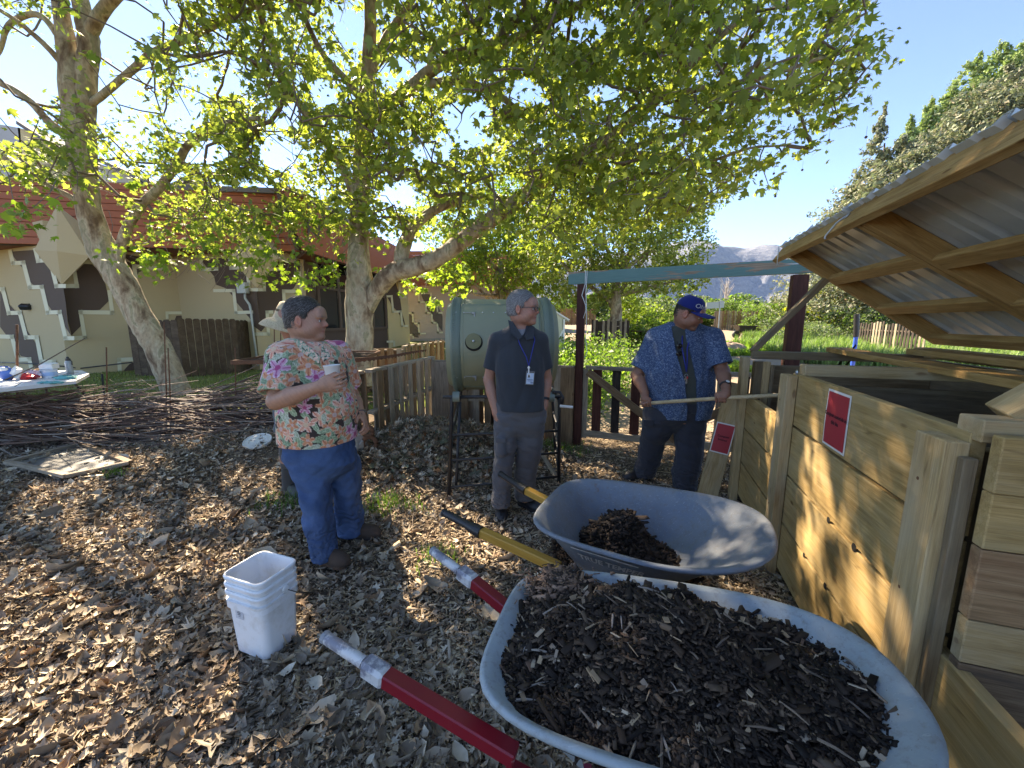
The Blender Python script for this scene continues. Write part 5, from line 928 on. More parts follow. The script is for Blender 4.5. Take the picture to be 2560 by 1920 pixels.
for i in range(70): u = random.uniform(400, 760); v = random.uniform(480, 600); p = at(u*D, v*D, random.uniform(6.4, 7.2)); d = np.array([random.uniform(-.35, .2), 0, -random.uniform(.1, .4)]); mb.tube([p, p+d*.5+[.02, 0, 0], p+d], [.004, .003, .0015], 4)
o = build('bare_twigs', mb, TWIG, t2); o['kind'] = 'stuff'
sd = MB(); 
for q in list(TIP)+[C2[i] for i in RNG.integers(0, len(C2)-30, 60)]: c = q+RNG.normal(0, .12, 3)-[0, 0, .12]; sd.ell(c, (.016, .016, .016), 7, 5); sd.tube([c, c+[0, 0, .12]], .0015, 3)
build('seed_balls', sd, simple('seed_ball', (.10, .05, .03), .9), t2)['kind'] = 'stuff'
# ---------------- background trees ----------------
def bigtree(name, label, cat, trunk, r0, clumps, n, size, cols, seed, m=None, limbs=7, tm=None, dim=.33):
    rr = np.random.default_rng(seed); b = np.asarray(trunk[0], float); t_ = thing(name, label, cat, b); top = np.asarray(trunk[1], float)
    build('trunk', MB().tube([b, b*.6+top*.4+[.1, 0, 0], top], [r0, r0*.7, r0*.35], 10), tm or BARK, t_, smooth=True); mb = MB(); C = np.array([c[:3] for c in clumps]); Rd = np.array([c[3] for c in clumps])
    for c in C: s_ = rr.uniform(.3, .9); a = b+(top-b)*s_; mb.tube([a, (a+c)/2+rr.normal(0, .2, 3), c], [r0*.3, r0*.2, r0*.05], 6)
    build('limbs', mb, tm or BARK, t_, smooth=True); k = rr.choice(len(C), n, p=Rd**2/np.sum(Rd**2)); d = rr.normal(0, 1, (n, 3)); d /= np.linalg.norm(d, axis=1)[:, None]; lump = 1+dim*np.sin(d[:, 0]*5+k)*np.cos(d[:, 2]*6+k*2)
    P = C[k]+d*(Rd[k]*lump*rr.uniform(.25, 1, n)**.4)[:, None]; V, F, C3 = leafcards(P, size, cols); o = link('crown', npmesh('crown', V-org(t_), F, C3), m or LEAFB, t_); o['kind'] = 'stuff'; return t_
def cl(lst, y): return [(*at(u*D, v*D, y+dy), r*D*y/FPX) for u, v, r, dy in lst]
b = at(1325*D, 700*D, 15); b[2] = G2(b[0], b[1])
bigtree('cottonwood_tree', 'golden green broad tree with dark trunk standing behind the left arch post', 'tree', (b, at(1330*D, 560*D, 15)), .32, cl([(1300, 480, 90, 0), (1400, 470, 80, 1), (1470, 530, 65, 0), (1490, 450, 55, 1), (1230, 560, 80, 0), (1380, 560, 75, -1), (1440, 600, 50, 0), (1180, 520, 70, 1), (1270, 620, 60, 0), (1490, 600, 40, 0), (1340, 400, 80, 1), (1240, 450, 80, 2), (1450, 390, 60, 1)], 15), 30000, .13, [(.22, .27, .06), (.28, .31, .08), (.34, .34, .11), (.16, .21, .06)], 4)
b = at(1080*D, 700*D, 19); b[2] = G2(b[0], b[1])
bigtree('cottonwood_tree', 'yellow green tree standing behind the green drum and the far wing', 'tree', (b, at(1080*D, 560*D, 19)), .3, cl([(1080, 560, 75, 0), (1150, 590, 65, 0), (1000, 540, 60, 0), (1050, 480, 80, 1), (1150, 500, 80, 1), (960, 470, 60, 1), (1120, 430, 70, 1), (1180, 640, 40, -1), (940, 580, 35, -2), (990, 610, 30, -2)], 19), 24000, .15, [(.20, .26, .05), (.26, .31, .06), (.15, .21, .04)], 8)
# dark trees on the horizon to hide the bare line
for i, (u, v, y, r, n) in enumerate(((1400, 680, 40, 3.2, 3500), (1480, 670, 45, 3.5, 3500), (1560, 670, 60, 4.5, 4000), (1660, 690, 55, 3.5, 3500), (1890, 705, 50, 3.2, 3500), (1960, 700, 60, 3.8, 3500), (1840, 690, 85, 6, 3500), (1760, 712, 75, 3.5, 3000), (1620, 700, 90, 6, 3000))):
    r *= .6; c_ = at(u, v, y); c_[2] = r*.7+G2(c_[0], c_[1]); bush('far_tree', ['rounded dark tree on the horizon at the greenhouse', 'dark tree beyond the fence by the left arch post', 'broad olive tree far behind the left arch post', 'olive tree on the horizon left of the blue cap', 'olive tree on the horizon by the right arch post', 'far tree beneath the mountain left of the junipers', 'hazy far tree under the mountain right of the cap', 'low far tree behind the pole sign', 'hazy far tree left of the blue cap'][i], 'tree', c_, (r*1.5, r, r), n, .03*y**.62+.05, GD+G1 if i % 2 else GG+G1)
# bare pale tree below the mountain
bt = thing('bare_tree', 'slender bare pale tree standing below the mountain', 'tree', (*at(1810, 780, 40)[:2], 0)); b = at(1810, 800, 40); b[2] = G2(b[0], b[1]); mb = MB()
build('trunk', MB().tube([b, b+[.1, 0, 2], b+[0, 0, 4.4]], [.12, .08, .02], 6), simple('pale_bark', (.45, .42, .38), .9), bt)
for i in range(40): z = random.uniform(1., 3.6); a = random.uniform(-.7, .7); mb.tube([b+[0, 0, z], b+[a*.6, random.uniform(-.4, .4), z+.8], b+[a*1.1, random.uniform(-.5, .5), z+1.5]], [.03, .02, .008], 4)
build('limbs', mb, simple('pale_bark2', (.45, .42, .38), .9), bt)
# junipers and poplars at the right
JUN = [(.20, .235, .155), (.25, .28, .19), (.30, .32, .235), (.16, .195, .13), (.31, .285, .21)]; POP = [(.26, .36, .13), (.32, .41, .16), (.22, .31, .12), (.32, .39, .22)]
TM = simple('juniper_trunk', (.17, .12, .09), .9)
def conifer(label, base_u, y, prof, n, cols, size, seed, name='juniper_tree', cat='tree', spray=True):
    n = int(n*3.6); size = size*1.15; prof = [(u_, v_-34 if v_ < 600 else v_, w_*1.12) for u_, v_, w_ in prof]
    """prof: list of (u centre, v, half width) in display px from the top down"""
    rr = np.random.default_rng(seed); b = at(base_u*D, 800, y); b[2] = G2(b[0], b[1]); t_ = thing(name, label, cat, b); pr = np.array(prof, float); top = at(pr[0, 0]*D, pr[0, 1]*D, y)
    tt = b*.15+top*.85; build('trunk', MB().tube([b, b*.5+tt*.5, tt], [.28, .16, .03], 8), TM, t_); zt = top[2]; vv = rr.uniform(pr[0, 1], pr[-1, 1], n); keep = rr.uniform(0, 1, n) < np.clip(np.interp(vv, pr[:, 1], pr[:, 2])/pr[:, 2].max(), .06, 1); vv = vv[keep]; m_ = len(vv); cu = np.interp(vv, pr[:, 1], pr[:, 0]); hw = np.interp(vv, pr[:, 1], pr[:, 2]); a = rr.uniform(0, 2*np.pi, m_)
    K = 420; kid = rr.integers(0, K, m_); o_ = np.argsort(vv); vv = vv[o_]; hw = hw[o_]; cu = cu[o_]; kid = (np.arange(m_)*K//m_); ka = rr.uniform(0, 2*np.pi, K); kl = rr.uniform(.55, 1.28, K); kv = np.array([vv[min(int((k+.5)*m_/K), m_-1)] for k in range(K)]); ts = rr.uniform(0, 1, m_)**.55; a = ka[kid]+rr.normal(0, .16, m_); rad = np.interp(kv[kid], pr[:, 1], pr[:, 2])*kl[kid]*ts; vv = kv[kid]+rr.normal(0, 5, m_)-(ts**1.5)*rad*.30; cu = np.interp(kv[kid], pr[:, 1], pr[:, 0])
    z = np.array([at(1280, v_*D, y)[2] for v_ in vv]); x = np.array([at(c*D, v_*D, y)[0] for c, v_ in zip(cu, vv)])+rad*np.cos(a)*D*y/FPX; yy = y+rad*np.sin(a)*D*y/FPX; P = np.c_[x, yy, np.maximum(z-rad*D*y/FPX*.25, .1)]
    V, F, C3 = leafcards(P, size*.8, cols); o = link('crown', npmesh('crown', V-org(t_), F, C3), JUNM, t_); o['kind'] = 'stuff'
JUNM = leafmat('juniper_foliage', .7, .22, (1.1, 1.2, .8), .15)
conifer('tall thin topped juniper leaning at the left edge of the evergreens', 1890, 19, [(1916, 262, 3), (1904, 295, 9), (1896, 335, 15), (1890, 380, 22), (1884, 420, 34), (1876, 450, 52), (1860, 490, 65), (1850, 540, 90), (1840, 600, 105), (1830, 680, 110)], 14000, JUN, .16, 1)
conifer('grey green juniper with drooping sprays above the bin roof', 1980, 18, [(1960, 330, 10), (1965, 370, 40), (1960, 420, 70), (1955, 480, 90), (1950, 600, 110), (1940, 690, 90)], 15000, JUN, .15, 2)
conifer('broad grey juniper behind the middle of the bin roof', 2090, 18, [(2080, 265, 18), (2085, 300, 55), (2080, 360, 90), (2080, 440, 100), (2080, 690, 100)], 16000, JUN, .15, 3)
conifer('large juniper at the right edge behind the bin roof', 2190, 17, [(2195, 175, 14), (2190, 220, 60), (2185, 300, 85), (2180, 420, 90), (2180, 690, 90)], 16000, JUN, .15, 6)
conifer('rounded dark juniper below the turquoise beam right end', 1735, 26, [(1745, 625, 14), (1740, 650, 50), (1730, 680, 72), (1725, 700, 76), (1725, 715, 70)], 9000, GD+JUN, .2, 5)
for i, (u, v, w_, lab) in enumerate(((2010, 250, 26, 'slim bright poplar tip left of the poplars'), (2055, 215, 34, 'bright green poplar second from the left'), (2110, 150, 40, 'tall bright poplar in the middle of the row'), (2165, 125, 36, 'tallest poplar near the right edge'), (2215, 118, 34, 'poplar cut by the right picture edge'), (1965, 290, 20, 'short pale poplar tip rising out of the junipers'))):
    conifer(lab, u, 24, [(u+4, v, 3), (u+2, v+25, w_*.45), (u, v+60, w_*.8), (u, v+140, w_*1.1), (u, 650, w_*1.1)], 8000, POP, .19, 20+i, 'poplar_tree')
# ---------------- people: signed distance bodies turned into one skin each ----------------
def smin(a, b, k): h = np.clip(.5+.5*(b-a)/k, 0, 1); return b+(a-b)*h-k*h*(1-h)
def surface_nets(D, o, vx):
    s = D < 0; nx, ny, nz = D.shape; c = np.zeros((nx-1, ny-1, nz-1), np.int8)
    for i in (0, 1):
        for j in (0, 1):
            for k in (0, 1): c += s[i:nx-1+i, j:ny-1+j, k:nz-1+k]
    cells = np.argwhere((c > 0) & (c < 8)); idx = -np.ones(c.shape, np.int32); idx[tuple(cells.T)] = np.arange(len(cells)); P = np.zeros((len(cells), 3)); W = np.zeros(len(cells)); I, J, K = cells.T
    corners = [(i, j, k) for i in (0, 1) for j in (0, 1) for k in (0, 1)]; dv = {q: D[I+q[0], J+q[1], K+q[2]] for q in corners}
    for a in corners:
        for ax in range(3):
            if a[ax] == 0:
                b = list(a); b[ax] = 1; b = tuple(b); d0, d1 = dv[a], dv[b]; m = (d0 < 0) != (d1 < 0); t_ = np.where(m, d0/(d0-d1+1e-12), 0); p = np.zeros((len(cells), 3)); p += a; p[:, ax] = t_; P[m] += p[m]; W[m] += 1
    P = P/np.maximum(W, 1)[:, None]+cells; F = []
    for ax, (u_, v_) in enumerate(((1, 2), (2, 0), (0, 1))):
        sl0 = [slice(None)]*3; sl1 = [slice(None)]*3; sl0[ax] = slice(0, -1); sl1[ax] = slice(1, None); a = s[tuple(sl0)]; b = s[tuple(sl1)]; e = np.argwhere(a != b); e = e[(e[:, u_] > 0) & (e[:, v_] > 0) & (e[:, u_] < D.shape[u_]-1) & (e[:, v_] < D.shape[v_]-1)]
        q = []
        for du, dv_ in ((1, 1), (0, 1), (0, 0), (1, 0)): m = e.copy(); m[:, u_] -= du; m[:, v_] -= dv_; q.append(idx[tuple(m.T)])
        q = np.stack(q, 1); fl = a[tuple(e.T)]; q[~fl] = q[~fl][:, ::-1]; F.append(q[(q >= 0).all(1)])
    return P*vx+o, np.concatenate(F)
class SDF:
    def __init__(s, lo, hi, vx=.006):
        s.lo = np.array(lo, float); s.vx = vx; s.n = np.ceil((np.array(hi)-s.lo)/vx).astype(int)+1; s.D = np.full(s.n, .5, np.float32)
    def blk(s, lo, hi, mg=.03):
        a = np.clip(np.floor((np.array(lo)-mg-s.lo)/s.vx).astype(int), 0, s.n-1); b = np.clip(np.ceil((np.array(hi)+mg-s.lo)/s.vx).astype(int)+1, a+1, s.n); sl = tuple(slice(a[i], b[i]) for i in range(3))
        g = np.meshgrid(*[s.lo[i]+s.vx*np.arange(a[i], b[i]) for i in range(3)], indexing='ij'); return sl, np.stack(g, -1).astype(np.float32)
    def add(s, lo, hi, fn, k=.01, sub=False, mg=None):
        sl, p = s.blk(lo, hi, (k*1.5+s.vx*3) if mg is None else mg); d = fn(p); s.D[sl] = np.maximum(s.D[sl], -d) if sub else smin(s.D[sl], d, k)
    def cone(s, a, b, r0, r1, k=.01, sub=False, flat=False):
        a = np.array(a, np.float32); b = np.array(b, np.float32); ab = b-a; L2 = float(ab@ab); L = math.sqrt(L2)
        def fn(p):
            t_ = ((p-a)@ab)/L2; tc = np.clip(t_, 0, 1); d = np.linalg.norm(p-(a+tc[..., None]*ab), axis=-1)-(r0+(r1-r0)*tc)
            return np.maximum(d, (t_-1)*L) if flat else d
        r = max(r0, r1); s.add(np.minimum(a, b)-r, np.maximum(a, b)+r, fn, k, sub)
    def chain(s, pts, rs, k=.008):
        for i in range(len(pts)-1): s.cone(pts[i], pts[i+1], rs[i], rs[i+1], k)
    def ell(s, c, r, R=None, k=.01, sub=False):
        c = np.array(c, np.float32); r = np.array(r, np.float32); R = np.eye(3) if R is None else R
        def fn(p): q = (p-c)@R; e = np.linalg.norm(q/r, axis=-1); g = np.linalg.norm(q/(r*r), axis=-1)+1e-6; return e*(e-1)/g
        m = float(r.max()); s.add(c-m, c+m, fn, k, sub)
    def loft(s, rows, k=.01, infl=0., fold=None, sub=False, p_=2.3, top=.0, bot=.0):
        """rows: (z, cx, cy, rx, ry)"""
        R = np.array(sorted(rows), float); z0, z1 = R[0, 0], R[-1, 0]; m = R[:, 3:].max()+infl
        def fn(p):
            z = p[..., 2]; cx, cy, rx, ry = (np.interp(z, R[:, 0], R[:, i]) for i in (1, 2, 3, 4)); rx = rx+infl; ry = ry+infl; x = np.abs(p[..., 0]-cx)/rx; y = np.abs(p[..., 1]-cy)/ry; d = ((x**p_+y**p_+1e-9)**(1/p_)-1)*np.minimum(rx, ry)
            if fold is not None: d = d+fold(p)
            return np.maximum(d, np.maximum(z-z1-top, z0-bot-z))
        s.add([R[:, 1].min()-m, R[:, 2].min()-m, z0-bot], [R[:, 1].max()+m, R[:, 2].max()+m, z1+top], fn, k, sub)
    def mesh(s, name, m, parent, colfn=None, fold=None, relax=1):
        V, F = surface_nets(s.D, s.lo, s.vx)
        c = colfn(V) if colfn else None; me = npmesh(name, V-org(parent), F, c, smooth=True); o = link(name, me, m, parent); return o
def rows_px(lst, sh=1.):
    out = []
    for v, ul, ur, y, ry in lst: a = at(ul, v, y); b = at(ur, v, y); hw = abs(b[0]-a[0])/2; tn = abs((ul+ur)/2-1280)/FPX; out.append((a[2], (a[0]+b[0])/2, y, math.sqrt(max(hw*hw-(min(ry, hw)*tn)**2, hw*hw*.5))*sh, ry*sh))
    return out
def wr(amp, seed, fx=9, fz=16, n=6):
    r = np.random.default_rng(seed); K = r.normal(0, 1, (n, 3))*[fx*3.2, fx*3.2, fz*2.6] if fx < 50 else r.normal(0, 1, (n, 3))*[fx, fx, fz]; ph = r.uniform(0, 6.28, n)
    def f(p):
        q = 0
        for i in range(n): q = q+(1-2*np.abs(np.sin(.5*(p@K[i].astype(np.float32)+ph[i]+1.3*np.sin(p[..., 2]*11+ph[i])))))
        return (amp*q/n*2.1).astype(np.float32)
    return f
def ankle(z0, amp, seed):
    w1 = wr(1., seed+60, 12, 30)
    def f(p): z = p[..., 2]; return (amp*.8*np.exp(-((z-z0)/.15)**2)*(1-2*np.abs(np.sin(z*34+2.2*w1(p)+3*np.sin(p[..., 0]*11+seed)))**.7)).astype(np.float32)
    return f
def addf(*fs): return lambda p: sum(f(p) for f in fs)
def headframe(fw, up=(0, 0, 1), roll=0.):
    f = nrm(fw); r = nrm(np.cross(f, up)); u = np.cross(r, f); return np.stack([r, f, u], 1)
def add_head(s, c, R, sc, fat=0.):
    H = lambda x, y, z: np.array(c)+R@(np.array([x, y, z])*sc)
    E = lambda p, r, k=.02: s.ell(H(*p), np.array(r)*sc, R, k*sc)
    E((0, -.018, .035), (.076, .096, .086)); E((0, .028, -.03), (.062+fat*.6, .066, .086)); E((0, -.03, -.02), (.066+fat, .075, .07), .03)
    for x in (-1, 1): E((x*.042, .012, -.062), (.024+fat, .042, .030), .03); E((x*.034, .062, -.034), (.024+fat*.4, .024, .026), .02); E((x*.027, .082, .016), (.026, .014, .010), .012)
    E((0, .072, -.092), (.027+fat*.4, .024, .020), .022); E((0, .079, .04), (.052, .022, .035), .025)
    s.cone(H(0, .084, .008), H(0, .107, -.022), .0075*sc, .0088*sc, .012*sc); E((0, .104, -.028), (.0105, .0105, .0085), .009)
    for x in (-1, 1): E((x*.0125, .094, -.033), (.0075, .009, .0075), .006)
    s.ell(H(0, .086, -.056), np.array([.024, .011, .0075])*sc, R, .006*sc); s.ell(H(0, .084, -.069), np.array([.020, .011, .0085])*sc, R, .006*sc)
    for x in (-1, 1):
        s.ell(H(x*.032, .100, -.003), np.array([.019, .019, .013])*sc, R, sub=True); s.ell(H(x*.031, .072, -.003), np.array([.014, .013, .012])*sc, R, .003)
        Re = R@np.array(Euler((.15, 0, -x*.35)).to_matrix()); s.ell(H(x*.080, -.008, -.010), np.array([.010, .020, .033])*sc, Re, .004); s.ell(H(x*.090, -.004, -.008), np.array([.007, .011, .019])*sc, Re, sub=True)
    return H
def headcol(base, H, R, c, sc, stub=0., grey=(.2, .2, .2)):
    def f(V):
        C = np.tile(np.array(base, float), (len(V), 1)); q = (V-np.array(c))@R/sc
        def spot(p, r, col, a): 
            w_ = np.exp(-((np.linalg.norm((q-np.array(p))/np.array(r), axis=1))**2))*a; return w_[:, None], np.array(col)
        for p, r, col, a in [((0, .108, -.028), (.02, .02, .02), (.50, .17, .11), .7), ((.042, .075, -.03), (.024, .03, .022), (.52, .19, .12), .6), ((-.042, .075, -.03), (.024, .03, .022), (.52, .19, .12), .6), ((.085, -.01, -.01), (.02, .03, .035), (.50, .17, .11), .7), ((-.085, -.01, -.01), (.02, .03, .035), (.50, .17, .11), .7), ((0, .095, -.062), (.022, .012, .0085), (.42, .14, .11), .9), ((0, .092, -.0625), (.022, .012, .002), (.10, .03, .025), .9)]:
            w_, cc = spot(p, r, col, a); C = C*(1-w_)+cc*w_
        for x in (-1, 1):
            w_, cc = spot((x*.031, .09, .020), (.022, .02, .0045), (.10, .08, .07), .85); C = C*(1-w_)+cc*w_
            w_, cc = spot((x*.031, .09, -.008), (.016, .02, .010), (.30, .15, .11), .5); C = C*(1-w_)+cc*w_
        if stub > 0:
            w_, cc = spot((0, .06, -.08), (.06, .06, .03), (.20, .13, .10), stub); C = C*(1-w_)+cc*w_
        n = np.sin(V@np.array([211, 97, 143.]))*np.sin(V@np.array([77, 181, 59.])); return np.clip(C*(1+.06*n[:, None]), 0, 1)
    return f
def eyes(parent, H, R, sc):
    for x in (-1, 1):
        e = build('eye', MB().ell(H(x*.031, .0775, -.004), np.array([.0115, .0115, .0095])*sc, 14, 10, M=R), EYE, parent, smooth=True); d = nrm(H(x*.031, .2, -.004)-H(x*.031, 0, -.004)); build('iris', MB().ell(H(x*.031, .0885, -.004), np.array([.0055, .0016, .0055])*sc, 10, 6, M=R), BLACK, e, smooth=True)
        build('eyelid', MB().tube([H(x*.031-.014, .079, -.002), H(x*.031-.005, .090, .0055), H(x*.031+.005, .090, .0055), H(x*.031+.014, .079, -.002)], .0028*sc, 6), LID, parent, smooth=True)
def add_hand(s, w, d, pn, side, curl=(.5, .6, .5), r=.0088, thumb=None, L=1., spread=.08):
    """w wrist, d direction of the hand, pn palm normal, side: towards the thumb"""
    d = nrm(d); pn = nrm(np.asarray(pn)-d*(np.asarray(pn)@d)); a = np.cross(d, pn); a = a if a@np.asarray(side) > 0 else -a; w = np.asarray(w, float)
    Rm = np.stack([a, d, pn], 1); s.ell(w+d*.048*L, np.array([.043, .056, .017])*L, Rm, .012); s.cone(w-d*.01, w+d*.03, .027, .027, .015)
    for i, (x, ln) in enumerate(((.031, .072), (.0105, .080), (-.0105, .074), (-.030, .058))):
        p = w+d*.085*L+a*x*L; ang = 0.; seg = ln*L; cu = curl if isinstance(curl[0], (int, float)) else curl[i]
        for j, fr_ in enumerate((.46, .30, .24)):
            ang += cu[j]; dd = d*math.cos(ang)+pn*math.sin(ang)+a*x*spread/.03*(j == 0); q = p+nrm(dd)*seg*fr_*1.05; s.cone(p, q, r*(1-.06*j), r*(.95-.07*j), .0035); p = q
    tb = w+d*.022*L+a*.030*L+pn*.006; t1 = thumb if thumb is not None else [tb+(a*.75+d*.6+pn*.35)*.034, tb+(a*.75+d*.6+pn*.35)*.034+(d*.9+pn*.5)*.030]
    s.cone(tb, t1[0], .0135, .0115, .008); s.cone(t1[0], t1[1], .0108, .009, .004)
def skin(name):
    t = MT(name, .5, spec=.35); n_ = t.noise(120, 4); t.base(t.mix(t.attr(), t.ramp(n_, [(.3, .86), (.7, 1.)]), .8, 'MULTIPLY')); t.b.inputs['Subsurface Weight'].default_value = .12; t.b.inputs['Subsurface Radius'].default_value = (.012, .005, .003); t.bump(n_, .12, .001); return t.m
SKIN = skin('skin'); EYE = simple('eye_white', (.55, .52, .48), .2, var=.02); LID = simple('eyelid_skin', (.30, .16, .12), .6)
def hairmat(name, cols, sc=(60, 60, 14)):
    t = MT(name, .65, spec=.3); n_ = t.noise(3., 5, .7, t.vec(sc)); n2 = t.noise(18, 3); t.base(t.mix(t.ramp(n_, [(.32, cols[0]), (.5, cols[1]), (.68, cols[2])]), t.ramp(n2, [(.3, .7), (.7, 1.)]), .7, 'MULTIPLY')); t.bump(n_, .3, .002); return t.m
HAIRG = hairmat('grey_brown_hair', [(.025, .02, .018), (.05, .042, .037), (.09, .08, .072)]); HAIRL = hairmat('silver_grey_hair', [(.11, .105, .10), (.17, .165, .16), (.23, .225, .22)]); HAIRD = hairmat('dark_hair', [(.01, .008, .007), (.02, .016, .013), (.05, .04, .035)])
STR = MT('hair_strand', .5, spec=.4); STR.base(STR.attr()); STRM = STR.m
def hair(parent, c, R, sc, m, strand, infl=.006, hairline=.070, low=-.045, seed=1):
    c = np.array(c); s = SDF(c-.16*sc, c+.16*sc, .0038); H = lambda x, y, z: c+R@(np.array([x, y, z])*sc); nf = wr(.0018, seed, 60, 60, 9); hn = wr(.0045, seed+50, 120, 120, 9)
    def fn(p):
        q = (p-c)@R/sc; r = np.array([.076+infl, .096+infl, .086+infl*1.4]); o = q-[0, -.018, .035]; e = np.linalg.norm(o/r, axis=-1); g = np.linalg.norm(o/(r*r), axis=-1)+1e-6; d = e*(e-1)/g
        o2 = q-[0, -.032, -.02]; r2 = np.array([.068+infl, .075+infl, .074]); e2 = np.linalg.norm(o2/r2, axis=-1); d = smin(d, (e2-1)*.068, .02)
        line = q[..., 1]-hairline+.004-np.clip((q[..., 2]-.075)*.9, -.035, .03); side = q[..., 1]-.012-np.clip((q[..., 2]-.0)*1.15, -.02, .2); cut = np.maximum(side-.012, low-q[..., 2]+.0) ; front = np.minimum(np.maximum(side, -1), 9)
        cut = np.maximum(np.minimum(side, 9), low-q[..., 2]); cut = np.maximum(cut, line)+hn(p)
        ear = -(np.linalg.norm((q-[0, -.004, -.012])/[1, .024, .034], axis=-1)*0+np.linalg.norm((q[..., 1:]-[-.004, -.012])/[.022, .032], axis=-1)-1)*.022; ear = np.where(np.abs(q[..., 0]) > .05, ear, -1)
        return np.maximum(np.maximum(d*sc+nf(p), cut*sc), ear*sc)
    s.add(c-.15*sc, c+.15*sc, fn, .001, mg=0); o = s.mesh('hair', m, parent); me = o.data; nv = len(me.vertices); co = np.zeros(nv*3, np.float32); me.vertices.foreach_get('co', co); no = np.zeros(nv*3, np.float32); me.vertices.foreach_get('normal', no); co = co.reshape(-1, 3); no = no.reshape(-1, 3)
    r_ = np.random.default_rng(seed); k = r_.integers(0, nv, 9000); P = co[k]-no[k]*.001; Nn = no[k]; flow = (R@np.array([0, -.6, -.55])).astype(np.float32)+r_.normal(0, .16, (9000, 3)); T = flow-Nn*(flow*Nn).sum(1)[:, None]; T /= np.linalg.norm(T, axis=1)[:, None]+1e-6; B_ = np.cross(Nn, T); Ls = (.022*r_.uniform(.5, 1.3, 9000))[:, None]; w2 = .0007*sc
    V = np.stack([P-B_*w2, P+B_*w2, P+T*Ls*.55+Nn*.0035+B_*w2*.8, P+T*Ls*.55+Nn*.0035-B_*w2*.8, P+T*Ls+Nn*.002], 1).reshape(-1, 3); o_ = np.arange(9000)[:, None]*5; F = np.concatenate([o_+[0, 1, 2], o_+[0, 2, 3], o_+[3, 2, 4]]); q_ = (r_.choice(len(strand), 9000)); C3 = np.repeat(np.array(strand)[q_]*r_.uniform(.7, 1.3, (9000, 1)), 5, 0)
    t2_ = link('hair_strands', npmesh('hair_strands', V, F, C3), STRM, o); t2_['kind'] = 'stuff'; return o
def shoe(parent, heel, toe, m, sole, w_=.052, h=.10, ankle_z=.13):
    heel = np.asarray(heel, float); toe = np.asarray(toe, float); d = nrm(toe-heel); L = np.linalg.norm(toe-heel); s = SDF(np.minimum(heel, toe)-[.09, .09, .02], np.maximum(heel, toe)+[.09, .09, .17], .005); P = lambda f_, z: heel+d*L*f_+np.array([0, 0, z])
    s.cone(P(.14, .045), P(.78, .034), w_*.80, w_*.92, .03); s.cone(P(.72, .03), P(.90, .026), w_*.90, w_*.66, .03); s.cone(P(.20, .05), P(.24, ankle_z), w_*.80, w_*.78, .03); s.cone(P(.3, .075), P(.6, .05), w_*.62, w_*.6, .03)
    zb = min(heel[2], toe[2]); s.add(s.lo, s.lo+s.n*s.vx, lambda p: p[..., 2]-(heel[2]+.012), sub=True, mg=0); o = s.mesh('shoe', m, parent)
    a = np.array([-d[1], d[0], 0]); pr = [(0.02, .62), (.0, .3), (.0, -.3), (.02, -.62), (.12, -.82), (.45, -.74), (.75, -1.02), (.9, -.86), (1., -.4), (1., .3), (.92, .78), (.75, .98), (.45, .74), (.12, .82)]
    build('sole', MB().prism([heel+d*L*x+a*w_*y for x, y in pr], (0, 0, .024)), sole, o)
    lc = MB(); 
    for k in range(4): q = P(.40+.085*k, .118-.016*k); lc.tube([q-a*.026, q+[0, 0, .006], q+a*.026], .0028, 5)
    build('laces', lc, BLACK, o); return o
def fabric(name, c, rough=.9, var=.12, sc=140, weave=.25, attr=False, big=True):
    t = MT(name, rough, spec=.15); n_ = t.noise(sc, 3); b_ = t.noise(5, 4); cc = t.attr() if attr else t.mix(tuple(x*(1-var) for x in c), tuple(min(1, x*(1+var)) for x in c), b_)
    t.base(t.mix(cc, t.ramp(n_, [(.3, .8), (.7, 1.)]), .6, 'MULTIPLY')); t.bump(n_, weave, .0015); t.b.inputs['Sheen Weight'].default_value = .15; return t.m
def denim():
    t = MT('blue_denim', .85, spec=.15); n_ = t.noise(4, 5, .7, t.vec((90, 90, 30))); b_ = t.noise(6, 4); t.base(t.mix(t.ramp(b_, [(.3, (.030, .065, .15)), (.7, (.080, .145, .29))]), t.ramp(n_, [(.3, .7), (.7, 1.)]), .6, 'MULTIPLY')); t.bump(n_, .3, .0015); return t.m
JEAN = denim(); SOLE = simple('dark_sole', (.05, .04, .035), .8); SOLEB = simple('brown_sole', (.14, .08, .05), .8)
# ===== man in the flowered shirt =====
p1 = thing('person', 'man in a tropical flowered shirt and blue jeans holding a white paper cup', 'person', (-1.2, 2.45, 0))
hc = at(766, 799, 2.42); HR = headframe((.98, .08, -.04)); hs_ = 1.10
tor = rows_px([(853, 738, 812, 2.46, .11), (864, 708, 836, 2.46, .155), (880, 692, 850, 2.46, .182), (921, 690, 868, 2.45, .20), (969, 694, 878, 2.45, .205), (1017, 699, 889, 2.45, .21), (1066, 703, 892, 2.45, .21), (1099, 705, 890, 2.45, .205), (1128, 708, 886, 2.45, .20)])
sh1 = at(708, 893, 2.28); el1 = at(690, 1003, 2.16); wr1 = at(800, 966, 2.055); sh2 = at(846, 882, 2.60); el2 = at(880, 990, 2.70); wr2 = at(901, 1036, 2.56)
b = SDF([-1.65, 1.9, -.02], [-.6, 2.95, 1.85], .0052); H = add_head(b, hc, HR, hs_, .010)
nb = at(770, 868, 2.46); b.cone(H(0, -.035, -.06), nb, .062, .072, .03); b.cone(nb, nb-[0, 0, .08], .09, .12, .04); b.loft([(z, x, y, rx*.88, ry*.88) for z, x, y, rx, ry in tor], .03)
for a_, e_, w_ in ((sh1, el1, wr1), (sh2, el2, wr2)): b.cone(a_, e_, .055, .047, .02); b.cone(e_, e_+(w_-e_)*.35, .048, .050, .015); b.cone(e_+(w_-e_)*.35, w_, .050, .030, .012)
cupc = at(834, 938, 2.10); hd = nrm(cupc-wr1+np.array([-.01, 0.03, -.01]))
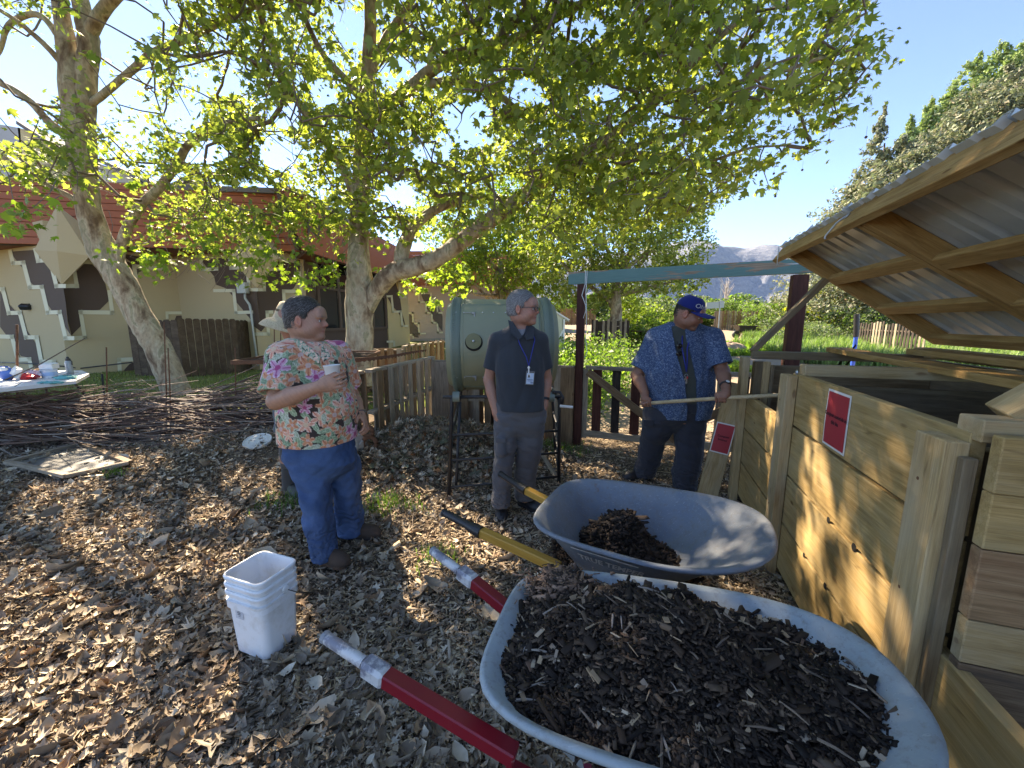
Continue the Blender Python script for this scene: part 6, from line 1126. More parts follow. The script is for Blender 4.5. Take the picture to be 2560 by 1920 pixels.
add_hand(b, wr1, nrm(at(848, 952, 2.035)-wr1), (.15, 1, .05), (0, 0, 1), ((.30, .75, .6), (.32, .8, .6), (.35, .8, .6), (.35, .8, .6)), thumb=[wr1+np.array([.045, .005, .052]), wr1+np.array([.078, .018, .070])])
hd2 = nrm(at(921, 1072, 2.50)-wr2); add_hand(b, wr2, hd2, (-.5, -.3, -.5), (.3, -.8, .2), (.35, .7, .5))
lg = [(p_, q_) for p_, q_ in ((at(770, 1140, 2.35), at(805, 1370, 2.34)), (at(850, 1130, 2.6), at(875, 1310, 2.62)))]
for a_, c_ in lg: b.cone(a_, c_, .065, .042, .03)
b.mesh('body', SKIN, p1, headcol((.42, .225, .15), H, HR, hc, hs_)); eyes(p1, H, HR, hs_); hair(p1, hc, HR, hs_, HAIRG, [(.028, .023, .02), (.048, .04, .035), (.08, .07, .062), (.20, .185, .17)], seed=3)
fo = addf(wr(.007, 4, 5, 4), wr(.0025, 5, 14, 10)); s = SDF([-1.7, 1.85, .8], [-.6, 2.95, 1.62], .0052); s.loft(tor, .02, infl=.006, fold=fo); s.cone(at(726, 872, 2.32), sh1, .055, .084, .06)
cf = sh1+(el1-sh1)*.84
s.cone(sh1+[-.0, 0, .0], cf, .080, .100, .05, flat=True); s.cone(sh2, sh2+(el2-sh2)*.75, .085, .09, .05, flat=True); s.cone(cf-(el1-sh1)*.3, cf+(el1-sh1)*.2, .065, .092, sub=True)
s.cone(nb+[0, 0, -.05], nb+[.03, -.03, .2], .078, .10, sub=True); s.cone(at(803, 912, 2.22), at(789, 850, 2.32), .004, .050, sub=True)
s.cone(np.array([-1.22, 2.45, .9]), np.array([-1.22, 2.45, .70]), .01, .01, sub=True)
def hawaii(V):
    r = np.random.default_rng(12); C = np.tile(np.array([.055, .04, .035]), (len(V), 1)); N = len(V); ctr = V.mean(0); 
    def frame_at(p): n = p-np.array([ctr[0], ctr[1], p[2]]); n = nrm(n+1e-6); e = nrm(np.cross((0, 0, 1), n)); return e, np.array([0, 0, 1.]), n
    def stamp(kind, p, size, rot, cols):
        nonlocal C
        d = V-p; m = np.where((d*d).sum(1) < (size*1.25)**2)[0]; 
        if not len(m): return
        e, u_, n = frame_at(p); q = d[m]; x = q@e; y = q@u_; dn = q@n; x, y = x*math.cos(rot)+y*math.sin(rot), -x*math.sin(rot)+y*math.cos(rot); rr_ = np.hypot(x, y)/size; th = np.arctan2(y, x)
        if kind == 'leaf':
            w_ = .40*np.sqrt(np.clip(1-np.clip(x/size, -1, 1)**2, 0, 1))*(1-.25*x/size); a = (np.abs(y/size) < w_) & (np.abs(x/size) < 1); vein = (np.abs(y/size) < .035) | (np.abs(((np.abs(y)/size+x/size*1.0)*5) % 1-.5) > .40); cc = np.where((vein | (np.abs(y/size) > w_-.075))[:, None], cols[1], cols[0])
        else:
            k = 5; pet = .60+.40*np.cos(k*th); lim = np.clip(.28+.72*np.abs(np.cos(k*th/2))**.8, 0, 1); a = rr_ < lim; cc = np.where((rr_ > lim-.12)[:, None], cols[1], cols[0]); cc = np.where((np.abs(np.sin(k*th/2)) < .18)[:, None] & (rr_ > .2)[:, None], cols[2], cc); cc = np.where((rr_ < .24)[:, None], cols[3], cc); cc = cc*(1-.35*(np.exp(-(rr_/.3)**2)))[:, None]+np.array(cols[2])*(.35*np.exp(-(rr_/.3)**2))[:, None]
        a &= np.abs(dn) < .09; C[m[a]] = cc[a]
    idx = r.integers(0, N, 470); GR = [(.20, .27, .16), (.25, .32, .20), (.16, .23, .14), (.32, .38, .27)]
    for i in idx: c_ = np.array(GR[r.integers(0, 4)]); stamp('leaf', V[i], r.uniform(.036, .062), r.uniform(0, 6.28), [c_, np.minimum(c_*1.6+.05, .6)])
    pts = []; 
    for i in r.integers(0, N, 900):
        if all(np.linalg.norm(V[i]-q) > .066 for q in pts): pts.append(V[i])
    for q in pts:
        if r.uniform() < .60: cols = [np.array((.62, .28, .15)), np.array((.72, .47, .34)), np.array((.48, .14, .08)), np.array((.58, .50, .47))]
        elif r.uniform() < .5: cols = [np.array((.62, .34, .46)), np.array((.74, .58, .66)), np.array((.40, .07, .20)), np.array((.45, .08, .2))]
        else: cols = [np.array((.76, .42, .30)), np.array((.82, .62, .52)), np.array((.60, .18, .12)), np.array((.70, .60, .40))]
        stamp('fl', q, r.uniform(.040, .062), r.uniform(0, 6.28), cols)
    for i in r.integers(0, N, 40): c_ = np.array(GR[r.integers(0, 4)]); stamp('leaf', V[i], r.uniform(.025, .04), r.uniform(0, 6.28), [c_, np.minimum(c_*1.6+.05, .6)])
    return C
s.mesh('shirt', fabric('flowered_cotton', (1, 1, 1), attr=True), p1, hawaii)
def collar(parent, pts, m, t_=.005, w_=None):
    for P in pts: n = nrm(np.cross(np.array(P[1])-P[0], np.array(P[2])-P[0])); build('collar', MB().prism(P, n*t_), m, parent)
t = MT('flowered_collar', .9); vo = t.voro(38, out=1); t.base(t.ramp(t.noise(46, 2, .5, None, .6), [(.40, (.055, .04, .035)), (.43, (.20, .30, .20)), (.50, (.30, .38, .29)), (.53, (.66, .38, .27)), (.60, (.70, .48, .38))])); PC = t.m; collar(p1, [[at(742, 850, 2.30), at(756, 853, 2.29), at(800, 893, 2.245), at(797, 910, 2.24), at(776, 896, 2.25), at(738, 868, 2.29)], [at(806, 858, 2.30), at(815, 866, 2.31), at(826, 892, 2.27), at(812, 903, 2.24), at(804, 893, 2.245)]], PC)
s = SDF([-1.65, 1.95, .03], [-.6, 2.95, 1.05], .0052); fo = addf(wr(.007, 8, 5, 9), wr(.003, 9, 18, 20))
s.loft(rows_px([(1085, 712, 886, 2.45, .195), (1131, 712, 893, 2.45, .195), (1150, 720, 897, 2.45, .18), (1175, 745, 880, 2.45, .13), (1195, 780, 850, 2.45, .06)], .95), .03, fold=fo)
s.loft(rows_px([(1125, 716, 825, 2.40, .14), (1160, 724, 838, 2.40, .135), (1207, 740, 833, 2.38, .125), (1259, 757, 829, 2.36, .105), (1307, 764, 832, 2.34, .098), (1355, 775, 838, 2.33, .095), (1384, 783, 842, 2.33, .095)], .92), .03, fold=addf(fo, ankle(.16, .007, 1)), bot=.012)
s.loft(rows_px([(1125, 780, 893, 2.52, .14), (1160, 810, 900, 2.54, .13), (1210, 834, 904, 2.58, .115), (1259, 838, 902, 2.60, .10), (1300, 842, 908, 2.62, .095), (1325, 845, 910, 2.62, .095)], .92), .02, fold=addf(fo, ankle(.17, .007, 2)), bot=.015); s.mesh('jeans', JEAN, p1)
sb = simple('brown_suede', (.075, .05, .037), .9, var=.25, scale=60, bump=.2); shoe(p1, np.r_[gnd(795, 1404)[:2], .012], np.r_[gnd(868, 1420)[:2], .01], sb, SOLEB, .056); shoe(p1, np.r_[gnd(848, 1342)[:2], .01], np.r_[gnd(952, 1345)[:2], .012], sb, SOLE, .056)
bnd = MB(); 
def ring(c, ax, r, w_, n=20): return MB().lathe([(r, -w_/2), (r+.003, -w_/2), (r+.003, w_/2), (r, w_/2)], c, n, M=frame(ax)[:, [1, 2, 0]])
wax = nrm(wr2-el2); build('watch', ring(wr2-wax*.012, wax, .031, .022), simple('dark_blue_band', (.02, .03, .07), .5), p1, smooth=40); build('watch_face', MB().box(wr2-wax*.012+[.012, -.034, .008], (.03, .008, .034), M=frame(wax)[:, [1, 2, 0]], b=.003), BLACK, p1)
cu = thing('paper_cup', 'white paper cup held at the chest of the man in the flowered shirt', 'cup', cupc); cax = nrm(np.array([-.06, .0, 1.])); CM = frame(cax)[:, [1, 2, 0]]; build('cup', MB().lathe([(0, -.055), (.029, -.055), (.030, -.05), (.041, .05), (.044, .052), (.044, .056), (.040, .056), (.028, -.05), (0, -.05)], cupc+[-.004, .0, .0], 28, M=CM), simple('cup_paper', (.72, .72, .69), .5, var=.03), cu, smooth=50)
# ===== man with lanyard =====
p2 = thing('person', 'grey haired man in glasses and dark polo shirt with hands in pockets', 'person', (.05, 2.9, 0))
hc = at(1308, 771, 2.88); HR = headframe((.92, -.36, -.02)); hs_ = 1.05
tor = rows_px([(813, 1278, 1324, 2.93, .07), (824, 1260, 1340, 2.93, .095), (834, 1246, 1350, 2.93, .11), (848, 1238, 1354, 2.93, .12), (891, 1239, 1357, 2.92, .13), (933, 1241, 1357, 2.90, .135), (975, 1244, 1358, 2.90, .14), (1021, 1247, 1357, 2.90, .14)])
S1 = at(1243, 852, 2.92); E1 = at(1222, 950, 2.95); Wp1 = at(1241, 1034, 2.86); S2 = at(1349, 851, 2.92); E2 = at(1367, 948, 2.98); Wp2 = at(1360, 1015, 2.90)
b = SDF([-.45, 2.5, -.02], [.55, 3.4, 1.85], .0052); H = add_head(b, hc, HR, hs_); nb = at(1300, 822, 2.93); b.cone(H(0, -.03, -.06), nb, .054, .062, .03); b.cone(nb, nb-[0, 0, .06], .07, .10, .03); b.loft([(z, x, y, rx*.88, ry*.88) for z, x, y, rx, ry in tor], .03)
for a_, e_, w_ in ((S1, E1, Wp1), (S2, E2, Wp2)): b.cone(a_, e_, .048, .040, .02); b.cone(e_, e_+(w_-e_)*.35, .041, .041, .012); b.cone(e_+(w_-e_)*.35, w_, .041, .028, .01)
add_hand(b, Wp1, (.25, -.05, -1), (1, 0, 0), (0, -1, 0), (.2, .3, .2)); add_hand(b, Wp2, (-.25, -.05, -1), (-1, 0, 0), (0, -1, 0), (.2, .3, .2)); b.cone(at(1267, 1070, 2.9), at(1255, 1260, 2.9), .055, .04, .03); b.cone(at(1326, 1070, 2.95), at(1312, 1245, 3.05), .055, .04, .03)
b.mesh('body', SKIN, p2, headcol((.40, .20, .14), H, HR, hc, hs_)); eyes(p2, H, HR, hs_); hair(p2, hc, HR, hs_, HAIRL, [(.14, .135, .13), (.20, .195, .19), (.27, .265, .26), (.33, .325, .32)], hairline=.066, seed=5)
POLO = fabric('charcoal_polo', (.040, .046, .054), sc=200); fo = addf(wr(.006, 14, 6, 4), wr(.0022, 15, 14, 9)); s = SDF([-.5, 2.5, .75], [.6, 3.4, 1.62], .0052); s.loft(tor, .02, infl=.004, fold=fo); s.cone(at(1262, 842, 2.93), S1, .035, .054, .05); s.cone(at(1330, 842, 2.93), S2, .035, .054, .05)
for a_, e_ in ((S1, E1), (S2, E2)): c_ = a_+(e_-a_)*.70; s.cone(a_, c_, .060, .064, .03, flat=True); s.cone(c_-(e_-a_)*.2, c_+(e_-a_)*.1, .05, .058, sub=True)
s.cone(nb+[0, 0, -.015], nb+[.01, -.02, .2], .060, .07, sub=True); s.cone(at(1306, 856, 2.77), at(1301, 808, 2.86), .003, .046, sub=True); s.mesh('polo_shirt', POLO, p2)
TEE = fabric('grey_tee', (.24, .25, .27)); s = SDF([-.2, 2.6, 1.2], [.3, 3.1, 1.6], .005); s.loft([(z, x, y, rx*.93, ry*.93) for z, x, y, rx, ry in tor if z > 1.2], .01); s.cone(nb-[0, 0, .05], nb+[.005, -.005, .018], .085, .066, .02); s.cone(nb+[.01, -.01, .0], nb+[.01, -.02, .15], .058, .06, sub=True); s.mesh('undershirt', TEE, p2)
collar(p2, [[at(1270, 800, 2.86), at(1281, 804, 2.83), at(1305, 842, 2.775), at(1296, 850, 2.77), at(1276, 832, 2.80)], [at(1328, 812, 2.86), at(1337, 818, 2.86), at(1334, 846, 2.79), at(1316, 850, 2.77), at(1312, 838, 2.775)]], POLO)
PANT = fabric('grey_cargo_cotton', (.10, .10, .11)); fo = addf(wr(.007, 18, 5, 10), wr(.003, 19, 18, 24)); s = SDF([-.4, 2.5, .03], [.6, 3.4, 1.0], .0052)
s.loft(rows_px([(1000, 1246, 1357, 2.91, .135), (1022, 1240, 1362, 2.91, .14), (1050, 1240, 1360, 2.91, .13), (1075, 1258, 1340, 2.91, .09), (1094, 1280, 1318, 2.91, .04)]), .03, fold=fo)
s.loft(rows_px([(1030, 1239, 1302, 2.90, .12), (1065, 1237, 1297, 2.90, .115), (1102, 1237, 1290, 2.90, .10), (1144, 1238, 1284, 2.89, .085), (1187, 1234, 1277, 2.89, .078), (1229, 1232, 1274, 2.89, .078), (1258, 1233, 1271, 2.89, .08)]), .02, fold=addf(fo, ankle(.15, .006, 3)), bot=.01)
s.loft(rows_px([(1030, 1296, 1362, 2.93, .12), (1065, 1295, 1360, 2.94, .115), (1102, 1293, 1356, 2.95, .10), (1144, 1291, 1350, 2.98, .085), (1187, 1289, 1338, 3.02, .08), (1241, 1290, 1336, 3.05, .08)]), .02, fold=addf(fo, ankle(.15, .006, 4)), bot=.01)
s.cone(at(1253, 1098, 2.80), at(1254, 1130, 2.80), .035, .04, .01); s.mesh('cargo_trousers', PANT, p2)
build('pocket_flap', MB().box(at(1252, 1101, 2.765), (.075, .012, .035), b=.004), PANT, p2)
sd_ = simple('black_shoe_leather', (.02, .02, .024), .5); shoe(p2, np.r_[gnd(1253, 1268)[:2], .012], np.r_[gnd(1254, 1312)[:2], .010], sd_, SOLE, .050); shoe(p2, np.r_[gnd(1298, 1262)[:2], .012], np.r_[gnd(1350, 1284)[:2], .012], sd_, SOLE, .050)
BLUEC = simple('blue_lanyard', (.015, .03, .25), .7); bd0 = at(1322, 915, 2.72); y_ = 2.765
build('lanyard', MB().tube([nb+[-.055, -.05, .05], nb+[-.035, -.105, -.01], at(1300, 862, 2.775), at(1316, 893, 2.75), bd0], .0035, 5).tube([nb+[.075, -.02, .05], nb+[.085, -.06, -.01], at(1337, 850, 2.80), at(1330, 880, 2.765), bd0], .0035, 5), BLUEC, p2, smooth=True)
build('badge_clip', MB().tube([bd0, bd0-[0, 0, .05]], .004, 6).ell(bd0-[0, 0, .012], (.009, .005, .009), 8, 6), WHITE, p2)
bc = at(1325, 945, 2.725); BM = np.array(Euler((0.02, .08, .1)).to_matrix()); o = build('id_badge', MB().box(bc, (.064, .005, .100), M=BM, b=.002), simple('clear_holder', (.10, .11, .12), .25), p2); build('badge_card', MB().box(bc-[0, .0035, .004], (.050, .002, .078), M=BM), simple('badge_card', (.40, .52, .66), .4), p2)
build('badge_photo', MB().box(bc-[.008, .0055, -.018], (.022, .001, .026), M=BM), simple('badge_photo', (.62, .64, .66), .4), p2); build('badge_portrait', MB().ell(bc-[.008, .0065, -.018], (.005, .0008, .007), 8, 6).ell(bc-[.008, .0065, -.009], (.009, .0008, .005), 8, 6), BLACK, p2); build('badge_print', MB().box(bc-[-.0, .0055, .012], (.040, .001, .004), M=BM).box(bc-[-.0, .0055, .021], (.034, .001, .003), M=BM).box(bc-[-.012, .0055, .034], (.018, .001, .007), M=BM), simple('badge_ink', (.03, .07, .2), .5), p2)
wax = nrm(Wp2-E2); build('watch', ring(Wp2-wax*.055, wax, .036, .02), BLACK, p2, smooth=40)
# glasses
GL = MT('spectacle_glass', .05, spec=.5); GL.b.inputs['Transmission Weight'].default_value = 1.; GL.b.inputs['IOR'].default_value = 1.05; GF = simple('dark_spectacle_frame', (.03, .028, .03), .35)
def glasses(parent, H, R, sc, m, lens, big=1.):
    mb = MB(); g = build('glasses', MB().tube([H(-.074, .0, .002), H(-.070, .05, .006), H(-.060, .098, .006)], .0026, 5).tube([H(.074, .0, .002), H(.070, .05, .006), H(.060, .098, .006)], .0026, 5).tube([H(-.010, .114, .003), H(0, .117, .006), H(.010, .114, .003)], .0015, 5), m, parent)
    for x in (-1, 1):
        P = [H(x*.034+.025*big*math.cos(t_)*(1), .110-.008*abs(math.cos(t_)*.5+x*.5), -.004+.016*big*math.sin(t_)) for t_ in np.linspace(0, 2*math.pi, 20)]; build('rim', MB().tube(P, .0021, 5), m, g); build('lens', MB().add(P[:-1], [tuple(range(19))]), lens, g)
glasses(p2, H, HR, hs_, GF, GL.m)
# ===== man in blue =====
p3 = thing('person', 'man in blue cap and open blue patterned shirt gripping a long wooden handle', 'person', (1.5, 3.5, 0))
hc = at(1724, 784, 3.42); HR = headframe((.74, -.55, -.38)); hs_ = 1.12
tor = rows_px([(804, 1680, 1735, 3.55, .09), (814, 1660, 1752, 3.55, .115), (826, 1642, 1772, 3.55, .135), (850, 1626, 1786, 3.55, .155), (890, 1624, 1782, 3.52, .17), (930, 1619, 1778, 3.50, .18), (954, 1620, 1777, 3.50, .185), (997, 1623, 1776, 3.50, .185), (1030, 1628, 1771, 3.50, .18), (1050, 1636, 1768, 3.50, .175)])
S1 = at(1641, 845, 3.60); E1 = at(1593, 938, 3.62); Wp1 = at(1602, 986, 3.42); S2 = at(1781, 845, 3.45); E2 = at(1806, 928, 3.34); Wp2 = at(1815, 976, 3.18)
PA = at(1618, 1008, 3.40); PB = at(1968, 987, 2.86); pax = nrm(PB-PA)
def onpole(u): 
    d = ray(u, 1000); t_ = np.linspace(0, 1, 200); Q = PA+(PB-PA)*t_[:, None]; uu, _ = proj(Q); return Q[np.argmin(np.abs(uu-u))]
G1_ = onpole(1612); G2_ = onpole(1802); Wp1 = G1_+np.array([-.01, .045, .085]); Wp2 = G2_+np.array([.055, .03, .075])
b = SDF([.9, 2.95, -.02], [2.2, 4.15, 1.85], .0055); H = add_head(b, hc, HR, hs_, .010); nb = at(1702, 836, 3.54); b.cone(H(0, -.035, -.055), nb, .064, .074, .03); b.cone(nb, nb-[0, 0, .08], .09, .13, .04); b.loft([(z, x, y, rx*.86, ry*.86) for z, x, y, rx, ry in tor], .03)
for a_, e_, w_ in ((S1, E1, Wp1), (S2, E2, Wp2)): b.cone(a_, e_, .065, .056, .02); b.cone(e_, e_+(w_-e_)*.35, .057, .056, .015); b.cone(e_+(w_-e_)*.35, w_, .056, .035, .012)
def grip(s, w, g, ax, up):               # a fist round the handle
    ax = nrm(ax); d = nrm(g-w-ax*((g-w)@ax)); out = np.cross(ax, d); out = out if out[1] < 0 else -out; s.cone(w, w+d*.055+out*.014, .030, .036, .015); k0 = w+(g-w)*.5
    s.ell(g-d*.028+out*.018, np.array([.044, .028, .026]), np.stack([ax, d, np.cross(ax, d)], 1), .012)
    for i in range(4):
        x = ax*(-.033+.0215*i); p = g+x-d*.022+out*.022; q = g+x+d*.006+out*.030; r_ = g+x+d*.028+out*.010; e_ = g+x+d*.026-out*.012; rr_ = .0100-.0006*i; s.cone(p, q, rr_, rr_, .004); s.cone(q, r_, rr_, rr_*.95, .004); s.cone(r_, e_, rr_*.95, rr_*.85, .004)
    s.cone(g-ax*.035-d*.022+out*.012, g-ax*.045+out*.026+d*.004, .013, .011, .006); s.cone(g-ax*.045+out*.026+d*.004, g-ax*.022+out*.032+d*.014, .011, .009, .004)
grip(b, Wp1, G1_, pax, 1); grip(b, Wp2, G2_, -pax, 1); b.cone(at(1650, 1060, 3.56), at(1612, 1185, 3.7), .06, .04, .03); b.cone(at(1722, 1060, 3.5), at(1715, 1215, 3.48), .06, .04, .03)
b.mesh('body', SKIN, p3, headcol((.30, .145, .095), H, HR, hc, hs_, .4)); eyes(p3, H, HR, hs_); hair(p3, hc, HR, hs_, HAIRD, [(.012, .01, .008), (.03, .024, .02)], infl=.003, low=-.05, seed=8)
def strip(p):                            # the open front of the shirt
    z = p[..., 2]; zs = [.80, 1.05, 1.25, 1.40, 1.56]; L_ = np.interp(z, zs, [at(1712, 1040, 3.35)[0], at(1703, 1000, 3.35)[0], at(1692, 900, 3.35)[0], at(1690, 850, 3.35)[0], at(1690, 820, 3.35)[0]]); R_2 = np.interp(z, zs, [at(1737, 1040, 3.35)[0], at(1733, 1000, 3.35)[0], at(1727, 900, 3.35)[0], at(1722, 850, 3.35)[0], at(1720, 820, 3.35)[0]]); return np.maximum(np.maximum(L_-p[..., 0], p[..., 0]-R_2), p[..., 1]-3.46)
fo = addf(wr(.008, 24, 5, 4), wr(.003, 25, 14, 9)); s = SDF([.9, 2.95, .70], [2.25, 4.1, 1.62], .0055); s.loft(tor, .02, infl=.012, fold=fo, bot=.02); s.cone(at(1662, 836, 3.57), S1, .055, .082, .06); s.cone(at(1760, 836, 3.50), S2, .055, .080, .06)
for a_, e_ in ((S1, E1), (S2, E2)): c_ = a_+(e_-a_)*.82; s.cone(a_, c_, .088, .098, .04, flat=True); s.cone(c_-(e_-a_)*.25, c_+(e_-a_)*.12, .068, .086, sub=True)
s.cone(nb+[0, 0, -.02], nb+[.01, -.01, .2], .080, .09, sub=True); s.add(s.lo, s.lo+s.n*s.vx, strip, sub=True, mg=0)
t = MT('blue_print_cotton', .85, spec=.15); vz = t.voro(130, feat='DISTANCE_TO_EDGE'); nz = t.noise(70, 3, .6, None, 1.5); n_ = t.noise(150, 3); cc = t.mix((.040, .068, .14), (.12, .185, .29), t.ramp(nz, [(.49, 0.), (.56, .75)])); cc = t.mix(cc, (.26, .33, .43), t.ramp(t.noise(95, 2, .5, t.vec((1, 1, 1), rot=(1, 1, 0))), [(.60, 0.), (.64, .7)])); t.base(cc); t.bump(n_, .2, .0015); s.mesh('blue_shirt', t.m, p3)
TG = fabric('grey_green_tee', (.065, .075, .068)); s = SDF([1.0, 3.1, .76], [2.0, 4., 1.6], .0055); s.loft([(z, x, y, rx*.95, ry*.97) for z, x, y, rx, ry in tor], .01, fold=wr(.004, 33, 8, 14)); s.cone(nb+[0, 0, -.01], nb+[.01, -.02, .2], .075, .09, sub=True); s.mesh('tee_shirt', TG, p3)
BC = fabric('blue_collar', (.09, .14, .24)); collar(p3, [[nb+[-.085, -.05, .05], nb+[-.015, -.125, -.05], nb+[-.06, -.14, -.075], nb+[-.11, -.08, -.01]], [nb+[.085, -.05, .045], nb+[.075, -.13, -.05], nb+[.12, -.12, -.06], nb+[.125, -.04, .01]]], BC)
NAVY = fabric('navy_cargo_cotton', (.042, .045, .058)); fo = addf(wr(.009, 28, 5, 9), wr(.004, 29, 16, 22)); s = SDF([.9, 3.1, .02], [2.2, 4.1, 1.0], .0055)
s.loft(rows_px([(1000, 1630, 1768, 3.5, .17), (1022, 1616, 1768, 3.5, .175), (1042, 1616, 1762, 3.5, .16), (1062, 1640, 1740, 3.5, .11), (1078, 1668, 1710, 3.5, .05)]), .03, fold=fo)
s.loft(rows_px([(1022, 1613, 1695, 3.51, .145), (1050, 1610, 1688, 3.52, .14), (1075, 1608, 1680, 3.55, .125), (1106, 1603, 1662, 3.60, .105), (1148, 1594, 1647, 3.65, .095), (1185, 1586, 1632, 3.69, .09)]), .02, fold=addf(fo, ankle(.14, .007, 5)), bot=.012)
s.loft(rows_px([(1022, 1682, 1767, 3.49, .145), (1050, 1684, 1764, 3.48, .14), (1075, 1684, 1761, 3.48, .125), (1106, 1686, 1757, 3.48, .11), (1148, 1687, 1751, 3.46, .10), (1190, 1682, 1744, 3.46, .095), (1216, 1685, 1741, 3.46, .095)]), .02, fold=addf(fo, ankle(.14, .007, 6)), bot=.012); s.mesh('cargo_trousers', NAVY, p3); build('pocket_flap', MB().box(at(1621, 1058, 3.40), (.09, .02, .06), b=.006), NAVY, p3)
shoe(p3, np.r_[gnd(1622, 1194)[:2], .012], np.r_[gnd(1558, 1204)[:2], .012], sd_, SOLE, .055); shoe(p3, np.r_[gnd(1712, 1206)[:2], .012], np.r_[gnd(1720, 1236)[:2], .012], sd_, SOLE, .055)
CAPM = fabric('royal_blue_cap', (.012, .022, .14), sc=220); cp = SDF(hc-.2, hc+.24, .0045)
def capf(p):
    q = (p-hc)@HR/hs_; o = q-[0, -.012, .035]; r = np.array([.086, .108, .108]); e = np.linalg.norm(o/r, axis=-1); d = (e-1)*.086; flatz = q[..., 2]-.131; return np.maximum(np.maximum(d, .036-q[..., 2]+.0*q[..., 1]), flatz)*hs_
cp.add(hc-.17, hc+.17, capf, .001, mg=0)
def brim(p): q = (p-hc)@HR/hs_; r_ = np.maximum(np.abs(q[..., 0])/.085, np.abs(q[..., 1]-.115)/.080); e = (np.abs(q[..., 0]/.086)**3+np.abs((q[..., 1]-.085)/.095)**3)**(1/3.)-1; zz = .040-.9*q[..., 0]**2*4; return np.maximum(e*.08, np.abs(q[..., 2]-zz)-.004)*hs_
cp.add(hc-.2, hc+.24, brim, .006, mg=0); cp.mesh('cap', CAPM, p3)
build('cap_button', MB().ell(H(0, -.012, .132), (.009, .009, .005), 10, 6, M=HR), CAPM, p3)
# script lettering embroidered on the cap front (Ohtani-like lettering kept as seen: "Ohta")
CW = simple('white_thread', (.7, .7, .7), .7, var=.03)
tm = text('Ohta', .048, np.eye(3), (0, 0, 0), CW, None, 'cap_lettering', .0004, 'LEFT', .0006); me = tm.data; n_ = len(me.vertices); co = np.zeros(n_*3, np.float32); me.vertices.foreach_get('co', co); co = co.reshape(-1, 3); ang = 1.18-co[:, 0]/.10; rz = np.interp(co[:, 1], [0, .05], [.111, .103])*hs_
loc = np.stack([np.sin(ang)*.088, -.012+np.cos(ang)*.110, .060+co[:, 1]*.9+co[:, 0]*.08], 1)*1.012; me.vertices.foreach_set('co', (hc+loc@HR.T*hs_-org(p3)).astype(np.float32).ravel()); tm.matrix_local = Matrix.Identity(4); tm.parent = p3; me.update()
build('cap_sticker', MB().ell(H(.028, .150, .044), (.017, .013, .002), 14, 6, M=HR), STEEL, p3)
# sunglasses hung on the neck, lanyard with keys, wrist watch
q = at(1696, 862, 3.345); SGM = simple('dark_lens', (.012, .012, .014), .12); sg = build('sunglasses', MB().tube([q+[-.01, 0, .03], q+[0, 0, 0], q+[0, 0, -.1]], .004, 6), BLACK, p3)
for dz in (-.01, -.075): build('lens', MB().ell(q+[.005, -.012, dz], (.026, .006, .024), 14, 8), SGM, sg, smooth=True)
build('lanyard', MB().tube([nb+[-.03, -.10, .02], at(1705, 870, 3.335), at(1712, 905, 3.32), at(1716, 930, 3.315)], .0055, 5).tube([nb+[.06, -.09, .02], at(1718, 870, 3.335), at(1718, 905, 3.32), at(1716, 930, 3.315)], .0055, 5), BLUEC, p3, smooth=True)
k_ = at(1716, 935, 3.31); kb = build('keys', MB().tube([k_+[.014*math.cos(t_), 0, -.014+.014*math.sin(t_)] for t_ in np.linspace(0, 6.2, 10)], .002, 5).box(k_+[.004, -.002, -.045], (.012, .003, .045)).box(k_+[-.008, -.002, -.04], (.010, .003, .04), M=np.array(Euler((0, .4, 0)).to_matrix())).ell(k_+[0, -.004, -.075], (.012, .005, .012), 8, 6), STEEL, p3); build('red_key_tag', MB().ell(k_+[.006, -.01, -.03], (.008, .005, .012), 8, 6), simple('red_tag', (.5, .03, .03), .4), p3)
wax = nrm(Wp2-E2); wc_ = Wp2-wax*.045; build('watch', ring(wc_, wax, .040, .022), BLACK, p3, smooth=40); fM = frame(nrm(np.array([-.15, -1, .35])-wax*(np.array([-.15, -1, .35])@wax)))[:, [1, 2, 0]]; dn = fM[:, 2]; build('watch_face', MB().lathe([(.021, 0), (.021, .006), (0, .007)], wc_+dn*.040, 18, M=fM), BLACK, p3); build('dial', MB().lathe([(.016, 0), (0, .001)], wc_+dn*.0475, 18, M=fM), WHITE, p3)
th_ = thing('tool_handle', 'long pale wooden tool handle held across by the man in blue into the bin', 'tool', (PA+PB)/2); t_o = build('handle', MB().tube([PA-pax*.01, PA, PA+(PB-PA)*.5+[0, 0, .004], PB], [.010, .0155, .0165, .0155], 12), W_TOOL, th_, smooth=60)
build('tines', MB().tube([PB, PB+[.05, -.02, -.02], PB+[.25, -.1, -.16]], .008, 6).tube([PB, PB+[.06, .05, -.03], PB+[.28, .0, -.17]], .006, 6), BLACK, th_)
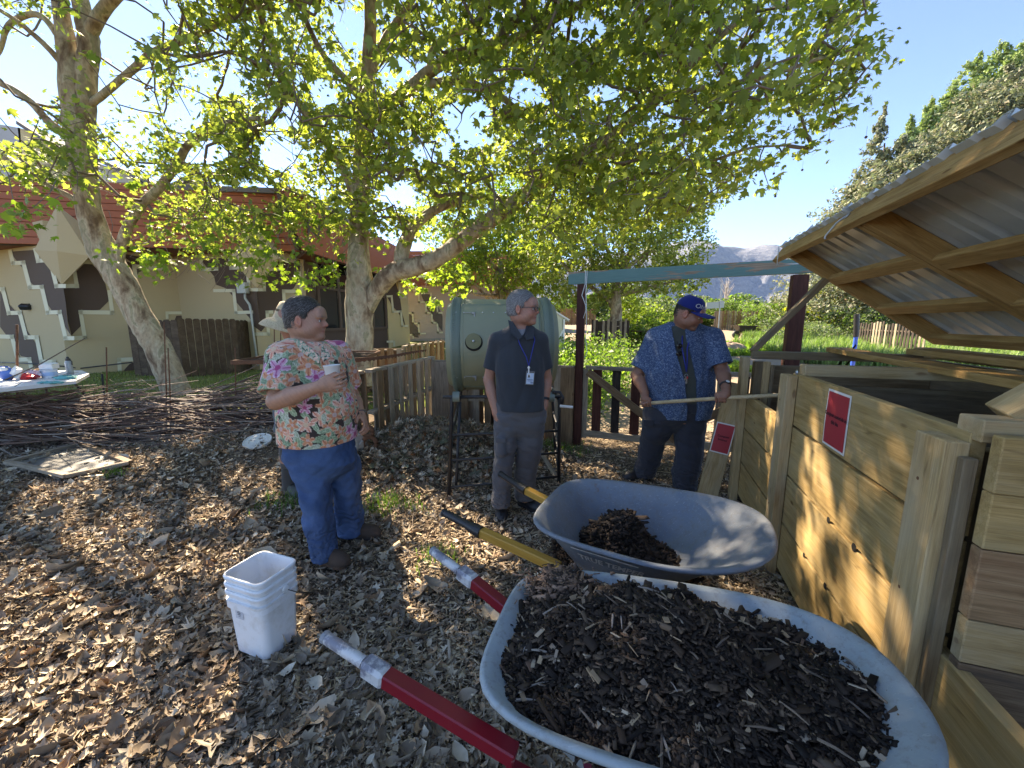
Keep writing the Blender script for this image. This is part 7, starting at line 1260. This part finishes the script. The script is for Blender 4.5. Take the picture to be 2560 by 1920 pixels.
# ===== man in the straw hat =====
p4 = thing('person', 'person in straw hat and dark shirt mostly hidden behind the man in the flowered shirt', 'person', (-1.75, 3.4, 0))
hc = at(727, 800, 3.35); HR = headframe((.75, .35, -.25)); hs_ = 1.0; b = SDF([-2.4, 2.9, -.02], [-1.0, 3.9, 1.85], .008); H = add_head(b, hc, HR, hs_); nb = at(735, 850, 3.38); b.cone(H(0, -.03, -.06), nb, .055, .065, .03)
tor = rows_px([(852, 700, 800, 3.4, .10), (864, 684, 815, 3.4, .125), (890, 680, 822, 3.4, .14), (960, 684, 820, 3.4, .15), (1040, 690, 816, 3.4, .15), (1110, 692, 812, 3.4, .15), (1150, 694, 810, 3.4, .145)]); b.loft([(z, x, y, rx*.88, ry*.88) for z, x, y, rx, ry in tor], .03)
for x, (a_, e_, w_) in enumerate(((at(690, 880, 3.4), at(680, 980, 3.45), at(705, 1050, 3.3)), (at(815, 880, 3.4), at(828, 980, 3.45), at(810, 1050, 3.35)))): b.cone(a_, e_, .05, .042, .02); b.cone(e_, w_, .042, .028, .012); add_hand(b, w_, (0.1, -.1, -1), (1, 0, 0), (0, -1, 0))
b.mesh('body', SKIN, p4, headcol((.36, .18, .12), H, HR, hc, hs_)); eyes(p4, H, HR, hs_)
s = SDF([-2.5, 2.9, .6], [-.9, 3.9, 1.62], .008); s.loft(tor, .02, infl=.008, fold=wr(.008, 41, 6, 10)); s.cone(at(690, 880, 3.4), at(682, 950, 3.43), .065, .07, .04); s.cone(at(815, 880, 3.4), at(826, 950, 3.43), .065, .07, .04); s.cone(nb+[0, 0, -.02], nb+[0, 0, .2], .065, .07, sub=True); s.mesh('shirt', fabric('slate_shirt', (.075, .09, .105)), p4)
s = SDF([-2.5, 2.9, .05], [-.9, 3.9, 1.0], .008); fo = wr(.008, 44, 6, 10); s.loft(rows_px([(1085, 702, 806, 3.4, .14), (1130, 702, 806, 3.4, .14), (1160, 705, 804, 3.4, .12)]), .03, fold=fo); s.loft(rows_px([(1140, 704, 756, 3.4, .10), (1180, 708, 754, 3.4, .09), (1222, 711, 752, 3.4, .085)]), .02, fold=fo); s.loft(rows_px([(1140, 756, 806, 3.42, .10), (1200, 764, 804, 3.44, .09), (1220, 766, 804, 3.45, .085)]), .02, fold=fo); s.mesh('trousers', fabric('dark_grey_twill', (.06, .058, .055)), p4)
bt_ = simple('grey_green_boot', (.07, .075, .065), .8); shoe(p4, np.r_[gnd(722, 1232)[:2], .01], np.r_[gnd(752, 1250)[:2], .01], bt_, SOLE, .055, ankle_z=.2); shoe(p4, np.r_[gnd(780, 1228)[:2], .01], np.r_[gnd(806, 1246)[:2], .01], bt_, SOLE, .055, ankle_z=.2)
t = MT('woven_straw', .85); a1 = t.noise(120, 2, .5, t.vec((1, 1, 4))); t.base(t.ramp(a1, [(.3, (.32, .23, .12)), (.6, (.58, .47, .30))])); t.bump(a1, .5, .003); hatc = at(714, 806, 3.36); HM = frame(nrm(np.array([.30, .10, 1.])))[:, [1, 2, 0]]
ht = build('straw_hat', MB().lathe([(0, .175), (.05, .172), (.078, .155), (.09, .11), (.098, .04), (.105, .015), (.135, .0), (.165, -.03), (.185, -.065), (.182, -.068), (.160, -.036), (.13, -.008), (.1, .005), (0, .01)], hatc, 40, M=HM), t.m, p4, smooth=60)
build('hat_vents', MB().lathe([(.0925, .095), (.0945, .075)], hatc, 30, M=HM), simple('vent_shadow', (.12, .08, .04), .9), ht)
# ---------------- wheelbarrows ----------------
def traymesh(name, ax, ay, org_, z0, tilt, x0, x1, hw0, hw1, depth, m, parent):
    """steel tray: rim outline from x0 (handles) to x1 (nose), rounded; hollow with rolled edge"""
    n = 72; out = []
    for k in range(n):
        th = 2*math.pi*k/n; c, s_ = math.cos(th), math.sin(th); e = 4.4 if c < 0 else 2.5; r = (abs(c)**e+abs(s_)**e)**(-1/e); xc = (x0+x1)/2; L = (x1-x0)/2; x = xc+L*r*c; f = (x-x0)/(x1-x0); w_ = hw0+(hw1-hw0)*math.sin(min(f*1.25, 1)*math.pi/2); out.append((x, w_*r*s_))
    O = np.array(out); fl = []
    xb0, xb1 = x0+.22*(x1-x0), x1-.40*(x1-x0)
    for (x, y) in out: f = (x-x0)/(x1-x0); fl.append((xb0+(xb1-xb0)*f, y*.58))
    Fl = np.array(fl); f0 = (O[:, 0]-x0)/(x1-x0); zr = z0+tilt*(f0-.3)+.035*np.clip((f0-.55)/.45, 0, 1)**1.5; V = []; rings = []
    prof = [(0., 0.), (.04, .012), (.35, .32), (.7, .68), (.92, .93), (1., 1.)]
    def ringv(t_, dz, off):
        s_ = t_**1.0; q = O*(1-s_)+Fl*s_; nrm_ = O-O.mean(0); nrm_ = nrm_/np.linalg.norm(nrm_, axis=1)[:, None]; q = q+nrm_*off; z = zr*(1-dz)+(z0-depth)*dz; return np.c_[q, z]
    R_ = [ringv(0, 0, .002)]; lipo = [(.010, .006), (.020, .003), (.024, -.006), (.019, -.014), (.009, -.015), (.003, -.008)]
    outer = [ringv(t_, dz, .0025) for t_, dz in prof[1:]]; inner = [ringv(t_, dz, -.0015) for t_, dz in prof[1:]]
    lips = []
    for o_, z_ in lipo: q = ringv(0, 0, o_); q[:, 2] += z_; lips.append(q)
    seq = inner[::-1]+[ringv(0, 0, -.001)]+lips+outer; V = np.vstack(seq); nr = len(seq); F = [(i*n+k, i*n+(k+1) % n, (i+1)*n+(k+1) % n, (i+1)*n+k) for i in range(nr-1) for k in range(n)]; F += [tuple(range(n))[::-1], tuple((nr-1)*n+k for k in range(n))]
    W = org_+V[:, :1]*ax+V[:, 1:2]*ay+np.c_[np.zeros((len(V), 2)), V[:, 2]]; o = build(name, MB().add(W, F), m, parent, smooth=55); return O, zr
def traymat(name, a, b, dirt, rust=True):
    t = MT(name, .5, .15, .4); n1 = t.noise(5, 6, .65); n2 = t.noise(40, 5, .7); n3 = t.noise(2.3, 4, .6); c = t.mix(a, b, t.ramp(n1, [(.35, 0.), (.65, 1.)])); c = t.mix(c, dirt, t.ramp(n2, [(.50, 0.), (.70, .6)])); c = t.mix(c, t.mix(dirt, (.30, .22, .16), .5), t.ramp(n3, [(.55, 0.), (.75, .55)])); sc_ = t.noise(4, 3, .7, t.vec((2., 55, 30), rot=(.4, .3, .9))); c = t.mix(c, (.42, .44, .45), t.ramp(sc_, [(.62, 0.), (.66, .45)])); rs = t.noise(7, 6, .75); c = t.mix(c, (.20, .105, .06), t.ramp(rs, [(.66, 0.), (.74, .7)])); sp = t.voro(55); c = t.mix(c, (.10, .05, .035), t.ramp(sp, [(.03, 1.), (.07, 0.)])); t.base(c); t.rough(t.ramp(n1, [(.3, .42), (.7, .7)])); t.bump(t.math('ADD', t.math('MULTIPLY', n2, .12), n3), .5, .008); return t.m
MULCH = MT('dark_mulch', .7, spec=.25); MULCH.base(MULCH.attr()); MULCHM = MULCH.m
def chips(P, R_, size, pal, name, label, cat='mulch', kind='stuff', parent=None):
    n = len(P); Vs, Fs, Cs = [], [], []; off = 0
    for s in range(4):
        m = np.arange(n) % 4 == s; q = int(m.sum()); pv = chipV*np.array([1, RNG.uniform(.25, .5), RNG.uniform(.10, .22)]); sc = (size*np.exp(RNG.normal(0, .45, q)))[:, None, None]*np.stack([RNG.uniform(.5, 2.0, q), RNG.uniform(.6, 1.6, q), RNG.uniform(.7, 1.6, q)], 1)[:, None]
        V, F, C3 = scatter(pv, chipF, P[m], R_[m], sc, litcol(q, pal)); Vs.append(V); Fs.append(F+off); Cs.append(C3); off += len(V)
    me = npmesh(name, np.vstack(Vs), np.vstack(Fs), np.vstack(Cs)); return tag(link(name, me, MULCHM, parent), label, cat, kind=kind)
def barrow(label, G, ang, tray, zr0, hpts, hmat, gripM, dims, ta, poff, gl):
    ax = np.array([math.cos(ang), math.sin(ang), 0]); ay = np.array([-ax[1], ax[0], 0]); G = np.array([*G, 0.]); o = thing('wheelbarrow', label, 'wheelbarrow', G+ax*.9)
    x0, x1, h0, h1, dep, til = dims; tx = np.array([math.cos(ta), math.sin(ta), 0]); ty = np.array([-tx[1], tx[0], 0]); GT = G+ty*poff; O, zr = traymesh('tray', tx, ty, GT, zr0, til, x0, x1, h0, h1, dep, tray, o); WT = lambda x, y, z: GT+tx*x+ty*y+np.array([0, 0, z]); W = lambda x, y, z: G+ax*x+ay*y+np.array([0, 0, z])
    for (ga, gb, gc) in hpts:            # grip end, grip joint, far end in world space
        d = nrm(gb-ga); board('handle', gb-d*.01, gc, .042, .042, hmat, o, b=.004)
        if gl == 'black':
            build('grip', MB().tube([ga, ga+d*.012, gb-d*.07, gb-d*.03, gb+d*.02], [.0185, .0195, .020, .027, .029], 12), gripM, o, smooth=50)
            build('grip_end', MB().tube([ga-d*.004, ga+d*.006], [.021, .021], 12), gripM, o)
        else:
            build('grip', MB().tube([ga, ga+d*.02, ga+d*.16, gb-d*.075], [.0165, .0175, .0175, .019], 12), gripM, o, smooth=50); MF = frame(d); q = MB().box((gb-d*.03), (.085, .052, .052), M=MF, b=.010); build('socket', q, gripM, o); build('grip_end', MB().tube([ga-d*.003, ga+d*.010], [.019, .0185], 12), simple('grey_cap', (.25, .26, .28), .5), o)
    xa = x1-.30; build('wheel', MB().lathe([(.06, -.03), (.15, -.045), (.19, -.03), (.20, 0), (.19, .03), (.15, .045), (.06, .03)], W(x1-.12, 0, .2), 28, M=np.stack([ax, np.array([0, 0, 1.]), ay], 1)), BLACK, o, smooth=40)
    for s_ in (-1, 1): build('leg', MB().tube([W(x0+.18, s_*.22, zr0-dep), W(x0+.14, s_*.22, .02), W(x0+.30, s_*.22, .01), W(x0+.45, s_*.2, zr0-dep-.02)], .013, 6), BLACK, o, smooth=True); board('brace', W(x0+.1, s_*.2, zr0-dep-.02), W(x1-.12, s_*.07, .2), .04, .04, hmat, o)
    return o, WT, O, zr
REDW = MT('red_lacquer', .33, spec=.55); n_ = REDW.noise(9, 6, .7, REDW.vec((.7, 3, 3))); REDW.base(REDW.mix(REDW.mix((.19, .006, .014), (.27, .012, .025), REDW.noise(3, 3)), (.60, .52, .50), REDW.ramp(n_, [(.66, 0.), (.68, 1.)]))); REDW = REDW.m
YELW = MT('yellow_ash', .42, spec=.45); n_ = YELW.noise(3, 5, .6, YELW.vec((1.2, 18, 18))); YELW.base(YELW.ramp(n_, [(.3, (.50, .24, .035)), (.6, (.64, .34, .065)), (.8, (.70, .43, .12))])); YELW = YELW.m
RUBB = simple('black_rubber_grip', (.018, .018, .02), .45, var=.2, scale=80, bump=.3); t = MT('scuffed_grey_grip', .4, spec=.5); t.base(t.mix((.20, .20, .24), (.55, .55, .55), t.ramp(t.noise(14, 6, .7), [(.45, 0.), (.56, 1.)]))); GGRIP = t.m
hA = lambda u, v, z: gnd(u, v, z)
def pl_h(u, v, z): p = gnd(u, v, z); return np.array([p[0], p[1], z])
t1_ = traymat('pale_blue_steel', (.25, .31, .345), (.34, .395, .42), (.19, .18, .16)); t2_ = traymat('worn_blue_steel', (.135, .165, .205), (.21, .235, .26), (.16, .14, .13))
wb1, W1, O1, zr1 = barrow('pale blue wheelbarrow with red handles piled high with dark mulch in the foreground', (-.445, 1.265), math.radians(-25), t1_, .665, [(pl_h(812, 1592, .60), pl_h(960, 1690, .565), pl_h(1290, 1890, .485)), (pl_h(1082, 1377, .60), pl_h(1182, 1452, .565), pl_h(1310, 1556, .50))], REDW, GGRIP, (.465, 1.43, .285, .302, .24, .03), math.radians(-17), -.076, 'grey')
wb2, W2, O2, zr2 = barrow('worn grey blue wheelbarrow with yellow wooden handles and a small mulch pile', (-.215, 2.045), math.radians(-27.5), t2_, .655, [(pl_h(1110, 1281, .60), pl_h(1195, 1327, .57), pl_h(1400, 1420, .50)), (pl_h(1251, 1185, .60), pl_h(1310, 1223, .57), pl_h(1385, 1262, .535))], YELW, RUBB, (.437, 1.385, .33, .365, .26, .02), math.radians(-27.5), .075, 'black')
# mulch heaps
PALM = [(.018, .012, .009), (.030, .019, .013), (.046, .029, .019), (.022, .015, .011), (.062, .040, .027), (.11, .075, .05), (.012, .009, .007)]
def heap(name, label, W, cx, cy, rx, ry, zb, hf, n, size, pal, mask=None, deepen=None):
    nx, ny = 70, 60; X, Y = np.meshgrid(np.linspace(-1, 1, nx), np.linspace(-1, 1, ny)); Rr = (np.abs(X)**3.2+np.abs(Y)**3.2)**(1/3.2); Xs = X*np.where(Rr > 1, 1/np.maximum(Rr, 1), 1); Ys = Y*np.where(Rr > 1, 1/np.maximum(Rr, 1), 1); Z = zb+hf(Xs, Ys); P = W(0, 0, 0)+((cx+Xs*rx)[..., None]*(W(1, 0, 0)-W(0, 0, 0)))+((cy+Ys*ry)[..., None]*(W(0, 1, 0)-W(0, 0, 0)))+Z[..., None]*np.array([0, 0, 1.])
    i = (np.arange(ny-1)[:, None]*nx+np.arange(nx-1)[None]).ravel(); th = thing(name, label, 'mulch pile', W(cx, cy, zb)); o = link('core', npmesh('core', P.reshape(-1, 3)-org(th), np.stack([i, i+1, i+nx+1, i+nx], 1), smooth=True), COMP, th)
    a = RNG.uniform(0, 2*np.pi, n); r = RNG.uniform(0, 1, n)**.5*.99; e = 3.2; c, s_ = np.cos(a), np.sin(a); q = (np.abs(c)**e+np.abs(s_)**e)**(-1/e); x = r*q*c; y = r*q*s_; z = zb+hf(x, y)+RNG.uniform(-.004, .016, n); w0 = W(0, 0, 0); P = w0+np.outer(cx+x*rx, W(1, 0, 0)-w0)+np.outer(cy+y*ry, W(0, 1, 0)-w0)+np.c_[np.zeros((n, 2)), z]
    o = chips(P-org(th), rots(n, .55), size, pal, 'mulch_chips', None, None, parent=th); o['kind'] = 'stuff'; return th, P
def h1f(x, y):
    r2 = x*x*.8+y*y; b_ = .165*np.exp(-((x+.10)/.58)**2-((y-.05)/.70)**2)+.03*np.exp(-((x+.75)/.28)**2-((y-.55)/.3)**2)+.02*np.sin(x*9+1)*np.cos(y*7)+.012*np.sin(x*17)*np.sin(y*15+1); return b_*np.clip((1.1-np.sqrt(x*x+y*y))*4, 0, 1)+.065*np.clip(x, 0, 1)**1.3
th1, P1 = heap('mulch_pile', 'tall heap of dark chipped mulch filling the pale blue wheelbarrow', W1, .945, .0, .468, .290, .612, h1f, 30000, .0125, PALM)
def h2f(x, y): return .22*np.exp(-((x+.05)/.45)**2-((y-.0)/.5)**2)+.012*np.sin(x*9)*np.cos(y*8)-.02
th2, P2 = heap('mulch_pile', 'small heap of dark mulch inside the worn grey blue wheelbarrow', W2, .80, .04, .34, .235, .43, h2f, 8000, .019, PALM[:5])
# sticks and twigs poking from the big heap
mb = MB(); 
for i in RNG.integers(0, len(P1), 170): p = P1[i]+[0, 0, .008]; a = random.uniform(0, 6.3); d = np.array([math.cos(a), math.sin(a), random.uniform(-.25, .35)]); L = random.uniform(.02, .075); r_ = random.uniform(.0012, .0035); mb.tube([p-d*L/2, p+[0, 0, .003], p+d*L/2], [r_, r_, r_*.5], 5, col=np.array(random.choice([(.20, .15, .11), (.30, .23, .16), (.12, .09, .07), (.26, .22, .19)])))
for i in RNG.integers(0, len(P1), 230): p = P1[i]+[0, 0, .008]; Mx = np.array(Euler((random.gauss(0, .4), random.gauss(0, .4), random.uniform(0, 6))).to_matrix()); mb.box(p, (random.uniform(.012, .035), random.uniform(.006, .014), .0025), M=Mx, col=np.array(random.choice([(.34, .24, .15), (.26, .20, .15), (.20, .12, .08), (.42, .33, .24)])))
build('twigs', mb, MULCHM, th1)['kind'] = 'stuff'
n = 1400; a = RNG.uniform(0, 6.28, n); P = W1(.60, .20, 0)+np.c_[RNG.normal(0, .055, n), RNG.normal(0, .04, n), np.zeros(n)]; P[:, 2] = .655+.035*np.exp(-(((P-W1(.60, .20, 0))[:, :2]**2).sum(1))/.004)+RNG.uniform(0, .02, n); chips(P-org(th1), rots(n, .6), .012, [(.30, .19, .13), (.24, .15, .10), (.16, .10, .07), (.05, .035, .026)], 'red_brown_chips', None, None, parent=th1)
# rust patch and lettering on the trays
rp = simple('rust_patch', (.24, .11, .07), .85, .2, .5, 60)
def onside(W, x, z_t, side, zr0, dims, off=.004):
    x0, x1, h0, h1, dep, til = dims; return None
# tray lettering: white condensed words painted on the near side of the far barrow
def traywall_pt(W, O, zr, z0, dep, xq, drop):
    m = O[:, 1] < 0; xs_, ys_, zs_ = O[m, 0], O[m, 1], zr[m]; o_ = np.argsort(xs_); y = np.interp(xq, xs_[o_], ys_[o_]); z = np.interp(xq, xs_[o_], zs_[o_]); x0, x1 = O[:, 0].min(), O[:, 0].max(); f = (xq-x0)/(x1-x0); xb = (x0+.22*(x1-x0))+((x1-.40*(x1-x0))-(x0+.22*(x1-x0)))*f; a = np.array([xq, y, z]); b_ = np.array([xb, y*.58, z0-dep]); s_ = np.clip(drop/(z-(z0-dep)), 0, 1); p = a+(b_-a)*s_; return p
def wrap_text(tx, size, W, O, zr, z0, dep, x_start, drop, m, parent, off=.006, ext=.0003, sx=1., shear=0., align='LEFT', back=False):
    o = text(tx, size, np.eye(3), (0, 0, 0), m, None, 'lettering', ext, 'LEFT', .0012); me = o.data; n_ = len(me.vertices); co = np.zeros(n_*3, np.float32); me.vertices.foreach_get('co', co); co = co.reshape(-1, 3); out = []
    for c_ in co: p = traywall_pt(W, O, zr, z0, dep, x_start+c_[0]*sx+c_[1]*shear, drop-c_[1]); q = W(*p)-(W(0, 1, 0)-W(0, 0, 0))*off-np.array([0, 0, off*.4]); out.append(q-org(parent))
    me.vertices.foreach_set('co', np.array(out, np.float32).ravel()); o.parent = parent; o.matrix_local = Matrix.Identity(4); me.update(); return o
PW = simple('worn_cream_paint', (.62, .60, .57), .6, var=.3, scale=60)
wrap_text('TRUE TEMPER', .040, W2, O2, zr2, .655, .27, .66, .098, PW, wb2, sx=1.35)
def quad_on(W, O, zr, z0, dep, pts, m, parent, off=.005): build('stripe_mark', MB().add([W(*traywall_pt(W, O, zr, z0, dep, x, d))-(W(0, 1, 0)-W(0, 0, 0))*off-np.array([0, 0, off*.5]) for x, d in pts], [tuple(range(len(pts)))]), m, parent)
quad_on(W2, O2, zr2, .655, .27, [(.635, .042), (.95, .042), (.95, .048), (.635, .048)], PW, wb2)
MAR = simple('maroon_decal', (.13, .012, .04), .5)
for x in (.70, .735, .77): quad_on(W1, O1, zr1, .665, .26, [(x+.012, .085), (x+.040, .085), (x+.020, .155), (x-.008, .155)], MAR, wb1)
# rust scrape at the nose of the far barrow
k = np.argsort(-O2[:, 0])[:9]; kk = sorted(k, key=lambda i: O2[i, 1]); mb = MB(); V = []
for i in kk: q = O2[i]; jz = .012+.012*abs(math.sin(i*2.3)); V.append((W2(q[0]-.010, q[1], zr2[i]-.003), W2(q[0]-.010-jz*.9, q[1]*.985, zr2[i]-.003-jz*1.1)))
for i in range(len(V)-1): mb.add([V[i][0], V[i+1][0], V[i+1][1], V[i][1]], [(0, 1, 2, 3)])
build('rust_patch', mb, rp, wb2)
# ---------------- three nested pails ----------------
pc_ = gnd(668, 1600, 0); A_ = gnd(668, 1654, 0); B_ = gnd(750, 1582, 0); C_ = gnd(586, 1624, 0)
ux = nrm(B_-A_); uy = nrm(C_-A_); uy = nrm(uy-ux*(ux@uy)); LX, LY = np.linalg.norm(B_-A_), np.linalg.norm(C_-A_); cen = A_+ux*LX/2+uy*LY/2
PLA = MT('white_pail_plastic', .38, spec=.45); n_ = PLA.noise(9, 6, .7); PLA.base(PLA.mix((.74, .77, .80), (.50, .48, .43), PLA.ramp(n_, [(.48, 0.), (.72, .75)]))); PLA.b.inputs['Subsurface Weight'].default_value = .15; PLA.b.inputs['Subsurface Radius'].default_value = (.05, .05, .05); PLAM = PLA.m
def rrect(hx, hy, r, n=6): 
    out = []
    for cx, cy, a0 in ((hx-r, hy-r, 0), (-hx+r, hy-r, 90), (-hx+r, -hy+r, 180), (hx-r, -hy+r, 270)):
        for k in range(n+1): a = math.radians(a0+90*k/n); out.append((cx+r*math.cos(a), cy+r*math.sin(a)))
    return out
def pail(z0, h, label, idx):
    o = thing('pail', label, 'pail', cen+[0, 0, z0], 'white rectangular pails nested in one stack'); hx, hy = LX/2, LY/2; tap = 1.14; seq = []
    prof = [(1., 0., 0), (1.0+.13*.3, h*.3, 0), (1+.13*.82, h*.82, 0), (1+.13*.82, h*.82, .009), (1+.13*.86, h*.86, .010), (1+.13*.865, h*.865, 0), (1+.13*.93, h*.93, 0), (1+.13*.935, h*.935, .006), (1+.13, h-.006, .008), (1+.13, h, .004), (1+.13, h, -.002), (1+.12, h*.9, -.004), (1., .006 if idx == 0 else h*.55, -.004)]
    n = None; V = []
    for s_, z, off in prof:
        R_ = rrect(hx*s_+off, hy*s_+off, .035+max(off, 0)); n = len(R_); V += [cen+ux*x+uy*y+np.array([0, 0, z0+z]) for x, y in R_]
    m = len(prof); F = [(i*n+k, i*n+(k+1) % n, (i+1)*n+(k+1) % n, (i+1)*n+k) for i in range(m-1) for k in range(n)]+[tuple(range(n))[::-1], tuple((m-1)*n+k for k in range(n))]
    build('shell', MB().add(V, F), PLAM, o, smooth=40)
    R1 = rrect(hx*(1+.13*.74)+.010, hy*(1+.13*.74)+.010, .045); sk = MB(); z1 = z0+h*.74; z2 = z0+h*.83; nn = len(R1)
    P = [cen+ux*x+uy*y for x, y in R1]; 
    for k in range(nn):
        if (k % 7) in (6,) and k//7 in (1, 3) or True: sk.add([P[k]+[0, 0, z1], P[(k+1) % nn]+[0, 0, z1], P[(k+1) % nn]+[0, 0, z2], P[k]+[0, 0, z2]], [(0, 1, 2, 3)])
    if idx == 0: build('skirt_band', sk, PLAM, o)
    return o
PH = .325
labs = ['lowest white pail of the nested stack with a small printed label and wire bail', 'middle white pail of the nested stack only its rim showing', 'topmost open white pail of the nested stack, stained inside']
pa0 = pail(0., PH, labs[0], 0); pa1 = pail(.037, PH, labs[1], 1); pa2 = pail(.074, PH, labs[2], 2)
fc = cen-ux*(LX/2*1.07+.012)
fx = -ux; lM = np.stack([-uy if (-uy)@np.array([1, 0, 0]) > 0 else uy, np.array([0, 0, 1.]), fx], 1); sp_ = cen+fx*(LX/2*1.075+.0035)+lM[:, 0]*-.005+[0, 0, .225]
if True:
    # choose the end face that looks at the camera
    cands = [(fx, LX/2), (-uy, LY/2), (uy, LY/2), (ux, LX/2)]; 
    fdir, fh = min(((d, h) for d, h in cands if abs(d@np.array([0, 1, 0])) > 0), key=lambda t_: t_[0]@nrm(cen-np.array([0, 0, 0]))+(0 if abs(t_[1]-LY/2) > 1 else 0))
ef = fx if LX > LY else uy; ef = -ux; eh = LX/2
def facept(s_, z, off=.003): tap = 1+.13*z/PH; side = uy; return cen+ef*(eh*tap+off)+side*s_+np.array([0, 0, z])
sd0 = uy if uy@np.array([1, 0, 0]) > 0 else -uy
pr_ = MB().add([facept(0, .19)+sd0*a+[0, 0, b] for a, b in ((-.055, 0), (-.005, 0), (-.005, .055), (-.055, .055))], [(0, 1, 2, 3)]); build('paper_label', pr_, simple('grey_label', (.50, .53, .58), .5), pa0)
lk = MB(); 
for a, b, c_, d_ in ((-.040, .022, .020, .003), (-.042, .030, .022, .003), (-.038, .038, .016, .002), (-.035, .014, .012, .002)): lk.add([facept(0, .19, .0045)+sd0*(a+x)+[0, 0, b+z] for x, z in ((0, 0), (c_, 0), (c_, d_), (0, d_))], [(0, 1, 2, 3)])
build('label_print', lk, BLACK, pa0)
w0 = cen-(-1)*0+(-uy if (-uy)[1] < 0 else uy)*(LY/2*1.1+.012); sdv = (-uy if (-uy)[1] < 0 else uy)
q = cen+sdv*(LY/2*1.11+.014)+ux*.02+[0, 0, .30]; build('wire_bail', MB().tube([q, q+ux*.05+[0, 0, -.05]+sdv*.008, q+ux*.13+[0, 0, -.11]+sdv*.004], .0022, 6), BLACK, pa0, smooth=True)
bb = build('bail_ear', MB().lathe([(.016, 0), (.016, .008), (0, .01)], q-sdv*.006, 14, M=frame(sdv)[:, [1, 2, 0]]), PLAM, pa0)
